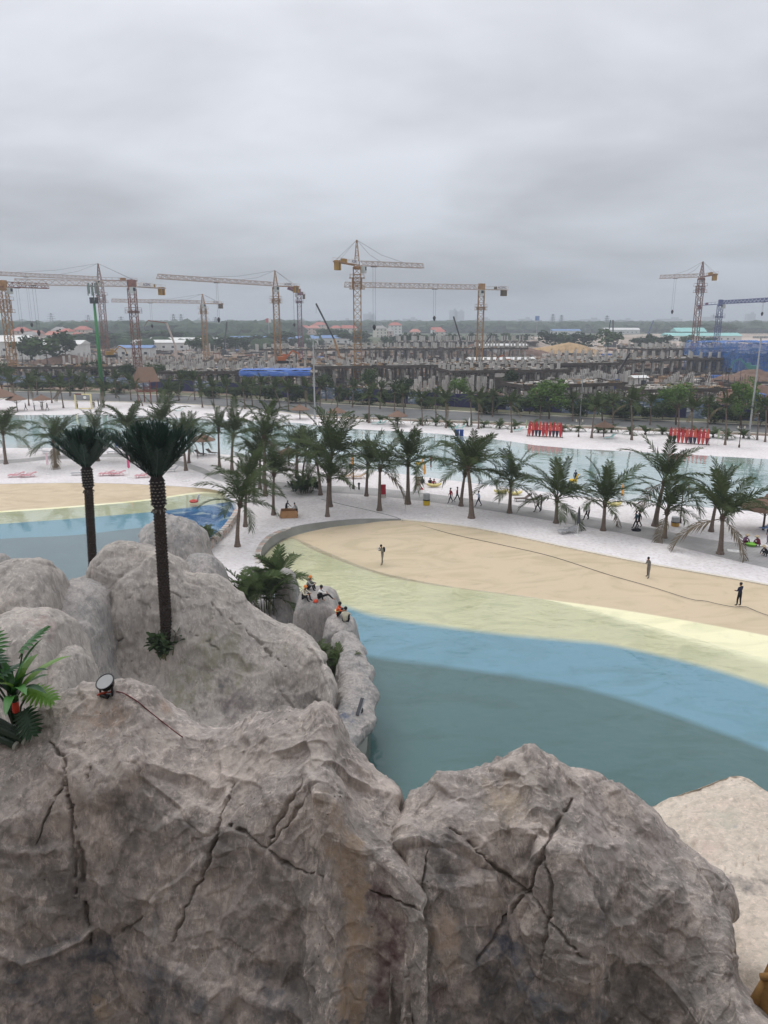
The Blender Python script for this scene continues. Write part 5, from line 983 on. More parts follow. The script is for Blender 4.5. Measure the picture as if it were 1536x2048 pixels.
# ================================================================== people
SKIN = mat('skin', (150, 108, 84), .6, .08, 4); HAIR = mat('black_hair', (22, 19, 18), .6, .2, 10); SHOE = mat('dark_shoe', (30, 28, 28), .6)
def cloth(n, rgb): return mat(n, rgb, .85, .18, 7, bump=.25, bscale=12)
UNI = cloth('grey_green_uniform', (128, 124, 112)); UNI2 = cloth('grey_uniform', (116, 112, 106)); NAVYC = cloth('navy_jacket', (28, 34, 62)); BLKC = cloth('black_cloth', (28, 28, 32)); REDC = cloth('red_shirt', (150, 28, 40)); LBLU = cloth('light_blue_shirt', (186, 200, 222)); WHTC = cloth('white_shirt', (216, 214, 212)); MARC = cloth('maroon_shirt', (96, 26, 44)); TEALC = cloth('teal_shirt', (44, 76, 88)); GREYS = cloth('grey_shirt', (150, 150, 148)); PURP = cloth('purple_patterned_shirt', (112, 72, 104)); ORV = cloth('orange_vest', (226, 92, 46)); BEIG = cloth('beige_shirt', (196, 190, 168)); STRAW = mat('straw_hat', (206, 186, 152), .9, .15, 20); HELM = mat('orange_helmet', (214, 128, 54), .4); LEMON = mat('reflective_strip', (226, 222, 150), .4)
def pose(kind, v=0):
    """joints (x forward, y left, z up) for an adult 1.7 m tall; returns points with radii and edges with a body region"""
    J, E = {}, []
    def j(n, x, y, z, r): J[n] = (x, y, z, r)
    def e(a, b, reg): E.append((a, b, reg))
    if kind in ('stand', 'walk', 'phone', 'talk', 'carry'):
        hz = .93; j('pel', 0, 0, hz, .135); j('wai', .0, 0, 1.08, .125); j('che', .01, 0, 1.28, .15); j('nek', .01, 0, 1.45, .055)
        lean = {'phone': .03, 'carry': .12}.get(kind, .0); J['che'] = (.01 + lean, 0, 1.28, .15); J['nek'] = (.02 + lean * 1.6, 0, 1.45, .055)
        hx = .03 + lean * 1.9 + (.05 if kind == 'phone' else 0)
        st = {'walk': .30, 'talk': .06, 'phone': .10, 'carry': .12}.get(kind, .03)
        for s, y in (('L', .1), ('R', -.1)):
            f = 1 if s == 'L' else -1; k = f * st
            j('hip' + s, 0, y, .88, .095); j('kne' + s, k * .55 + .03, y * (1.1 if kind != 'phone' else 1.5), .49, .065); j('ank' + s, k - (.05 if f < 0 and kind == 'walk' else 0), y * (1.1 if kind != 'phone' else 2.0), .09 + (.05 if f < 0 and kind == 'walk' else 0), .045); j('toe' + s, k + .16, y * (1.2 if kind != 'phone' else 2.2), .04, .036)
        arms = {'stand': ((.0, .24, 1.13), (.04, .25, .88)), 'walk': ((.0, .23, 1.13), (.12, .24, .90)), 'phone': ((.12, .22, 1.16), (.22, .06, 1.42)), 'talk': ((.05, .24, 1.12), (.22, .2, 1.1)), 'carry': ((.18, .24, 1.12), (.42, .2, 1.0))}[kind]
        for s, f in (('L', 1), ('R', -1)):
            (ex, ey, ez), (wx, wy, wz) = arms
            if kind == 'walk' and f > 0: ex, wx = -.12, -.10
            if kind == 'phone' and f < 0: (ex, ey, ez), (wx, wy, wz) = (.06, .23, 1.14), (.2, .12, 1.18)
            if kind == 'walk' and v == 1 and f < 0: (ex, ey, ez), (wx, wy, wz) = (.2, .26, 1.2), (.38, .3, 1.38)
            j('sho' + s, .01 + lean, .165 * f, 1.39, .07); j('elb' + s, ex + lean, ey * f, ez, .047); j('wri' + s, wx + lean, wy * f, wz, .036)
            d = Vector((wx - ex, (wy - ey) * f, wz - ez)).normalized() * .12; j('han' + s, wx + lean + d.x, wy * f + d.y, wz + d.z, .038)
        j('hea', hx, 0, 1.58, .088); j('top', hx, 0, 1.64, .085); j('fac', hx + .08, 0, 1.565, .03)
    elif kind == 'sit':      # on a rock, knees drawn up, arms over the knees
        j('pel', 0, 0, .13, .14); j('wai', .02, 0, .30, .125); j('che', .10, 0, .50, .145); j('nek', .17, 0, .66, .055); hx = .22
        for s, y in (('L', .12), ('R', -.12)):
            k = v * (.12 if s == 'L' else -.05)
            j('hip' + s, .06, y * .9, .13, .10); j('kne' + s, .36 + k, y * 1.3, .45 - k * .6, .066); j('ank' + s, .48 + k * 1.6, y * 1.1, .07, .045); j('toe' + s, .63 + k * 1.6, y * 1.15, .03, .036)
            f = 1 if s == 'L' else -1; j('sho' + s, .12, .165 * f, .60, .068); j('elb' + s, .30, .25 * f, .44, .046); j('wri' + s, .48, .14 * f, .47, .035); j('han' + s, .57, .08 * f, .45, .037)
            if v == 2 and f < 0: j('elb' + s, .36, .25 * f, .55, .046); j('wri' + s, .60, .27 * f, .55, .035); j('han' + s, .72, .27 * f, .5, .037)
        j('hea', hx, 0, .79, .088); j('top', hx + .01, 0, .85, .085); j('fac', hx + .085, 0, .775, .03)
    else:                    # squat
        j('pel', -.05, 0, .28, .14); j('wai', .03, 0, .42, .13); j('che', .16, 0, .58, .15); j('nek', .27, 0, .70, .055); hx = .33
        for s, y in (('L', .12), ('R', -.12)):
            f = 1 if s == 'L' else -1; j('hip' + s, -.02, y, .27, .1); j('kne' + s, .33, y * 1.5, .45, .066); j('ank' + s, .06, y * 1.2, .08, .045); j('toe' + s, .22, y * 1.4, .035, .036)
            j('sho' + s, .2, .165 * f, .66, .068); j('elb' + s, .40, .2 * f, .46, .046); j('wri' + s, .52, .12 * f, .26, .035); j('han' + s, .58, .10 * f, .16, .037)
        j('hea', hx, 0, .80, .088); j('top', hx + .02, 0, .86, .085); j('fac', hx + .09, 0, .77, .03)
    e('pel', 'wai', 1); e('wai', 'che', 1); e('che', 'nek', 1); e('nek', 'hea', 0); e('hea', 'top', 0); e('hea', 'fac', 0)
    for s in 'LR':
        e('pel', 'hip' + s, 2); e('hip' + s, 'kne' + s, 2); e('kne' + s, 'ank' + s, 2); e('ank' + s, 'toe' + s, 3); e('che', 'sho' + s, 1); e('sho' + s, 'elb' + s, 1); e('elb' + s, 'wri' + s, 4); e('wri' + s, 'han' + s, 0)
    return J, E
BODY = {}
def body(kind, v=0):
    if (kind, v) in BODY: return BODY[(kind, v)]
    J, E = pose(kind, v); names = list(J); me = bpy.data.meshes.new('skeleton'); me.from_pydata([J[n][:3] for n in names], [(names.index(a), names.index(b)) for a, b, _ in E], [])
    o = bpy.data.objects.new('skeleton', me); COL.objects.link(o); sk = o.modifiers.new('s', 'SKIN'); sk.use_smooth_shade = True; sk.branch_smoothing = .3; ss = o.modifiers.new('d', 'SUBSURF'); ss.levels = 1; ss.render_levels = 1
    for i, n in enumerate(names): d = me.skin_vertices[0].data[i]; d.radius = (J[n][3], J[n][3]); d.use_root = (n == 'pel')
    if True:
        for i, n in enumerate(names):
            if n in ('che', 'wai', 'pel'): me.skin_vertices[0].data[i].radius = (J[n][3] * 1.12, J[n][3] * .82)
    dg = bpy.context.evaluated_depsgraph_get(); dg.update(); ev = bpy.data.meshes.new_from_object(o.evaluated_get(dg)); bpy.data.objects.remove(o); bpy.data.meshes.remove(me)
    seg = [(np.array(J[a][:3]), np.array(J[b][:3]), r) for a, b, r in E]; C = np.array([f.center for f in ev.polygons]); best = np.full(len(C), 9.0); reg = np.zeros(len(C), int)
    for a, b, r in seg:
        ab = b - a; t = np.clip((C - a) @ ab / (ab @ ab), 0, 1); d = np.linalg.norm(C - a - t[:, None] * ab, axis=1); reg = np.where(d < best, r, reg); best = np.minimum(best, d)
    ev.polygons.foreach_set('material_index', reg.astype(np.int32)); ev.polygons.foreach_set('use_smooth', [True] * len(C)); BODY[(kind, v)] = (ev, J); return BODY[(kind, v)]
def cap_mesh(m, r=.1, brim=0.0, cone=False):
    mb = MB(); mb.lathe([(.235, -.02), (.16, .05), (.06, .13), (.01, .16)] if cone else ([(r + brim, -.01)] if brim else []) + [(r, .0), (r * .97, .04), (r * .75, .085), (r * .3, .11)], 12); return mb
def person(label, loc, kind, face, shirt, trou, v=0, hat=None, pack=None, sleeve=None, sc=1.0, hair=True, group=None, shoe=None):
    """face: heading in degrees, 0 = +x (right), 90 = away from the viewer"""
    ev, J = body(kind, v); t = thing('person', label, 'person', loc, R(face), group); t.scale = (sc, sc, sc); me = ev.copy(); ix = np.zeros(len(me.polygons), np.int32); me.polygons.foreach_get('material_index', ix); me.materials.clear()
    for m in (SKIN, shirt, trou, shoe or SHOE, sleeve or shirt): me.materials.append(m)
    me.polygons.foreach_set('material_index', ix); me.update(); link('body', me, t); hd = J['top']; fc = J['fac']
    if hair:
        mb = MB(); N = 10; mb.lathe([(.088, -.07), (.099, -.02), (.097, .03), (.075, .075), (.03, .095)], 10); mb.build('hair', [HAIR], t, True, loc=(hd[0] - .018, 0, hd[2] - .005), rot=(0, -.25, 0))
    if hat: mb = cap_mesh(hat[1], .112, hat[2], hat[3]); mb.build(hat[0], [hat[1]], t, True, loc=(hd[0], 0, hd[2] + .015))
    if pack: mb = MB(); c = J['che']; mb.lathe([(.10, -.2), (.14, -.1), (.14, .1), (.08, .2)], 8); mb.build('backpack', [pack], t, True, loc=(c[0] - .17, 0, c[2] + .0), sc=(.75, 1, 1))
    return t
HH = ('helmet', HELM, .02, False); CONE = ('conical_hat', STRAW, 0, True)
def tan_at(px, py): p = at_z(px, py, tan_z(px, py)); return p
p = tan_at(765, 1129); person('man in grey-green uniform with black backpack standing on the tan floor', (p.x, p.y, p.z), 'phone', 200, UNI, UNI, pack=BLKC, sc=1.03)
pm = thing('paper_sheet', 'white sheet held up to the face by the backpack man', 'paper', (p.x - .30, p.y - .14, p.z + 1.42)); mb = MB(); mb.box((0, 0, 0), (.2, .02, .26), .4); mb.build('sheet', [WHITE], pm); mb = MB(); mb.box((0, -.014, .05), (.12, .004, .03), .4); mb.build('print', [GREYS], pm)
p = tan_at(1296, 1155); person('man in grey uniform with hand at his face on the tan floor', (p.x, p.y, p.z), 'phone', 200, UNI2, UNI2, v=0)
p = tan_at(1477, 1212); person('man in navy jacket and black trousers by the hose at right', (p.x, p.y, p.z), 'talk', 120, NAVYC, BLKC, sc=1.04)
def g(label, px, py, *a, **k): q = at_z(px, py, 0); return person(label, (q.x, q.y, q.z), *a, **k)
g('boy in dark shirt on the far side of the cardboard box', 573, 1028, 'carry', -30, BLKC, BLKC, sc=.86); g('boy in grey shirt pulling the cardboard box', 594, 1034, 'carry', 200, GREYS, BLKC, sc=.9)
b = at_z(578, 1033, 0); t = thing('cardboard_box', 'big flattened cardboard box dragged over the sand by two boys', 'box', b, .15); bx_ = [((0, -.62, .36), (1.7, .03, .72), -.35), ((0, .5, .4), (1.6, .03, .75), .25), ((-.85, -.05, .38), (.03, 1.1, .7), 0), ((.85, -.05, .36), (.03, 1.1, .66), 0)]
for c, d, tl_ in bx_: mb = MB(); mb.box(c, d, 0, 0, Matrix.Rotation(tl_, 3, 'X') if d[1] < .1 else Matrix.Rotation(.2, 3, 'Y')); mb.build('panel', [CARD], t)
mb = MB(); mb.box((0, -.05, .05), (1.65, 1.1, .03)); mb.build('floor_panel', [CARD], t)
g('woman in red shirt walking on the path, left one of two', 901, 1006, 'walk', -160, REDC, BLKC); g('woman with long hair in red walking beside a palm on the path', 914, 1004, 'walk', -20, REDC, BLKC); g('man in light blue shirt waving while walking along the path', 957, 1013, 'walk', 175, LBLU, NAVYC, v=1, sc=1.03)
g('man in white shirt walking beside a maroon shirt on the path', 1075, 1024, 'walk', 170, WHTC, BLKC); g('man in maroon shirt walking behind a white shirt on the path', 1082, 1022, 'stand', 170, MARC, BLKC)
g('white-shirted walker nearest the palm in the pair left of it', 1172, 1040, 'walk', 185, WHTC, BLKC); g('white-shirted walker behind, in the pair left of a palm', 1177, 1038, 'talk', 185, WHTC, BLKC)
g('man in teal shirt striding by the black bag on the path', 1271, 1056, 'walk', 180, TEALC, BLKC); g('man in black walking close behind the teal shirt', 1277, 1055, 'walk', 180, BLKC, BLKC)
b = at_z(1273, 1062, 0); t = thing('bag', 'black bag dropped on the path edge behind two walkers', 'bag', b); mb = MB(); mb.lathe([(.3, 0), (.38, .12), (.3, .26), (.1, .34)], 9, jit=.12); mb.build('sack', [BLKC], t, True, sc=(1.3, .8, .8)); mb = MB(); mb.tube([(-.2, 0, .25), (0, 0, .42), (.2, 0, .25)], .03, 5); mb.build('strap', [BLKC], t)
g('woman in purple shirt and conical hat squatting by the lime basin', 1487, 1090, 'squat', 20, PURP, MARC, hat=CONE); g('woman in maroon and conical hat seen from behind at the lime basin', 1517, 1094, 'squat', 100, MARC, MARC, hat=CONE); g('standing person in dark checked shirt cut by the right edge', 1536, 1088, 'stand', 200, BLKC, cloth('denim', (96, 106, 122)), hat=CONE); g('crouching person with conical hat at the bottom of the right edge path', 1533, 1112, 'squat', 190, BLKC, BLKC, hat=CONE)
b = at_z(1502, 1092, 0); t = thing('basin', 'bright lime plastic basin between two squatting women', 'basin', b); mb = MB(); mb.lathe([(.34, 0), (.44, .24), (.47, .25), (.42, .24), (.32, .04)], 16); mb.build('bowl', [LIMEC], t, True); mb = MB(); mb.lathe([(.46, .23), (.49, .25), (.46, .27)], 16); mb.build('rim', [LIMEC], t, True)
for i, (x, y, f, s_) in enumerate(((52, 821, 200, BLKC), (69, 821, 20, GREYS), (83, 820, 60, WHTC), (95, 821, 180, BLKC))): g(f'small figure under the far left thatched umbrellas, {nth(i)} from the left', x, y, 'walk' if i in (0, 3) else 'talk', f, s_, BLKC, group='figures on the far left shore')
for i, (x, y, f, s_) in enumerate(((155, 817, 0, GREYS), (187, 816, 90, BLKC), (190, 815, 200, WHTC), (197, 812, 0, BLKC))): g(f'small figure beside the pale yellow frame, {nth(i)} from the left', x, y, 'stand', f, s_, BLKC, group='figures by the yellow frame')
g('small figure in pale shirt on the far beach right of the road lamp', 853, 849, 'walk', 0, GREYS, BLKC)
g('seated bather in black beside the orange folded umbrella', 860, 970, 'sit', -90, BLKC, BLKC); g('seated bather in red beside the orange folded umbrella', 866, 972, 'sit', -60, REDC, BLKC); g('seated bather in grey behind the wooden sign', 843, 968, 'sit', 60, GREYC, BLKC)
q = at_z(862, 934, -.75); person('bather in red standing in the lagoon', tuple(q), 'stand', 200, REDC, BLKC); q = at_z(1150, 966, -.9); person('bather in the lagoon beside the yellow float', tuple(q), 'stand', 100, NAVYC, BLKC)
# people on the rocks by the pool
def on_rock(label, px, py, key, *a, **k):
    P = np.concatenate([SURF[x].reshape(-1, 3) for x in SURF if x in key]); q = to_px(P); d = np.hypot(q[:, 0] - px, q[:, 1] - py) + .5 * np.linalg.norm(P - np.array(EYE), axis=1); c = P[np.argmin(d)]
    near_ = P[np.linalg.norm(P[:, :2] - c[:2], axis=1) < .22]; return person(label, (c[0], c[1], float(np.percentile(near_[:, 2], 80)) - .04), *a, **k)
BR = ['broad grey boulder that three people sit on']; SHF = ['rock shelf that the two squatting men sit on beside the pool', BR[0]]
on_rock('seated worker with orange helmet farthest back on the broad boulder', 614, 1180, BR, 'sit', -10, GREYS, BLKC, hat=HH, hair=False, sc=1.05); on_rock('seated worker with orange helmet in front on the broad boulder', 605, 1200, BR, 'sit', -30, BEIG, BLKC, hat=HH, hair=False, sc=1.05); on_rock('seated man in white with one arm stretched out on the broad boulder', 636, 1198, BR, 'sit', -10, WHTC, BLKC, v=2, sc=1.05, shoe=SKIN)
v_ = on_rock('seated man in orange safety vest on the rock shelf', 673, 1233, SHF, 'sit', 0, ORV, BLKC, sleeve=SKIN, sc=1.05); mb = MB(); mb.lathe([(.15, .0), (.155, .05)], 12); mb.build('reflective_band', [LEMON], v_, loc=(.05, 0, .36), sc=(.98, 1.14, 1)); on_rock('seated man in pale shirt seen from behind on the rock shelf', 690, 1246, SHF, 'sit', 80, BEIG, BLKC, sc=1.05, sleeve=SKIN)
P = SURF[BR[0]]; c = pick(P, 632, 1203); t = thing('safety_helmet', 'orange helmet lying on the broad boulder beside a seated man', 'helmet', tuple(c)); mb = cap_mesh(HELM, .13, .03); mb.build('shell', [colr('red_orange_helmet', (206, 76, 46), .4)], t, True, sc=1.2); mb = MB(); mb.tube([(-.1, 0, 0), (0, .1, .0), (.1, 0, 0)], .012, 4); mb.build('strap', [BLKC], t)
q = at_z(478, 1218, 0); person('figure in dark clothes half hidden behind the big boulder ridge', tuple(q), 'stand', 90, GREYC, BLKC, sc=.95); q = at_z(535, 1160, 0); person('figure whose head shows above the bushy palm clump', tuple(q), 'stand', 0, WHTC, BLKC, sc=.95)
# ================================================================== tower cranes
def lattice(mb, p, q, w, bay, t, m=0, tri=False):
    """truss of square (or triangular) section from p to q"""
    p, q = Vector(p), Vector(q); L = (q - p).length; d = (q - p) / L; n = max(2, int(round(L / bay)))
    a = d.cross(Vector((0, 0, 1)))
    if a.length < .05: a = Vector((1, 0, 0))
    a.normalize(); b = a.cross(d).normalized()
    if b.z < 0 and tri: b = -b
    off = [a * w / 2, -a * w / 2, b * w * 1.0] if tri else [(a * i + b * j) * w / 2 for i, j in ((-1, -1), (1, -1), (1, 1), (-1, 1))]
    k = len(off)
    for o in off: mb.bar(p + o, q + o, t * 1.35, m=m)
    for i in range(n):
        u, v_ = p + d * (L * i / n), p + d * (L * (i + 1) / n)
        for j in range(k):
            o1, o2 = off[j], off[(j + 1) % k]
            mb.bar(u + (o1 if i % 2 else o2), v_ + (o2 if i % 2 else o1), t * .8, m=m)
            mb.bar(v_ + o1, v_ + o2, t * .7, m=m)
ORC = mat('crane_yellow_orange', (156, 118, 74), .6, .25, .8); RSC = mat('crane_rust_red', (128, 88, 76), .65, .25, .8); WHC = mat('crane_white', (184, 170, 162), .6, .15, .8); PUC = mat('crane_purple_red', (122, 78, 96), .6, .2, .8); BLC = mat('crane_blue', (84, 92, 136), .6, .2, .8); CWT = mat('counterweight_yellow', (160, 124, 50), .75, .3, .6); CWD = mat('counterweight_dark', (92, 78, 56), .8, .3, .6); CABLE = mat('steel_cable', (96, 98, 102), .6)
LOGO = mat('dark_blue_lettering', (30, 52, 110), .6)
def crane(label, mpx, jpy, Yd, tip, ctip, apex=None, mm=ORC, jm=WHC, cm=CWT, w=2.0, hook=None, plat=(), flat_=False, sign=None, base_px=None):
    """mast at picture column mpx, jib level at row jpy, standing Yd metres away; jib and counter-jib tips given in the picture"""
    top = at_y(mpx, jpy, Yd); zj = top.z; base = Vector((top.x, Yd, 0)) ; t = thing('tower_crane', label, 'tower crane', base, 0, 'tower cranes over the building site'); rel = lambda P: Vector(P) - base
    mb = MB(); lattice(mb, (0, 0, 0), (0, 0, zj - .6), w, w * .95, .17); mb.build('mast', [mm], t)
    def tipp(px, py):
        P = at_z(px, py, zj) if abs(ray(px, py).z) > 1e-3 else at_y(px, py, Yd); r_ = rel(P); r_.z = zj
        return r_
    T, Cc = tip if isinstance(tip, Vector) else tipp(*tip), ctip if isinstance(ctip, Vector) else tipp(*ctip)
    dj = (T - Vector((0, 0, zj))).normalized()
    mb = MB(); lattice(mb, Vector((0, 0, zj)) + dj * 1.2, T, 1.3 if not flat_ else 1.6, 1.9, .2, tri=True); mb.build('jib', [jm], t)
    dc = Vector((Cc.x, Cc.y, 0)); Lc = dc.length; dc.normalize(); z0 = Vector((0, 0, zj))
    mb = MB(); s_ = Vector((-dc.y, dc.x, 0)); [mb.bar(z0 + dc * .5 + s_ * k, z0 + dc * Lc + s_ * k, .22, .3) for k in (-.7, .7)]; [mb.bar(z0 + dc * (Lc * i / 6) - s_ * .7, z0 + dc * (Lc * i / 6) + s_ * .7, .12) for i in range(1, 7)]
    for k in (-.75, .75): mb.bar(z0 + dc * 1 + s_ * k + Vector((0, 0, 1.1)), z0 + dc * Lc + s_ * k + Vector((0, 0, 1.1)), .05); [mb.bar(z0 + dc * (Lc * i / 6) + s_ * k, z0 + dc * (Lc * i / 6) + s_ * k + Vector((0, 0, 1.1)), .05) for i in range(1, 7)]
    mb.build('counter_jib', [mm if not flat_ else jm], t)
    yaw = math.atan2(dc.y, dc.x)
    for i in range(3): mb = MB(); mb.box(z0 + dc * (Lc - .7 - .72 * i) + Vector((0, 0, -.9)), (.64, 1.3, 2.6), yaw); mb.build('counterweight', [cm if i % 2 == 0 else CWD], t)
    mb = MB(); mb.box(z0 + dc * (Lc * .62) + Vector((0, 0, .6)), (2.4, 1.0, 1.1), yaw); mb.build('winch_house', [cm], t)
    cb = MB(); cd = s_ * (-1.5 if s_.y > 0 else 1.5); cb.box(z0 + cd * .9 + dj * .8 + Vector((0, 0, -1.2)), (1.5, 1.3, 2.0), yaw); cb.build('cab', [mat('crane_cab', (188, 194, 190), .4)], t)
    wn_ = MB(); wn_.box(z0 + cd * 1.36 + dj * .8 + Vector((0, 0, -.9)), (1.1, .05, 1.0), yaw); wn_.build('cab_window', [mat('dark_glass', (52, 62, 70), .15, .1, 2)], t)
    sl = MB(); sl.lathe([(1.25, -1.1), (1.35, -.6), (1.0, -.2)], 14, c=(0, 0, zj)); sl.build('slewing_ring', [mm], t)
    if apex:
        za = at_y(mpx, apex, Yd).z; mb = MB(); A = Vector((0, 0, za))
        for x, y in ((.8, .8), (-.8, .8), (.8, -.8), (-.8, -.8)): mb.bar((x, y, zj - .2), A + Vector((x * .15, y * .15, 0)), .17)
        nb = 5
        for i in range(nb):
            f0, f1 = i / nb, (i + 1) / nb; r0, r1 = .8 * (1 - .85 * f0), .8 * (1 - .85 * f1); za0, za1 = zj + (za - zj) * f0, zj + (za - zj) * f1
            for (x0, y0), (x1, y1) in zip(((1, 1), (-1, 1), (-1, -1), (1, -1)), ((-1, 1), (-1, -1), (1, -1), (1, 1))): mb.bar((x0 * r0, y0 * r0, za0), (x1 * r1, y1 * r1, za1), .1); mb.bar((x0 * r1, y0 * r1, za1), (x1 * r1, y1 * r1, za1), .09)
        mb.build('tower_head', [mm], t); mb = MB(); top_ = A
        for f in (.36, .72): mb.tube([top_, top_.lerp(z0.lerp(T, f), .5) + Vector((0, 0, -.3)), z0.lerp(T, f) + Vector((0, 0, 1.2))], .045, 4)
        for k in (-.6, .6): mb.tube([top_, z0 + dc * (Lc - 1) + s_ * k + Vector((0, 0, .2))], .045, 4)
        mb.build('tie_bar', [CABLE], t)
    else:
        mb = MB(); mb.box(z0 + Vector((0, 0, .9)), (1.9, 1.9, 2.4), yaw); mb.build('tower_head', [mm], t)
    for py in plat:
        zp = at_y(mpx, py, Yd).z; mb = MB(); r_ = w * .95; [mb.bar((r_ * a, r_ * b_, zp), (r_ * c, r_ * d_, zp), .5, .1) for a, b_, c, d_ in ((-1, -1, 1, -1), (1, -1, 1, 1), (1, 1, -1, 1), (-1, 1, -1, -1))]; [mb.bar((r_ * a, r_ * b_, zp + 1), (r_ * c, r_ * d_, zp + 1), .07) for a, b_, c, d_ in ((-1, -1, 1, -1), (1, -1, 1, 1), (1, 1, -1, 1), (-1, 1, -1, -1))]; [mb.bar((r_ * a, r_ * b_, zp), (r_ * a, r_ * b_, zp + 1), .07) for a in (-1, 0, 1) for b_ in (-1, 1)]; mb.build('platform', [mm], t)
    if len(plat) > 1:
        za_, zb_ = at_y(mpx, plat[0], Yd).z, at_y(mpx, plat[-1], Yd).z; mb = MB(); lattice(mb, (0, 0, zb_), (0, 0, za_), w * 1.28, w * .9, .15); mb.build('climbing_frame', [mm], t)
    if hook:
        f, py = hook; Hp = z0.lerp(T, f); P = at_y(768, py, Yd + Hp.y); mb = MB(); [mb.tube([Hp + dj * k, Vector((Hp.x, Hp.y, P.z + .8)) + dj * k], .035, 4) for k in (-.4, .4)]; mb.build('hoist_rope', [CABLE], t); mb = MB(); mb.box(Hp + Vector((0, 0, -.15)), (1.6, 1.2, .3), math.atan2(dj.y, dj.x)); mb.build('trolley', [BLACK], t); mb = MB(); mb.lathe([(.1, -.9), (.5, -.2), (.55, .4), (.2, .9)], 8, c=(Hp.x, Hp.y, P.z)); mb.build('hook_block', [BLACK], t)
    if sign:
        f0, f1, txt = sign; a, b_ = z0 + dc * Lc * f0, z0 + dc * Lc * f1; cc = (a + b_) / 2; fs = -1 if s_.y > 0 else 1; pn = MB(); pn.box(cc + s_ * fs * .95 + Vector((0, 0, .75)), ((b_ - a).length, .06, 1.25), yaw); pn.build('sign_panel', [WHITE], t)
        cu = bpy.data.curves.new('lettering', 'FONT'); cu.body = txt; cu.size = 1.15; cu.align_x = 'CENTER'; cu.align_y = 'CENTER'; cu.extrude = .01
        o_ = bpy.data.objects.new('lettering', cu); dgx = None; o_.data.materials.append(LOGO); COL.objects.link(o_); dg = bpy.context.evaluated_depsgraph_get(); me = bpy.data.meshes.new_from_object(o_.evaluated_get(dg)); bpy.data.objects.remove(o_)
        ang = math.atan2(dc.y, dc.x); ang = ang if abs(ang) < math.pi / 2 else ang + math.pi
        link('lettering', me, t, tuple(cc + s_ * fs * 1.0 + Vector((0, 0, .75))), (math.pi / 2, 0, ang))
    return t
crane('tall ochre tower crane in the middle, its short jib pointing right', 714, 531, 232, (846, 536), (671, 523), 480, ORC, WHC, CWT, 2.2, (.25, 655), (556, 578), sign=(.1, .45, 'ACEPIC'))
crane('flat-top crane with a long white jib reaching left to the middle crane', 963, 579, 285, (690, 574), (1014, 580), None, ORC, WHC, CWD, 2.1, (.36, 637), (614, 620), True, sign=(.55, .95, 'ACEPIC'))
crane('flat-top crane with a yellow counterweight box, behind the green telecom pole', 263, 573, 245, (30, 569), (328, 577), None, RSC, WHC, CWT, 2.1, (.85, 666), (622, 626), True, sign=(.18, .6, 'ACEPIC'))
crane('tall crane at left with pointed head and long jib running out of frame', 199, 560, 330, (-60, 548), (274, 562), 527, RSC, WHC, ORC, 2.2, (.6, 650), (605, 590))
crane('crane cut by the left edge with its jib pointing away', 6, 574, 250, (96, 577), (-40, 571), None, ORC, RSC, CWD, 2.1, (.3, 662), (600, 625), True)
crane('small distant crane with pointed head left of centre', 406, 607, 370, (224, 604), (445, 608), 588, ORC, WHC, CWD, 2.1, (.6, 652), (618, 628), sign=(.3, .85, 'DELTA'))
crane('ochre crane with pointed head left of the short purple crane', 551, 572, 292, (316, 557), (597, 574), 541, ORC, WHC, CWT, 2.1, (.55, 640), (598, 606), sign=(.25, .7, 'ACEPIC'))
crane('short purple-red crane standing just right of an ochre crane', 598, 586, 400, (578, 578), (608, 590), None, PUC, PUC, CWD, 2.1, (.6, 650), (602, 606), True)
crane('rust and white crane at right with pointed head and jib to the left', 1403, 554, 318, (1320, 557), (1432, 549), 523, RSC, WHC, CWT, 2.1, (.62, 624), (572, 585), sign=(.2, .6, 'CTC'))
crane('blue flat-top crane at the right edge', 1441, 608, 385, (1640, 598), (1398, 611), None, BLC, BLC, PUC, 2.1, (.5, 628), (632, 636), True)
# --- mobile cranes and a concrete pump
def mobile(label, px, py, Yd, tips, cols, w=1.0):
    base = at_y(px, py, Yd); base.z = 0; t = thing('mobile_crane', label, 'mobile crane', base, 0, 'mobile cranes on the site')
    mb = MB(); mb.box((0, 0, 1.2), (2.6, 7.5, 1.2)); mb.build('carrier', [cols[0]], t); mb = MB(); mb.box((.3, -2.2, 2.5), (2.0, 2.2, 1.6)); mb.build('cab', [cols[0]], t)
    for x in (-1.3, 1.3):
        for y in (-2.6, -1.0, 1.4, 2.8): mb = MB(); mb.lathe([(.55, -.15), (.55, .15)], 12); mb.build('wheel', [BLACK], t, loc=(x, y, .55), rot=(0, math.pi / 2, 0))
    pts = [Vector((0, 0, 2.2))] + [at_y(x, y, Yd) - base for x, y in tips]
    for i in range(len(pts) - 1): mb = MB(); mb.bar(pts[i], pts[i + 1], w * (1 - .25 * i), m=0); mb.build('boom', [cols[min(i + 1, len(cols) - 1)]], t)
    e = pts[-1]; mb = MB(); mb.tube([e, e + Vector((0, 0, -4))], .05, 4); mb.build('hoist_rope', [CABLE], t); return t
mobile('mobile crane with black upper boom left of the middle crane', 682, 706, 330, [(668, 678), (632, 607)], (ORC, ORC, BLACK), .9)
mobile('mobile crane with slanting dark boom right of centre', 928, 700, 380, [(924, 690), (907, 633)], (ORC, ORC, BLACK), .9)
mobile('mobile crane with short dark boom leaning right', 966, 700, 420, [(968, 690), (984, 667)], (BLC, BLC, BLACK), .9)
mobile('small loader crane with a dark boom among the right-hand columns', 1222, 770, 215, [(1228, 758), (1260, 706)], (BLUEP, SKYB, BLACK), .6)
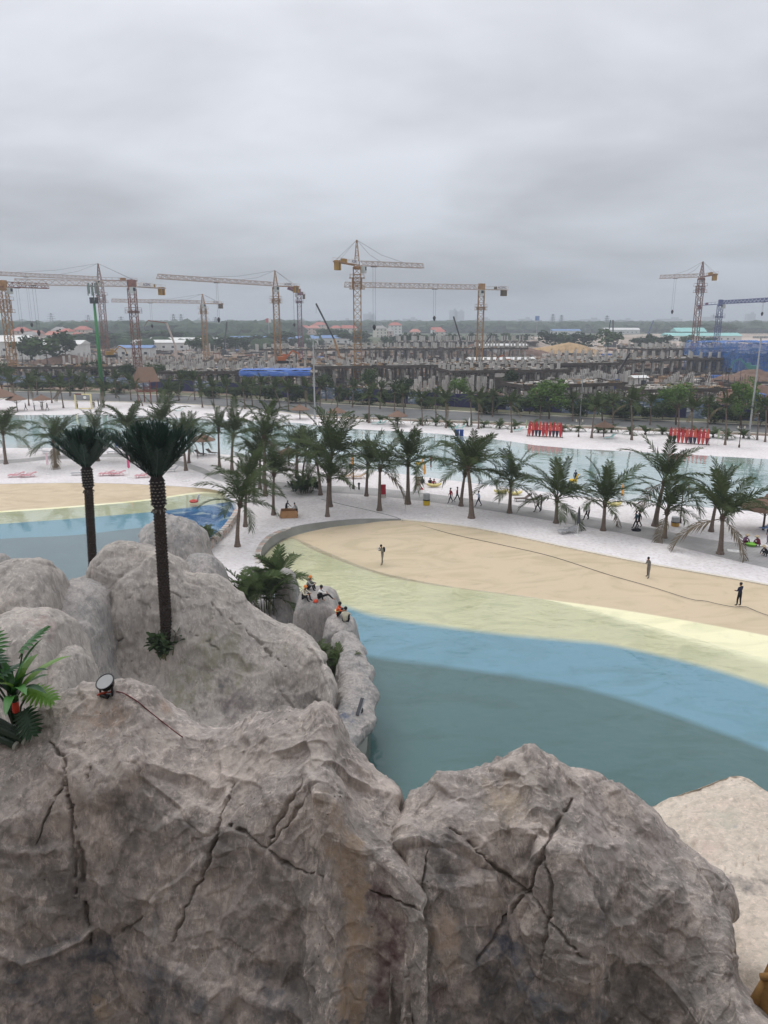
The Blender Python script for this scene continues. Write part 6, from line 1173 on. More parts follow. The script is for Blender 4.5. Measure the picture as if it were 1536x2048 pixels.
mobile('distant crane with a thin upright boom at right', 1213, 690, 560, [(1214, 685), (1221, 640)], (TEALC, TEALC), .8); mobile('distant derrick beside the thin upright boom', 1226, 690, 560, [(1226, 640)], (GREYC, GREYC), .8); mobile('distant crane with boom leaning right near the far woods', 1298, 690, 600, [(1296, 668), (1307, 641)], (BLC, BLC), .8); mobile('distant crane with thin boom behind the small distant crane', 449, 700, 430, [(449, 690), (454, 643)], (GREYC, GREYC), .8)
mobile('white concrete pump with folded boom arching to the left', 355, 722, 300, [(350, 690), (333, 646), (296, 641), (289, 652)], (WHITE, WHC, WHC, RSC), .8)
def excavator(label, px, py, Yd, rz, m=CWT):
    b = at_y(px, py, Yd); b.z = max(0, b.z); t = thing('excavator', label, 'excavator', b, rz, 'excavators on the site')
    for y in (-1.1, 1.1): mb = MB(); mb.prism([(-1.9, -.3), (1.9, -.3), (1.9, .3), (-1.9, .3)], .05, .95); mb.build('track', [BLACK], t, loc=(0, y, 0))
    mb = MB(); mb.box((-.5, 0, 1.7), (2.8, 2.4, 1.3)); mb.build('body', [m], t); mb = MB(); mb.box((.7, .6, 2.4), (1.3, 1.0, 1.6)); mb.build('cab', [m], t); mb = MB(); mb.bar((1.0, -.2, 1.8), (3.4, -.2, 4.4), .5); mb.bar((3.4, -.2, 4.4), (5.4, -.2, 3.4), .45); mb.build('boom', [m], t); mb = MB(); mb.bar((5.4, -.2, 3.6), (6.2, -.2, 1.2), .35); mb.build('stick', [m], t); mb = MB(); mb.prism([(-.5, -.5), (.4, -.6), (.6, .6), (-.5, .5)], -.4, .4); mb.build('bucket', [BLACK], t, loc=(6.1, -.2, .9)); return t
excavator('yellow excavator behind the flat-top crane at left', 222, 715, 300, .5); excavator('orange excavator on the slab in the middle', 566, 727, 262, .3, mat('orange_machine', (176, 98, 48), .6)); excavator('teal excavator beside the blue netted building', 1500, 745, 250, 2.6, mat('teal_machine', (70, 128, 124), .6)); excavator('rust excavator right of the flat-top crane foot', 1022, 735, 280, 2.8, mat('orange_machine', (176, 98, 48), .6))
b = at_z(1000, 790, 0); t = thing('dump_truck', 'dump truck with raised dark tipper behind the palms', 'truck', b, R(75)); mb = MB(); mb.box((0, 0, .9), (6.5, 2.3, .4)); mb.build('chassis', [BLACK], t); mb = MB(); mb.box((2.6, 0, 2.0), (1.6, 2.4, 2.0)); mb.build('cab', [mat('dark_green_cab', (40, 66, 54), .5)], t); mb = MB(); mb.box((0, 0, 0), (4.6, 2.5, 1.5)); mb.build('tipper', [mat('tipper_steel', (110, 106, 100), .7)], t, loc=(-1.2, 0, 3.6), rot=(0, R(52), 0))
for x in (-2.2, -1.0, 2.3):
    for y in (-1.05, 1.05): mb = MB(); mb.lathe([(.52, -.18), (.52, .18)], 12); mb.build('wheel', [BLACK], t, loc=(x, y, .52), rot=(math.pi / 2, 0, 0))
# ================================================================== the building site
COLC = [mat('column_concrete', (186, 183, 177), .9, .15, .5), mat('column_concrete_dark', (166, 162, 156), .9, .2, .5)]; SLABC = mat('slab_concrete', (128, 124, 118), .9, .25, .3); FORM = mat('formwork_edge', (70, 62, 56), .9, .3, .6); SCAF = mat('scaffold_tube', (112, 106, 102), .7, .2, .5); TARP = m_floor('blue_tarpaulin', srgb(44, 84, 160), srgb(74, 116, 186), .4, srgb(150, 172, 205), srgb(40, 60, 110))
CM = {}
def col_mesh(h, w, k):
    key = (round(h, 1), w, k)
    if key not in CM:
        mb = MB(); mb.box((0, 0, h / 2), (w, w, h)); [mb.bar((x, y, h), (x * .9, y * .9, h + .9), .05, m=1) for x in (-w * .35, w * .35) for y in (-w * .35, w * .35)]; CM[key] = mb.mesh('column', [COLC[k], FORM])
    return CM[key]
def block(label, corner, ang, nx, ny, sx, sy, h, slab=None, scaf=False, col_h2=0.0, tarp=False, seed=0, w=.75, miss=.08):
    """a storey of columns; with slab = thickness it carries a deck (and scaffolding below), columns above if col_h2"""
    h *= .8; col_h2 *= .7; rnd = random.Random(seed); b = corner if isinstance(corner, Vector) else at_z(*corner, 0); t = thing('unfinished_building', label, 'building', b, R(ang), 'unfinished concrete blocks'); n = 0
    for i in range(nx):
        for j in range(ny):
            if rnd.random() < miss: continue
            hh = h if slab else h * rnd.choice((.8, .9, 1, 1, 1.05)); link('column', col_mesh(hh, w, rnd.randrange(2)), t, (i * sx + rnd.uniform(-.1, .1), j * sy + rnd.uniform(-.1, .1), 0))
    X, Yy = (nx - 1) * sx, (ny - 1) * sy
    if slab:
        mb = MB(); mb.box((X / 2, Yy / 2, h + slab / 2 + .9), (X + 2.2, Yy + 2.2, slab)); mb.build('deck', [SLABC], t); mb = MB()
        for a, b_, d in (((X / 2, -1.2), (X + 2.6, .12), 0), ((X / 2, Yy + 1.2), (X + 2.6, .12), 0), ((-1.2, Yy / 2), (.12, Yy + 2.3), 0), ((X + 1.2, Yy / 2), (.12, Yy + 2.3), 0)): mb.box((a[0], a[1], h + slab / 2 + .95), (b_[0], b_[1], slab + .5))
        for i in range(int(X / 1.2)): mb.bar((i * 1.2, -1.4, h + .75), (i * 1.2, Yy + 1.4, h + .75), .12)
        mb.build('formwork', [FORM], t)
        st = MB()
        for i in range(int((X + Yy) * 3)): a = rnd.uniform(0, X); c = rnd.uniform(0, Yy); st.box((a, c, h + slab + 1.05 + rnd.uniform(0, .4)), (rnd.uniform(.3, 2.4), rnd.uniform(.2, 1.0), rnd.uniform(.1, .6)), rnd.uniform(0, 3), rnd.randrange(4))
        tag(st.build('stored_material', [SLABC, FORM, mat('timber', (150, 124, 96), .9, .3, 1), mat('pale_board', (206, 200, 192), .9)], t), kind='stuff')
    if scaf:
        mb = MB(); H = h + .7
        for i in range(int(X / 1.5) + 1):
            for yy in (-.9, Yy + .9): mb.bar((i * 1.5, yy, 0), (i * 1.5, yy, H), .07)
        for k in range(1, int(H / 1.5) + 1):
            for yy in (-.9, Yy + .9): mb.bar((0, yy, k * 1.5), (X, yy, k * 1.5), .06)
        for i in range(int(Yy / 1.5) + 1):
            for xx in (-.9, X + .9): mb.bar((xx, i * 1.5, 0), (xx, i * 1.5, H), .07)
        for k in range(1, int(H / 1.5) + 1):
            for xx in (-.9, X + .9): mb.bar((xx, 0, k * 1.5), (xx, Yy, k * 1.5), .06)
        for i in range(int(X / 3)): mb.bar((i * 3, -.95, 0), (i * 3 + 3, -.95, H), .05)
        for i in range(int(X * Yy / 7)): a, c = rnd.uniform(0, X), rnd.uniform(0, Yy); mb.bar((a, c, 0), (a, c, H), .06)
        tag(mb.build('scaffolding', [SCAF], t), kind='stuff')
    if col_h2:
        for i in range(nx):
            for j in range(ny):
                if rnd.random() < .25: continue
                link('column', col_mesh(col_h2, w, rnd.randrange(2)), t, (i * sx, j * sy, h + slab + .9))
    if tarp:
        tp = MB(); m_, k_ = 14, 6; V = [[(X * i / m_ - .8, -1.5 - .0 * j, h + 1.6 - j * .35 + rnd.uniform(-.12, .12)) if j else (X * i / m_ - .8, -.4, h + 1.9) for i in range(m_ + 1)] for j in range(k_ - 2)]
        P = np.array(V); P[..., 1] += np.random.uniform(-.15, .15, P.shape[:2]); me = grid_mesh('tarpaulin', P, TARP, True); link('tarpaulin', me, t)
        V = [[(X * i / m_ - .8, Yy * .7 * j / 3 - .4, h + 1.95 + rnd.uniform(0, .25)) for i in range(m_ + 1)] for j in range(4)]; link('tarpaulin', grid_mesh('tarpaulin', np.array(V), TARP, True), t)
    return t
block('open field of pale columns running back on the right, below the loader crane', (1192, 797), 62, 12, 4, 4.0, 4.2, 5.8, seed=1)
block('two close rows of columns at right, beside the debris-strewn lane', (1408, 812), 66, 18, 2, 3.0, 4.5, 5.6, seed=2, miss=.02); block('row of columns left of the debris-strewn lane', (1352, 800), 64, 16, 2, 3.2, 4.0, 5.2, seed=3)
block('scaffolded slab behind the bright green tree, columns to its right', (1050, 815), 18, 8, 3, 3.6, 5.0, 4.6, .3, True, 0, False, 4); block('low slab with dark soffit behind the second bright green tree', (1290, 822), 12, 6, 3, 3.4, 5, 4.2, .3, True, 0, False, 5)
block('long raised slab with dark scaffolding in the middle distance', (640, 772), 12, 24, 4, 4.4, 6, 5.6, .35, True, 2.2, False, 6, miss=0); block('pale columns standing in front of the long raised slab', (776, 795), 14, 10, 3, 3.8, 4.5, 5.8, seed=7); block('grey scaffolded slab right of the middle, above the dump truck', (905, 782), 10, 9, 4, 4.2, 5, 5.4, .3, True, 2.4, False, 8, miss=0)
block('low slab under blue tarpaulin at left of the tall light mast', (486, 782), 4, 6, 4, 4.0, 5, 4.6, .3, True, 0, True, 9); block('slab with dark edges left of the blue tarpaulin', (330, 778), 3, 10, 3, 4.0, 5, 4.6, .3, True, 2.5, False, 10)
block('dense field of pale columns behind the left trees', (275, 752), 6, 16, 5, 3.6, 4.5, 6.2, seed=11); block('columns and dark slab at far left behind palms', (25, 770), 2, 9, 3, 4, 5, 5.2, .3, True, 0, False, 12); block('scattered columns left of the green telecom pole', (100, 762), 3, 12, 4, 3.6, 5, 5.6, seed=13)
block('second row of columns behind the blue tarpaulin', (500, 740), 5, 16, 4, 4.4, 5, 5.6, seed=14); block('rows of columns under a dark slab left of the middle crane', (530, 722), 4, 16, 3, 5.0, 6, 5.4, .3, False, 4.0, False, 15); block('columns under a thin deck right of the middle crane, farther back', (745, 724), 6, 18, 3, 4.4, 6, 6.2, .3, True, 4.0, False, 16); block('dark scaffolded storey below the far tree row in the centre', (800, 706), 5, 18, 4, 5.0, 7, 6.5, .3, True, 5.0, False, 17)
block('far columns left of the small distant crane', (380, 706), 3, 16, 3, 5, 6, 6.4, seed=18); block('far columns on the right below the bare land', (1130, 724), 20, 16, 3, 4.6, 6, 6.4, seed=19); block('curved deck line of the far right building behind the columns', (1225, 752), 18, 14, 4, 4.2, 5.5, 5.4, .3, True, 3.5, False, 20); block('scaffolded columns behind the rust and white crane', (1290, 724), 22, 14, 4, 4.4, 6, 6.0, .3, True, 3.5, False, 21); block('small slab with white posts left of the sandy heaps', (1030, 762), 15, 7, 2, 3.8, 5, 4.6, .3, False, 0, False, 22); block('columns at the far left horizon side of the site', (130, 735), 2, 14, 3, 4.2, 6, 6, seed=23)
# netted building at the right
def m_net():
    s = NT('blue_netting'); p = s.coord('Object'); c = s.mix(s.rng(s.noise(.25, 4, .6, p), .35, .65), srgb(40, 92, 170), srgb(70, 140, 214)); d = s.pbsdf(c, .7); tr = s.n('ShaderNodeBsdfTransparent'); m = s.n('ShaderNodeMixShader'); s.l(s.rng(s.noise(.5, 4, .6, p), .3, .7, .3, .72), m.inputs[0]); s.l(d, m.inputs[1]); s.l(tr.outputs[0], m.inputs[2]); return s.end(m.outputs[0])
NET = m_net(); rnd = random.Random(5)
for lab, c, ang, nx, ny, h in (('building wrapped in dark blue netting at the right', (1412, 745), 4, 9, 4, 7.5), ('building wrapped in bright blue netting at the right edge', (1492, 752), 4, 9, 4, 8.0)):
    t = block(lab, c, ang, nx, ny, 4, 5, h, .3, True, 0, False, 30, miss=0); X, Yy = (nx - 1) * 4, (ny - 1) * 5
    for (x0, y0), (x1, y1) in (((-1.6, -1.6), (X + 1.6, -1.6)), ((X + 1.6, -1.6), (X + 1.6, Yy + 1.6)), ((-1.6, Yy + 1.6), (-1.6, -1.6))):
        V = [[(x0 + (x1 - x0) * i / 16 + rnd.uniform(-.2, .2), y0 + (y1 - y0) * i / 16 + rnd.uniform(-.2, .2), .8 + (h + 2.6) * j / 6 + rnd.uniform(-.15, .3)) for i in range(17)] for j in range(7)]; link('netting', grid_mesh('netting', np.array(V), NET, True), t)
    V = [[(-1.6 + (X + 3.2) * i / 16, -1.6 + (Yy + 3.2) * j / 6, h + 3.4 + rnd.uniform(0, .9)) for i in range(17)] for j in range(7)]; link('netting', grid_mesh('netting', np.array(V), NET, True), t)
# earth heaps
def heap(label, px, py, W, D, H, m, seed):
    b = at_z(px, py, 0); n = 40; u = np.linspace(-1, 1, n); X, Yg = np.meshgrid(u, u); r_ = np.sqrt(X ** 2 + Yg ** 2); q = np.stack([X * 2.2, Yg * 2.2, 0 * X + seed], -1); z = np.clip(1 - r_ + .35 * fbm(q, 4, seed), 0, 1) ** .9 * H - .15 + .06 * H * fbm(q * 5, 3, seed + 3)
    o = link('earth_heap', grid_mesh('earth_heap', np.stack([X * W, Yg * D, z], -1), m, True, flip=False), None, b); tag(o, label, 'earth heap', 'earth heaps on the site'); return o
E1 = mat('brown_earth', (112, 90, 78), .95, .25, .8, bump=.5, bscale=2); E2 = mat('grey_sand_heap', (158, 146, 136), .95, .2, .6, bump=.4, bscale=2); E3 = mat('ochre_sand_heap', (170, 142, 106), .95, .2, .6, bump=.4, bscale=2)
for a in [('pale grey sand heap right of the flat-top crane', 1065, 704, 30, 14, 8, E2, 1), ('ochre sand heap beside the pale grey heap', 1130, 708, 26, 12, 7, E3, 2), ('dark brown earth heap left of the middle distance trees', 1055, 712, 16, 8, 5, E1, 3), ('brown earth heap beside the teal excavator', 1512, 765, 15, 9, 5, E1, 4), ('brown earth heap at the right edge behind the palms', 1520, 812, 12, 9, 5, E1, 5), ('rust brown earth heap behind the far left palms', 135, 728, 20, 10, 4.5, E1, 6), ('earth heap under the dump truck', 985, 800, 9, 6, 2.5, E1, 7), ('brown heap right of centre under a slanting boom', 948, 708, 14, 8, 6, E1, 8), ('flat brown heap in the right-hand yard', 1150, 752, 22, 7, 2.5, E1, 9)]: heap(*a)
# rubble and stacked material lying over the site: one mass
rnd = random.Random(77); mbs = MB(); tone = [SLABC, FORM, mat('timber', (150, 124, 96), .9, .3, 1), mat('pale_board', (206, 200, 192), .9), mat('rust_steel', (116, 78, 62), .8), mat('dark_pipe', (58, 56, 56), .8), TARP, GREYC]
for i in range(6500):
    px = rnd.uniform(-60, 1600); f = rnd.random() ** 1.3; lo = 800 + (px - 620) * .047 if px > 500 else 788; py = lo - 14 - f * (lo - 702); b = at_z(px, py, 0); s_ = rnd.uniform(.5, 1.6) * (1 + f)
    k = rnd.choices(range(8), (3, 4, 3, 2.2, 1.2, 2, .15, 2))[0]
    if rnd.random() < .3: mbs.bar((b.x, b.y, 0), (b.x + rnd.uniform(-.3, .3), b.y, rnd.uniform(1.5, 4.5)), .1, m=5)
    else: mbs.box((b.x, b.y, s_ * .2), (s_ * rnd.uniform(.5, 3.2), s_ * rnd.uniform(.3, 1.4), s_ * rnd.uniform(.2, .8)), rnd.uniform(0, 3.14), k)
tag(mbs.build('site_debris', tone), 'scattered building material, planks and rubble over the construction site', 'debris', kind='stuff')
# hoarding along the road
def m_mural2():
    s = NT('printed_hoarding'); p = s.coord('Object'); q = s.scale(p, (.35, 1, .9)); c = s.mix(s.rng(s.noise(1.2, 4, .6, q, 1.2), .4, .6), srgb(128, 142, 160), srgb(58, 78, 108)); c = s.mix(s.rng(s.noise(2.3, 3, .6, q, .8), .56, .64), c, srgb(218, 220, 222)); c = s.mix(s.rng(s.noise(1.7, 3, .6, q), .6, .7), c, srgb(176, 128, 120)); return s.end(s.pbsdf(c, .6))
HO = mat('navy_hoarding', (32, 30, 78), .6, .15, .4); HP = m_mural2(); t = thing('site_hoarding', 'long navy and printed hoarding between the road and the building site', 'hoarding')
hp_ = resample(px_row([(-60, 770), (150, 772), (330, 780), (470, 788), (560, 794), (700, 800), (1050, 822), (1300, 833), (1600, 846)], 0), 56); rnd = random.Random(4)
for i in range(55):
    a, b_ = hp_[i], hp_[i + 1]; L_ = np.linalg.norm(b_ - a); mb = MB(); mb.box((0, 0, 1.5), (L_ - .08, .12, 3.0)); kk = HP if rnd.random() < .42 else HO; mb.build('panel', [kk], t, loc=tuple((a + b_) / 2), rot=(0, 0, math.atan2(b_[1] - a[1], b_[0] - a[0])))
    mb = MB(); mb.box((0, 0, 1.6), (.14, .2, 3.2)); mb.build('post', [GREYC], t, loc=tuple(a))
# sheds and site huts
def shed(label, px, py, W, D, H, rz, mw, mr, rise=.12):
    b = at_z(px, py, 0); t = thing('shed', label, 'shed', b, rz, 'sheds around the site'); mb = MB(); mb.box((0, 0, H / 2), (W, D, H)); mb.build('wall', [mw], t); mb = MB(); e = .6; r_ = D * rise; mb.add([(-W / 2 - e, -D / 2 - e, H), (W / 2 + e, -D / 2 - e, H), (W / 2 + e, 0, H + r_ + .3), (-W / 2 - e, 0, H + r_ + .3), (-W / 2 - e, D / 2 + e, H), (W / 2 + e, D / 2 + e, H)], [(0, 1, 2, 3), (3, 2, 5, 4), (0, 3, 4), (1, 5, 2), (0, 4, 5, 1)]); mb.build('roof', [mr], t)
    for i in range(max(1, int(W / 6))): mb = MB(); mb.box((-W / 2 + 3 + 6 * i, -D / 2 - .04, H * .45), (1.6, .1, 1.3)); mb.build('window' if i % 3 else 'door', [mat('dark_glass', (52, 62, 70), .15, .1, 2)], t)
    return t
RW = mat('shed_white', (206, 206, 202), .7, .1, .3); RBL = mat('shed_blue_roof', (92, 126, 172), .5, .15, .2); RWH = mat('shed_white_roof', (214, 214, 210), .5, .1, .2); RTQ = mat('turquoise_roof', (140, 196, 190), .5, .12, .2); RGR = mat('dark_green_wall', (58, 82, 78), .7, .15, .3)
for a in [('white shed with flat pale roof at far left', 110, 714, 34, 14, 7, .0, RW, RWH), ('dark green shed at far left under red roofs', 68, 700, 44, 14, 6, .0, RGR, RWH), ('white gabled shed behind the left edge crane', 28, 712, 22, 12, 8, .0, RW, RWH, .25), ('grey shed with white roof left of the green pole', 82, 718, 26, 12, 6, .05, RW, RWH), ('long blue-roofed shed left of the middle crane', 620, 688, 90, 16, 5, .03, RW, RBL), ('long blue-roofed shed further left', 550, 690, 70, 14, 5, .03, RW, RBL), ('small blue-roofed hut beside the rust flat-top crane', 275, 714, 18, 9, 5, .0, RW, RBL), ('white roofed shed left of the small distant crane', 385, 694, 60, 14, 5, .0, RW, RWH), ('white shed row behind the concrete pump', 330, 700, 40, 12, 5, .0, RW, RWH), ('turquoise-roofed hall behind the rust and white crane', 1400, 682, 70, 20, 5, .0, RW, RTQ), ('dark teal roofed hall beside the turquoise hall', 1375, 679, 30, 18, 8, 0, RGR, RTQ, .2), ('white canopy hall right of the long slab', 1000, 738, 26, 10, 4, .08, RW, RWH, .05), ('bright white roof near the far woods at right', 1240, 668, 50, 20, 6, 0, RW, RWH), ('white and blue hall on the bare land', 1130, 671, 36, 16, 6, 0, RW, RBL), ('small green cabin beside the right-hand columns', 1222, 748, 4, 3, 3, .2, mat('green_cabin', (60, 132, 104), .6), RWH), ('white site cabin with pale roof right of the loader crane', 1275, 772, 4, 3, 2.6, .2, RW, RWH), ('row of white site cabins under a slanting boom', 1000, 708, 30, 6, 5, .05, RW, RWH)]: shed(*a)
for i, x in enumerate((1316, 1327)):
    b = at_z(x, 826, 0); t = thing('water_tank', f"blue water tank behind the hoarding, {('left', 'right')[i]} one", 'tank', (b.x, b.y, 2.4)); mb = MB(); mb.lathe([(.3, -1.0), (.85, -.8), (.9, 0), (.85, .8), (.3, 1.0)], 14); mb.build('drum', [mat('tank_blue', (60, 104, 150), .5)], t, True, rot=(math.pi / 2, 0, .3)); mb = MB(); [mb.bar((q, 0, -2.4), (q, 0, -.7), .15) for q in (-.6, .6)]; mb.build('stand', [GREYC], t)
b = at_z(1500, 838, 0); t = thing('blue_stand', 'blue steel scaffold stand behind the right light mast', 'scaffold', b); mb = MB(); lattice(mb, (0, 0, 0), (0, 0, 5), 3.2, 1.2, .12); mb.build('frame', [BLUEP], t); mb = MB(); mb.box((0, 0, 5.1), (3.6, 3.6, .2)); mb.build('deck', [TARP], t)
# ================================================================== the town, woods and horizon
HW = [mat('house_cream', (206, 200, 186), .8, .1, .3), mat('house_white', (214, 214, 210), .8, .08, .3), mat('house_pink', (206, 182, 170), .8, .1, .3)]; HR = [mat('red_tile_roof', (176, 104, 92), .8, .2, .5), mat('pale_red_roof', (188, 126, 112), .8, .2, .5), mat('grey_roof', (150, 146, 142), .8, .15, .5)]; PANE = mat('window_dark', (78, 86, 92), .2, .1, 1)
def house(label, px, py, W, D, floors, mw, mr, rz=0.0, gable=False):
    b = at_z(px, py, 0); H = 3.3 * floors; t = thing('house', label, 'house', b, rz, 'houses beyond the site'); mb = MB(); mb.box((0, 0, H / 2), (W, D, H)); mb.build('wall', [mw], t); e = .7; r_ = W * .16 + 1.2; mb = MB(); k = 0 if gable else W * .25
    mb.add([(-W / 2 - e, -D / 2 - e, H), (W / 2 + e, -D / 2 - e, H), (W / 2 + e, D / 2 + e, H), (-W / 2 - e, D / 2 + e, H), (-W / 2 + k, 0, H + r_), (W / 2 - k, 0, H + r_)], [(0, 1, 5, 4), (2, 3, 4, 5), (1, 2, 5), (3, 0, 4), (3, 2, 1, 0)]); rf = mb.build('roof', [mr], t); mb = MB(); mb.box((W * .2, 0, H + r_ * .8), (1.0, 1.0, 1.6)); mb.build('chimney', [mw], rf)
    n = max(2, int(W / 4))
    for f in range(floors):
        for i in range(n):
            mb = MB(); x = -W / 2 + W * (i + .5) / n; dz = 1.7 + 3.3 * f; dr = f == 0 and i == n // 2; mb.box((x, -D / 2 - .03, 1.2 if dr else dz), (1.4, .12, 2.2 if dr else 1.6)); mb.build('door' if dr else 'window', [PANE], t)
    return t
rnd = random.Random(21); hs_ = [(46, 683, 22, 3), (64, 684, 20, 2), (75, 682, 18, 2), (92, 683, 24, 3), (108, 684, 22, 2), (122, 685, 20, 3), (137, 684, 14, 3), (152, 681, 22, 3), (168, 681, 24, 3), (158, 686, 18, 2), (500, 671, 22, 3), (512, 672, 20, 2), (530, 673, 18, 3), (545, 672, 22, 2), (575, 672, 22, 3), (585, 674, 18, 2), (610, 674, 20, 3), (628, 673, 24, 3), (640, 671, 26, 4), (655, 674, 18, 2), (672, 671, 20, 3), (695, 676, 24, 3), (704, 674, 20, 3), (745, 672, 22, 3), (760, 672, 22, 3), (776, 674, 20, 2), (790, 675, 24, 4), (808, 672, 20, 3), (830, 673, 18, 2), (872, 672, 22, 2), (880, 674, 18, 2), (890, 672, 20, 2)]
for i, (x, y, W, f) in enumerate(sorted(h for k, h in enumerate(hs_) if k % 4 != 3)):
    rc = 0 if rnd.random() < .7 else rnd.choice((1, 2)); r0 = ('red', 'pale red', 'grey')[rc]
    W *= .62; y += rnd.uniform(-3.2, 3.0)
    house(f"distant house with {r0} roof, {nth(i)} in the row of houses counting from the left", x, y, W, 11, f, HW[rnd.randrange(3)], HR[rc], rnd.uniform(-.35, .35), rnd.random() < .3)
# far trees: single ones in front, then woods that read as one mass
FT = [('m', BROADM), ('d', BROAD)]
def small_tree_mesh(seed, m):
    me, L = tree_mesh(seed, 420, 8, .16, 'crown', m); return me
SM = [small_tree_mesh(s, m) for s, m in ((3, BROAD), (4, BROADM), (5, BROAD), (6, BROADM))]; tk = MB(); tk.tube([(0, 0, -.2), (.02, 0, .6), (0, 0, 1.2)], [.06, .045, .03], 6); TK = tk.mesh('trunk', [BARKD])
def far_tree(label, px, py, H, W, seed, group):
    r_ = random.Random(seed); b = at_z(px, py, 0); t = thing('far_tree', label, 'tree', b, r_.uniform(0, 6), group); link('trunk', TK, t, sc=(H * .35, H * .35, H * .35)); link('crown', SM[seed % 4], t, (0, 0, H * .28), sc=(W * .55, W * .55, H * .42)); return t
row = [(770 + 7.2 * i + rnd.uniform(-3, 3), 700 - 2.5 * rnd.random()) for i in range(26)]
for i, (x, y) in enumerate(row): far_tree(f'slim tree in the long row behind the dark scaffolded storey, {nth(i)} from the left', x, y, rnd.uniform(9, 13), rnd.uniform(5, 7), i, 'row of slim trees behind the site')
mids = [(1048, 698, 11, 14), (1062, 699, 9, 10), (1094, 702, 14, 16), (1118, 702, 13, 14), (1135, 700, 11, 12), (1145, 700, 12, 10), (1168, 703, 13, 22), (1215, 706, 16, 16), (1280, 704, 10, 16), (1300, 704, 13, 9), (1322, 702, 11, 15), (1372, 700, 11, 10), (1413, 697, 9, 14), (1420, 672, 18, 60), (1440, 672, 16, 50), (46, 728, 12, 12), (62, 728, 14, 9), (95, 732, 14, 16), (133, 728, 16, 14), (395, 712, 12, 12), (448, 706, 11, 14), (470, 706, 11, 10), (490, 706, 9, 9), (330, 690, 13, 40), (355, 690, 12, 34), (295, 688, 13, 40), (500, 696, 10, 20), (560, 692, 12, 26), (575, 692, 12, 20), (660, 684, 14, 26), (672, 686, 13, 24), (700, 694, 13, 26), (720, 694, 12, 20), (185, 696, 12, 30), (210, 694, 12, 34), (112, 700, 9, 26), (985, 690, 10, 12), (1014, 694, 12, 10)]
for i, (x, y, H, W) in enumerate(mids): far_tree(f'distant tree among the site and sheds, {nth(sorted(q[0] for q in mids).index(x))} from the left', x, y, H, W, 50 + i, 'single trees behind the site')
def blob(rnd):
    pass
bm0 = bmesh.new(); bmesh.ops.create_icosphere(bm0, subdivisions=2, radius=1.0); IV = np.array([v.co[:] for v in bm0.verts]); IF = np.array([[v.index for v in f.verts] for f in bm0.faces]); bm0.free()
def woods(name, label, spots, m, seed):
    """far wood: many lumpy crowns in one mesh"""
    V, F = [], []; rg = np.random.RandomState(seed)
    for k, (x, y, r_, h) in enumerate(spots):
        n = 1 + .45 * vnoise(IV * 2.3 + k * 3.7, seed)[:, None]; V.append(IV * n * np.array([r_, r_ * .8, h * .55]) + np.array([x, y, h * .42])); F.append(IF + k * len(IV))
    V, F = np.concatenate(V), np.concatenate(F); me = bpy.data.meshes.new(name); me.from_pydata(V.tolist(), [], F.tolist()); me.materials.append(m); o = link(name, me); return tag(o, label, 'woods', kind='stuff')
def m_wood():
    s = NT('far_wood_green'); p = s.pos(); c = s.mix(s.rng(s.noise(.05, 5, .7, p), .35, .65), (.028, .048, .024, 1), (.06, .085, .04, 1)); return s.end(s.pbsdf(c, .9, s.bump(s.noise(.35, 4, .7, p), 1.0, 1.5), spec=.1))
FW = m_wood(); rg = np.random.RandomState(3)
def band(n, x0, x1, y0, y1, r0, r1, h0, h1, gap=0.0):
    o = []
    for i in range(n):
        d = math.exp(rg.uniform(math.log(y0), math.log(y1))); x = rg.uniform(x0, x1) * d
        if gap and vnoise(np.array([[x * .004, d * .004, 1.7]]), 9)[0] < gap - .5: continue
        o.append((x, d, rg.uniform(r0, r1) * (d / y0) ** .4, rg.uniform(h0, h1)))
    return o
woods('woodland', 'hazy green belt of woods along the left half of the horizon', band(420, -.62, -.12, 820, 1900, 9, 20, 12, 19), FW, 1)
woods('woodland', 'green belt of woods behind the red-roofed houses in the centre', band(420, -.2, .16, 1150, 2300, 9, 20, 12, 19), FW, 2)
woods('woodland', 'dark flat belt of woods along the right half of the horizon', band(520, .06, .62, 1150, 2100, 9, 20, 13, 18), FW, 3)
woods('woodland', 'scattered bushes between the sheds and the houses at left', band(150, -.56, -.08, 430, 820, 4, 8, 5, 9, .45), BROADM and FW, 4)
woods('woodland', 'faint farther woods and orchards towards the skyline', band(500, -.62, .62, 2400, 5200, 14, 40, 12, 20), FW, 5)
# skyline blocks, billboards, pylons
rnd = random.Random(12); SK = mat('skyline_concrete', (170, 172, 176), .8, .1, .05)
sk = [(400, 646, 22, 30), (412, 646, 40, 28), (736, 642.6, 60, 46), (745, 642.6, 40, 40), (906, 642.6, 45, 60), (918, 642.6, 60, 55), (1500, 642.8, 50, 46), (965, 642.5, 90, 26), (1050, 642.5, 80, 26), (1180, 642.5, 120, 24), (1250, 642.5, 90, 22), (1340, 642.5, 140, 26), (1420, 642.6, 90, 34), (820, 642.6, 90, 26), (690, 642.6, 70, 22), (600, 642.7, 80, 20)]
for i, (x, y, W, H) in enumerate(sk):
    b = at_y(x, 640, 2900); b.z = 0; s_ = .62; H = min(H, 60); t = thing('skyline_block', f'faint block on the hazy skyline, {nth(sorted(q[0] for q in sk).index(x))} from the left', 'building', b, 0, 'blocks on the skyline'); mb = MB(); mb.box((0, 0, H * s_ * .75), (W * s_, 20, H * 1.5 * s_)); mb.build('wall', [SK], t); mb = MB(); mb.box((W * s_ * .2, 0, H * 1.5 * s_ + 3), (W * .3 * s_, 10, 6)); mb.build('roof_house', [SK], t)
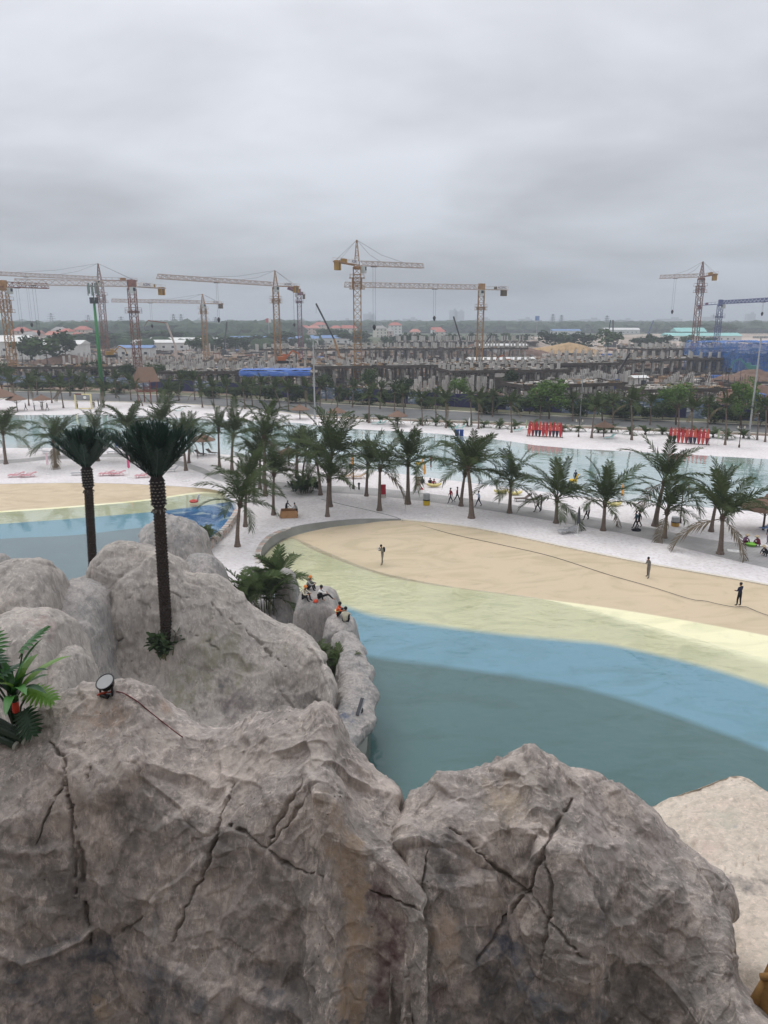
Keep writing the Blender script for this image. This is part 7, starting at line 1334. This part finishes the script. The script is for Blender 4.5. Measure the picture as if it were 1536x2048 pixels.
def billboard(label, px, top, bot, foot, Yd, c1, c2, wpx):
    b = at_y(px, foot, Yd); b.z = 0; z0, z1 = at_y(px, bot, Yd).z, at_y(px, top, Yd).z; W = wpx * Yd / FPX; t = thing('billboard', label, 'billboard', b); mb = MB(); mb.tube([(0, .3, 0), (0, .3, z0)], W * .06, 8); mb.build('post', [STEEL], t)
    mb = MB(); mb.box((-W * .25, 0, (z0 + z1) / 2), (W * .5, .6, z1 - z0)); mb.build('panel', [c1], t); mb = MB(); mb.box((W * .25, 0, (z0 + z1) / 2), (W * .5, .6, z1 - z0)); mb.build('panel', [c2], t)
PR_ = mat('billboard_red', (190, 60, 70), .6); PB_ = mat('billboard_blue', (70, 110, 170), .6)
billboard('red and white billboard above the houses left of centre', 538, 637, 645, 665, 800, PR_, WHITE, 10); billboard('red and white billboard on the left horizon', 172, 641, 648, 658, 900, WHITE, PR_, 10); billboard('blue billboard on a post at the right horizon', 1074, 632, 641, 650, 900, PB_, SKYB, 8)
def pylon(label, px, top, Yd):
    b = at_y(px, 650, Yd); b.z = 0; H = at_y(px, top, Yd).z; t = thing('pylon', label, 'pylon', b, .4, 'power pylons on the horizon'); mb = MB()
    for s1, s2 in ((1, 1), (1, -1), (-1, -1), (-1, 1)): mb.bar((s1 * 4.5, s2 * 4.5, 0), (s1 * .8, s2 * .8, H), .5)
    for k in range(7):
        f = k / 7; r_ = 4.5 + (.8 - 4.5) * f; r2 = 4.5 + (.8 - 4.5) * (f + 1 / 7); [mb.bar((a * r_, c * r_, H * f), (d * r2, e * r2, H * (f + 1 / 7)), .3) for a, c, d, e in ((1, -1, -1, -1), (-1, -1, 1, -1), (1, 1, -1, 1), (-1, 1, 1, 1))]
    mb.build('tower', [GREYC], t)
    for k, f in enumerate((.7, .82, .94)): a = MB(); a.bar((-7 + k, 0, H * f), (7 - k, 0, H * f), .5); a.build('crossarm', [GREYC], t)
for i, (x, tp) in enumerate(((16, 628), (104, 626), (178, 630), (243, 633), (348, 628), (363, 628), (432, 634), (1105, 628), (1122, 630), (1213, 631))): pylon(f'faint power pylon on the horizon, {nth(i)} from the left', x, tp, 1350)
# ================================================================== near details: floodlights, plants, bamboo, post
GLASS = mat('lamp_glass', (158, 160, 160), .25, .05, 5, spec=.5); BLK = mat('black_lamp_metal', (16, 16, 17), .35, .2, 6, spec=.5); REDW = mat('red_cable', (104, 52, 56), .7)
def floodlight(label, P, r_, tilt, yaw):
    t = thing('floodlight', label, 'floodlight', P, yaw, 'round floodlights on the rocks'); mb = MB(); prof = [(.02, -r_ * 1.05), (r_ * .45, -r_ * 1.0), (r_ * .72, -r_ * .72), (r_ * .92, -r_ * .2), (r_ * .98, .0), (r_ * 1.03, .0), (r_ * 1.03, r_ * .1), (r_ * .93, r_ * .1), (r_ * .9, r_ * .06)]; mb.lathe(prof, 28); h = mb.build('housing', [BLK], t, True, loc=(0, 0, r_ * 1.55), rot=(tilt, 0, 0)); mb = MB(); mb.lathe([(.001, r_ * .075), (r_ * .88, r_ * .07), (r_ * .88, r_ * .04)], 28); mb.build('lens', [GLASS], h); mb = MB(); mb.lathe([(r_ * .04, .0), (r_ * .05, .03)], 8); mb.build('bolt', [STEEL], h, loc=(r_ * .7, -r_ * .62, -r_ * .45), rot=(1.2, 0, .6))
    mb = MB(); [mb.bar((s_ * r_ * .8, 0, -.02), (s_ * r_ * .95, 0, r_ * 1.4), r_ * .12, r_ * .22) for s_ in (-1, 1)]; mb.bar((-r_ * .8, 0, 0), (r_ * .8, 0, 0), r_ * .3, r_ * .12); mb.build('bracket', [BLK], t); mb = MB(); mb.box((0, 0, .0), (r_ * 1.1, r_ * .9, r_ * .25)); mb.build('base', [BLK], t)
c = pick(P1, 212, 1392); floodlight('big round black floodlight on the crest of the near left rock', (c[0], c[1] + .02, c[2] + .0), .106, R(30), R(-25))
cpts = [pick(P1, x, y) + np.array([0, -.012, .02]) for x, y in ((222, 1384), (245, 1388), (275, 1405), (300, 1425), (335, 1452), (365, 1476), (378, 1480))]; mb = MB(); mb.tube(resample(cpts, 60), .0065, 6); o = mb.build('power_cable', [REDW], None, True); tag(o, 'dark red cable running down the near rock from the big floodlight', 'cable')
cpts = [pick(P1, x, y) + np.array([0, -.012, .02]) for x, y in ((222, 1386), (205, 1388), (196, 1393), (204, 1390), (214, 1388))]; mb = MB(); mb.tube(resample(cpts, 30), .010, 6); o = mb.build('cable_loop', [colr('orange_red_wire', (170, 70, 44))], None, True); tag(o, 'short orange-red wire looped at the big floodlight base', 'cable')
c = pick(P4, 249, 1142); floodlight('small black floodlight on the top of the big boulder', (c[0], c[1], c[2] - .02), .11, R(45), 0)
def strip_lamp(label, P, L, rot):
    t = thing('strip_lamp', label, 'lamp', P, rot, 'strip lamps on the rim'); mb = MB(); mb.box((0, 0, .35), (L, .16, .18)); h = mb.build('housing', [GREYC], t, rot=(0, -.7, 0)); mb = MB(); mb.box((0, -.085, .35), (L * .95, .01, .14)); mb.build('lens', [LGREY], h); mb = MB(); mb.box((-L * .25, 0, .08), (.2, .22, .2)); mb.build('bracket', [BLK], t)
c = pick(PR, 724, 1420); strip_lamp('tilted grey strip lamp on the curved rock rim', (c[0], c[1], c[2]), .85, R(70)); c = pick(PR, 590, 1455) if False else at_y(583, 1462, 30.2); strip_lamp('strip lamp peeping over the near rock crest', (c.x, c.y, c.z), .85, R(30))
# leafy artificial plants on the left
def strap_leaves(mb, base, n, L, w, seed, e0=.5, e1=1.45, m=0):
    r_ = random.Random(seed)
    for i in range(n):
        a = i * 2.4 + r_.uniform(-.3, .3); e = r_.uniform(e0, e1); l = L * r_.uniform(.7, 1.1); N = 7; sd = Vector((-math.sin(a), math.cos(a), 0)); pts = []; p = Vector(base); th = e
        for k in range(N + 1): pts.append(p.copy()); th -= (.10 + .09 * (1.5 - e)) ; p = p + Vector((math.cos(a) * math.cos(th), math.sin(a) * math.cos(th), math.sin(th))) * (l / N)
        V = []
        for k, q in enumerate(pts): t_ = k / N; ww = w * (math.sin(math.pi * min(1, .1 + .9 * t_)) ** .6) * .5 if k < N else .001; V += [q - sd * ww + Vector((0, 0, ww * .35)), q, q + sd * ww + Vector((0, 0, ww * .35))]
        mb.add(V, [(3 * k + j, 3 * k + j + 1, 3 * k + j + 4, 3 * k + j + 3) for k in range(N) for j in (0, 1)], m)
def lobed_leaf(size, seed, m):
    """split philodendron leaf with finger lobes"""
    r_ = random.Random(seed); mb = MB(); n = 9; mb.tube([(-.25, 0, -.12), (0, 0, 0), (.55, 0, .05), (1.0, 0, -.1)], [.02, .018, .012, .003], 5)
    for sd in (-1, 1):
        for i in range(n):
            t_ = i / n; x = -.05 + .95 * t_; l = .52 * math.sin(math.pi * (.22 + .68 * t_)) * r_.uniform(.9, 1.08); a = R(100 - 72 * t_); d = Vector((math.cos(a), sd * math.sin(a), -.10)); w = .052; z = .05 * math.sin(math.pi * t_)
            p0, p1 = Vector((x - w * 1.25, 0, z)), Vector((x + w * 1.25, 0, z)); q = Vector((x, 0, z)) + d * l; s2 = Vector((math.sin(a), -sd * math.cos(a), 0)) * w
            mb.add([p0, p1, Vector((x, 0, z)) + d * l * .6 + s2 * 1.05 + Vector((0, 0, .03)), q, Vector((x, 0, z)) + d * l * .6 - s2 * 1.05 + Vector((0, 0, .03))], [(0, 1, 2, 3, 4) if sd > 0 else (4, 3, 2, 1, 0)], 0)
    return mb.mesh('leaf', [m])
PL1 = m_leaf('plastic_leaf_green', (.035, .14, .03, 1), (.07, .22, .04, 1), .35, .2, .4); PL2 = m_leaf('plastic_leaf_dark', (.012, .05, .018, 1), (.03, .09, .03, 1), .35, .12, .4); PL3 = m_leaf('plastic_leaf_yellow_green', (.10, .25, .03, 1), (.18, .32, .05, 1), .35, .25, .4); RIBBON = mat('orange_red_wrap', (196, 62, 40), .6)
pb0 = pick(P1, 34, 1478); t = thing('artificial_dracaena', 'artificial strap-leaved plant with orange-red wrapped stem at the left edge', 'plant', (pb0[0] - .02, pb0[1] + .12, pb0[2] - .05)); t.scale = (.88, .88, .88); mb = MB(); mb.tube([(0, 0, -.1), (-.01, 0, .3), (-.02, 0, .62)], [.035, .03, .028], 8); mb.build('stem', [mat('dark_plastic_stem', (40, 48, 36), .6)], t, True); mb = MB(); mb.lathe([(.04, .36), (.045, .4), (.042, .47), (.038, .5)], 10, c=(-.013, 0, 0)); mb.build('wrap', [RIBBON], t, True)
for k in range(16): mb = MB(); strap_leaves(mb, (-.02, 0, .5 + .01 * k), 1, .85, .12, 60 + k, .75, 1.5); mb.build('leaf', [(PL1, PL2, PL1, PL3)[k % 4]], t, True, rot=(0, 0, k * 2.4))
t2 = thing('artificial_philodendron', 'artificial split-leaf plant with finger-lobed leaves at the left edge', 'plant', (pb0[0] - .15, pb0[1] + .3, pb0[2] - .1)); t2.scale = (.9, .9, .9); st = MB(); LL = [lobed_leaf(1, s_, m) for s_, m in ((1, PL1), (2, PL2), (3, PL3))]
lv = [((.24, -.05, 1.18), .42, (-.3, -.5, .9), 0), ((-.05, -.1, 1.05), .42, (.2, -.3, 2.6), 1), ((.34, -.22, .70), .40, (.3, .25, -.25), 2), ((.26, -.25, .42), .40, (.5, .5, -.9), 1), ((-.2, .1, 1.1), .45, (0, -.4, 2.2), 0), ((.02, .05, .9), .4, (.3, 0, -1.6), 1), ((-.12, -.2, .92), .42, (.6, .2, 3.4), 1), ((-.28, -.05, .8), .45, (.1, .2, 3.9), 1)]
for p, s_, rt, k in lv: st.tube([(0, 0, -.05), (p[0] * .4, p[1] * .4, p[2] * .6), p], [.02, .014, .01], 6); link('leaf', LL[k], t2, p, rt, s_)
st.build('stems', [PL2], t2, True)
BAM = mat('dark_green_bamboo', (38, 56, 42), .4, .2, 5, spec=.4); CUT = mat('pale_cut_end', (150, 150, 142), .9, .3, 10)
for i, ((x0, y0), (x1, y1)) in enumerate((((-30, 1428), (44, 1470)), ((-30, 1446), (52, 1482)), ((-20, 1470), (34, 1492)))):
    a, b_ = pick(P1, 0, 1500), pick(P1, x1, y1 + 6); B = Vector(at_y(x1, y1, b_[1] + .02)); A = Vector(at_y(x0 - 60, y0 - 30, b_[1] + .25)); t = thing('bamboo_pole', f"dark green bamboo pole with pale cut end on the near rock, {('top', 'middle', 'bottom')[i]} one", 'pole', tuple(B), 0, 'bamboo poles'); d = A - B; mb = MB(); mb.tube([d * k / 6 for k in range(7)], [.05, .046, .052, .046, .052, .046, .052], 10); mb.build('culm', [BAM], t, True); mb = MB(); dn = d.normalized(); mb.tube([-dn * .012, dn * .02], .054, 10); mb.build('cut_end', [CUT], t)
# ochre wooden-look post at the right edge
WP = mat('ochre_artificial_wood', (150, 116, 70), .8, .3, 3, bump=.7, bscale=9); c = at_y(1536, 1950, 5.6); t = thing('artificial_wood_post', 'ochre artificial tree-trunk post cut by the right edge', 'post', (c.x + .05, c.y, c.z - .3)); mb = MB(); mb.tube([(0, 0, -.6), (-.01, 0, .1), (.03, 0, .38), (.06, 0, .7), (.08, 0, 1.15)], [.15, .11, .085, .07, .065], 12); mb.build('trunk', [WP], t, True); mb = MB(); mb.tube([(-.12, 0, .28), (-.02, -.05, .34), (.12, -.04, .36), (.2, 0, .36)], [.03, .035, .035, .03], 8); mb.build('collar', [WP], t, True); mb = MB(); mb.tube([(-.22, .0, -.3), (-.13, 0, .0), (-.04, 0, .3)], [.06, .05, .04], 8); mb.build('root', [WP], t, True)
# ================================================================== haze
hz = MB(); hz.box((0, 7200, 33), (28600, 15800, 74)); hzo = hz.build('haze'); s = NT('haze_air'); pv = s.n('ShaderNodeVolumePrincipled'); pv.inputs['Density'].default_value = .00046; pv.inputs['Color'].default_value = (.86, .93, 1.0, 1); pv.inputs['Anisotropy'].default_value = 0.2
s.l(pv.outputs[0], s.out.inputs['Volume']); hzo.data.materials.clear(); hzo.data.materials.append(s.m); tag(hzo, kind='stuff')
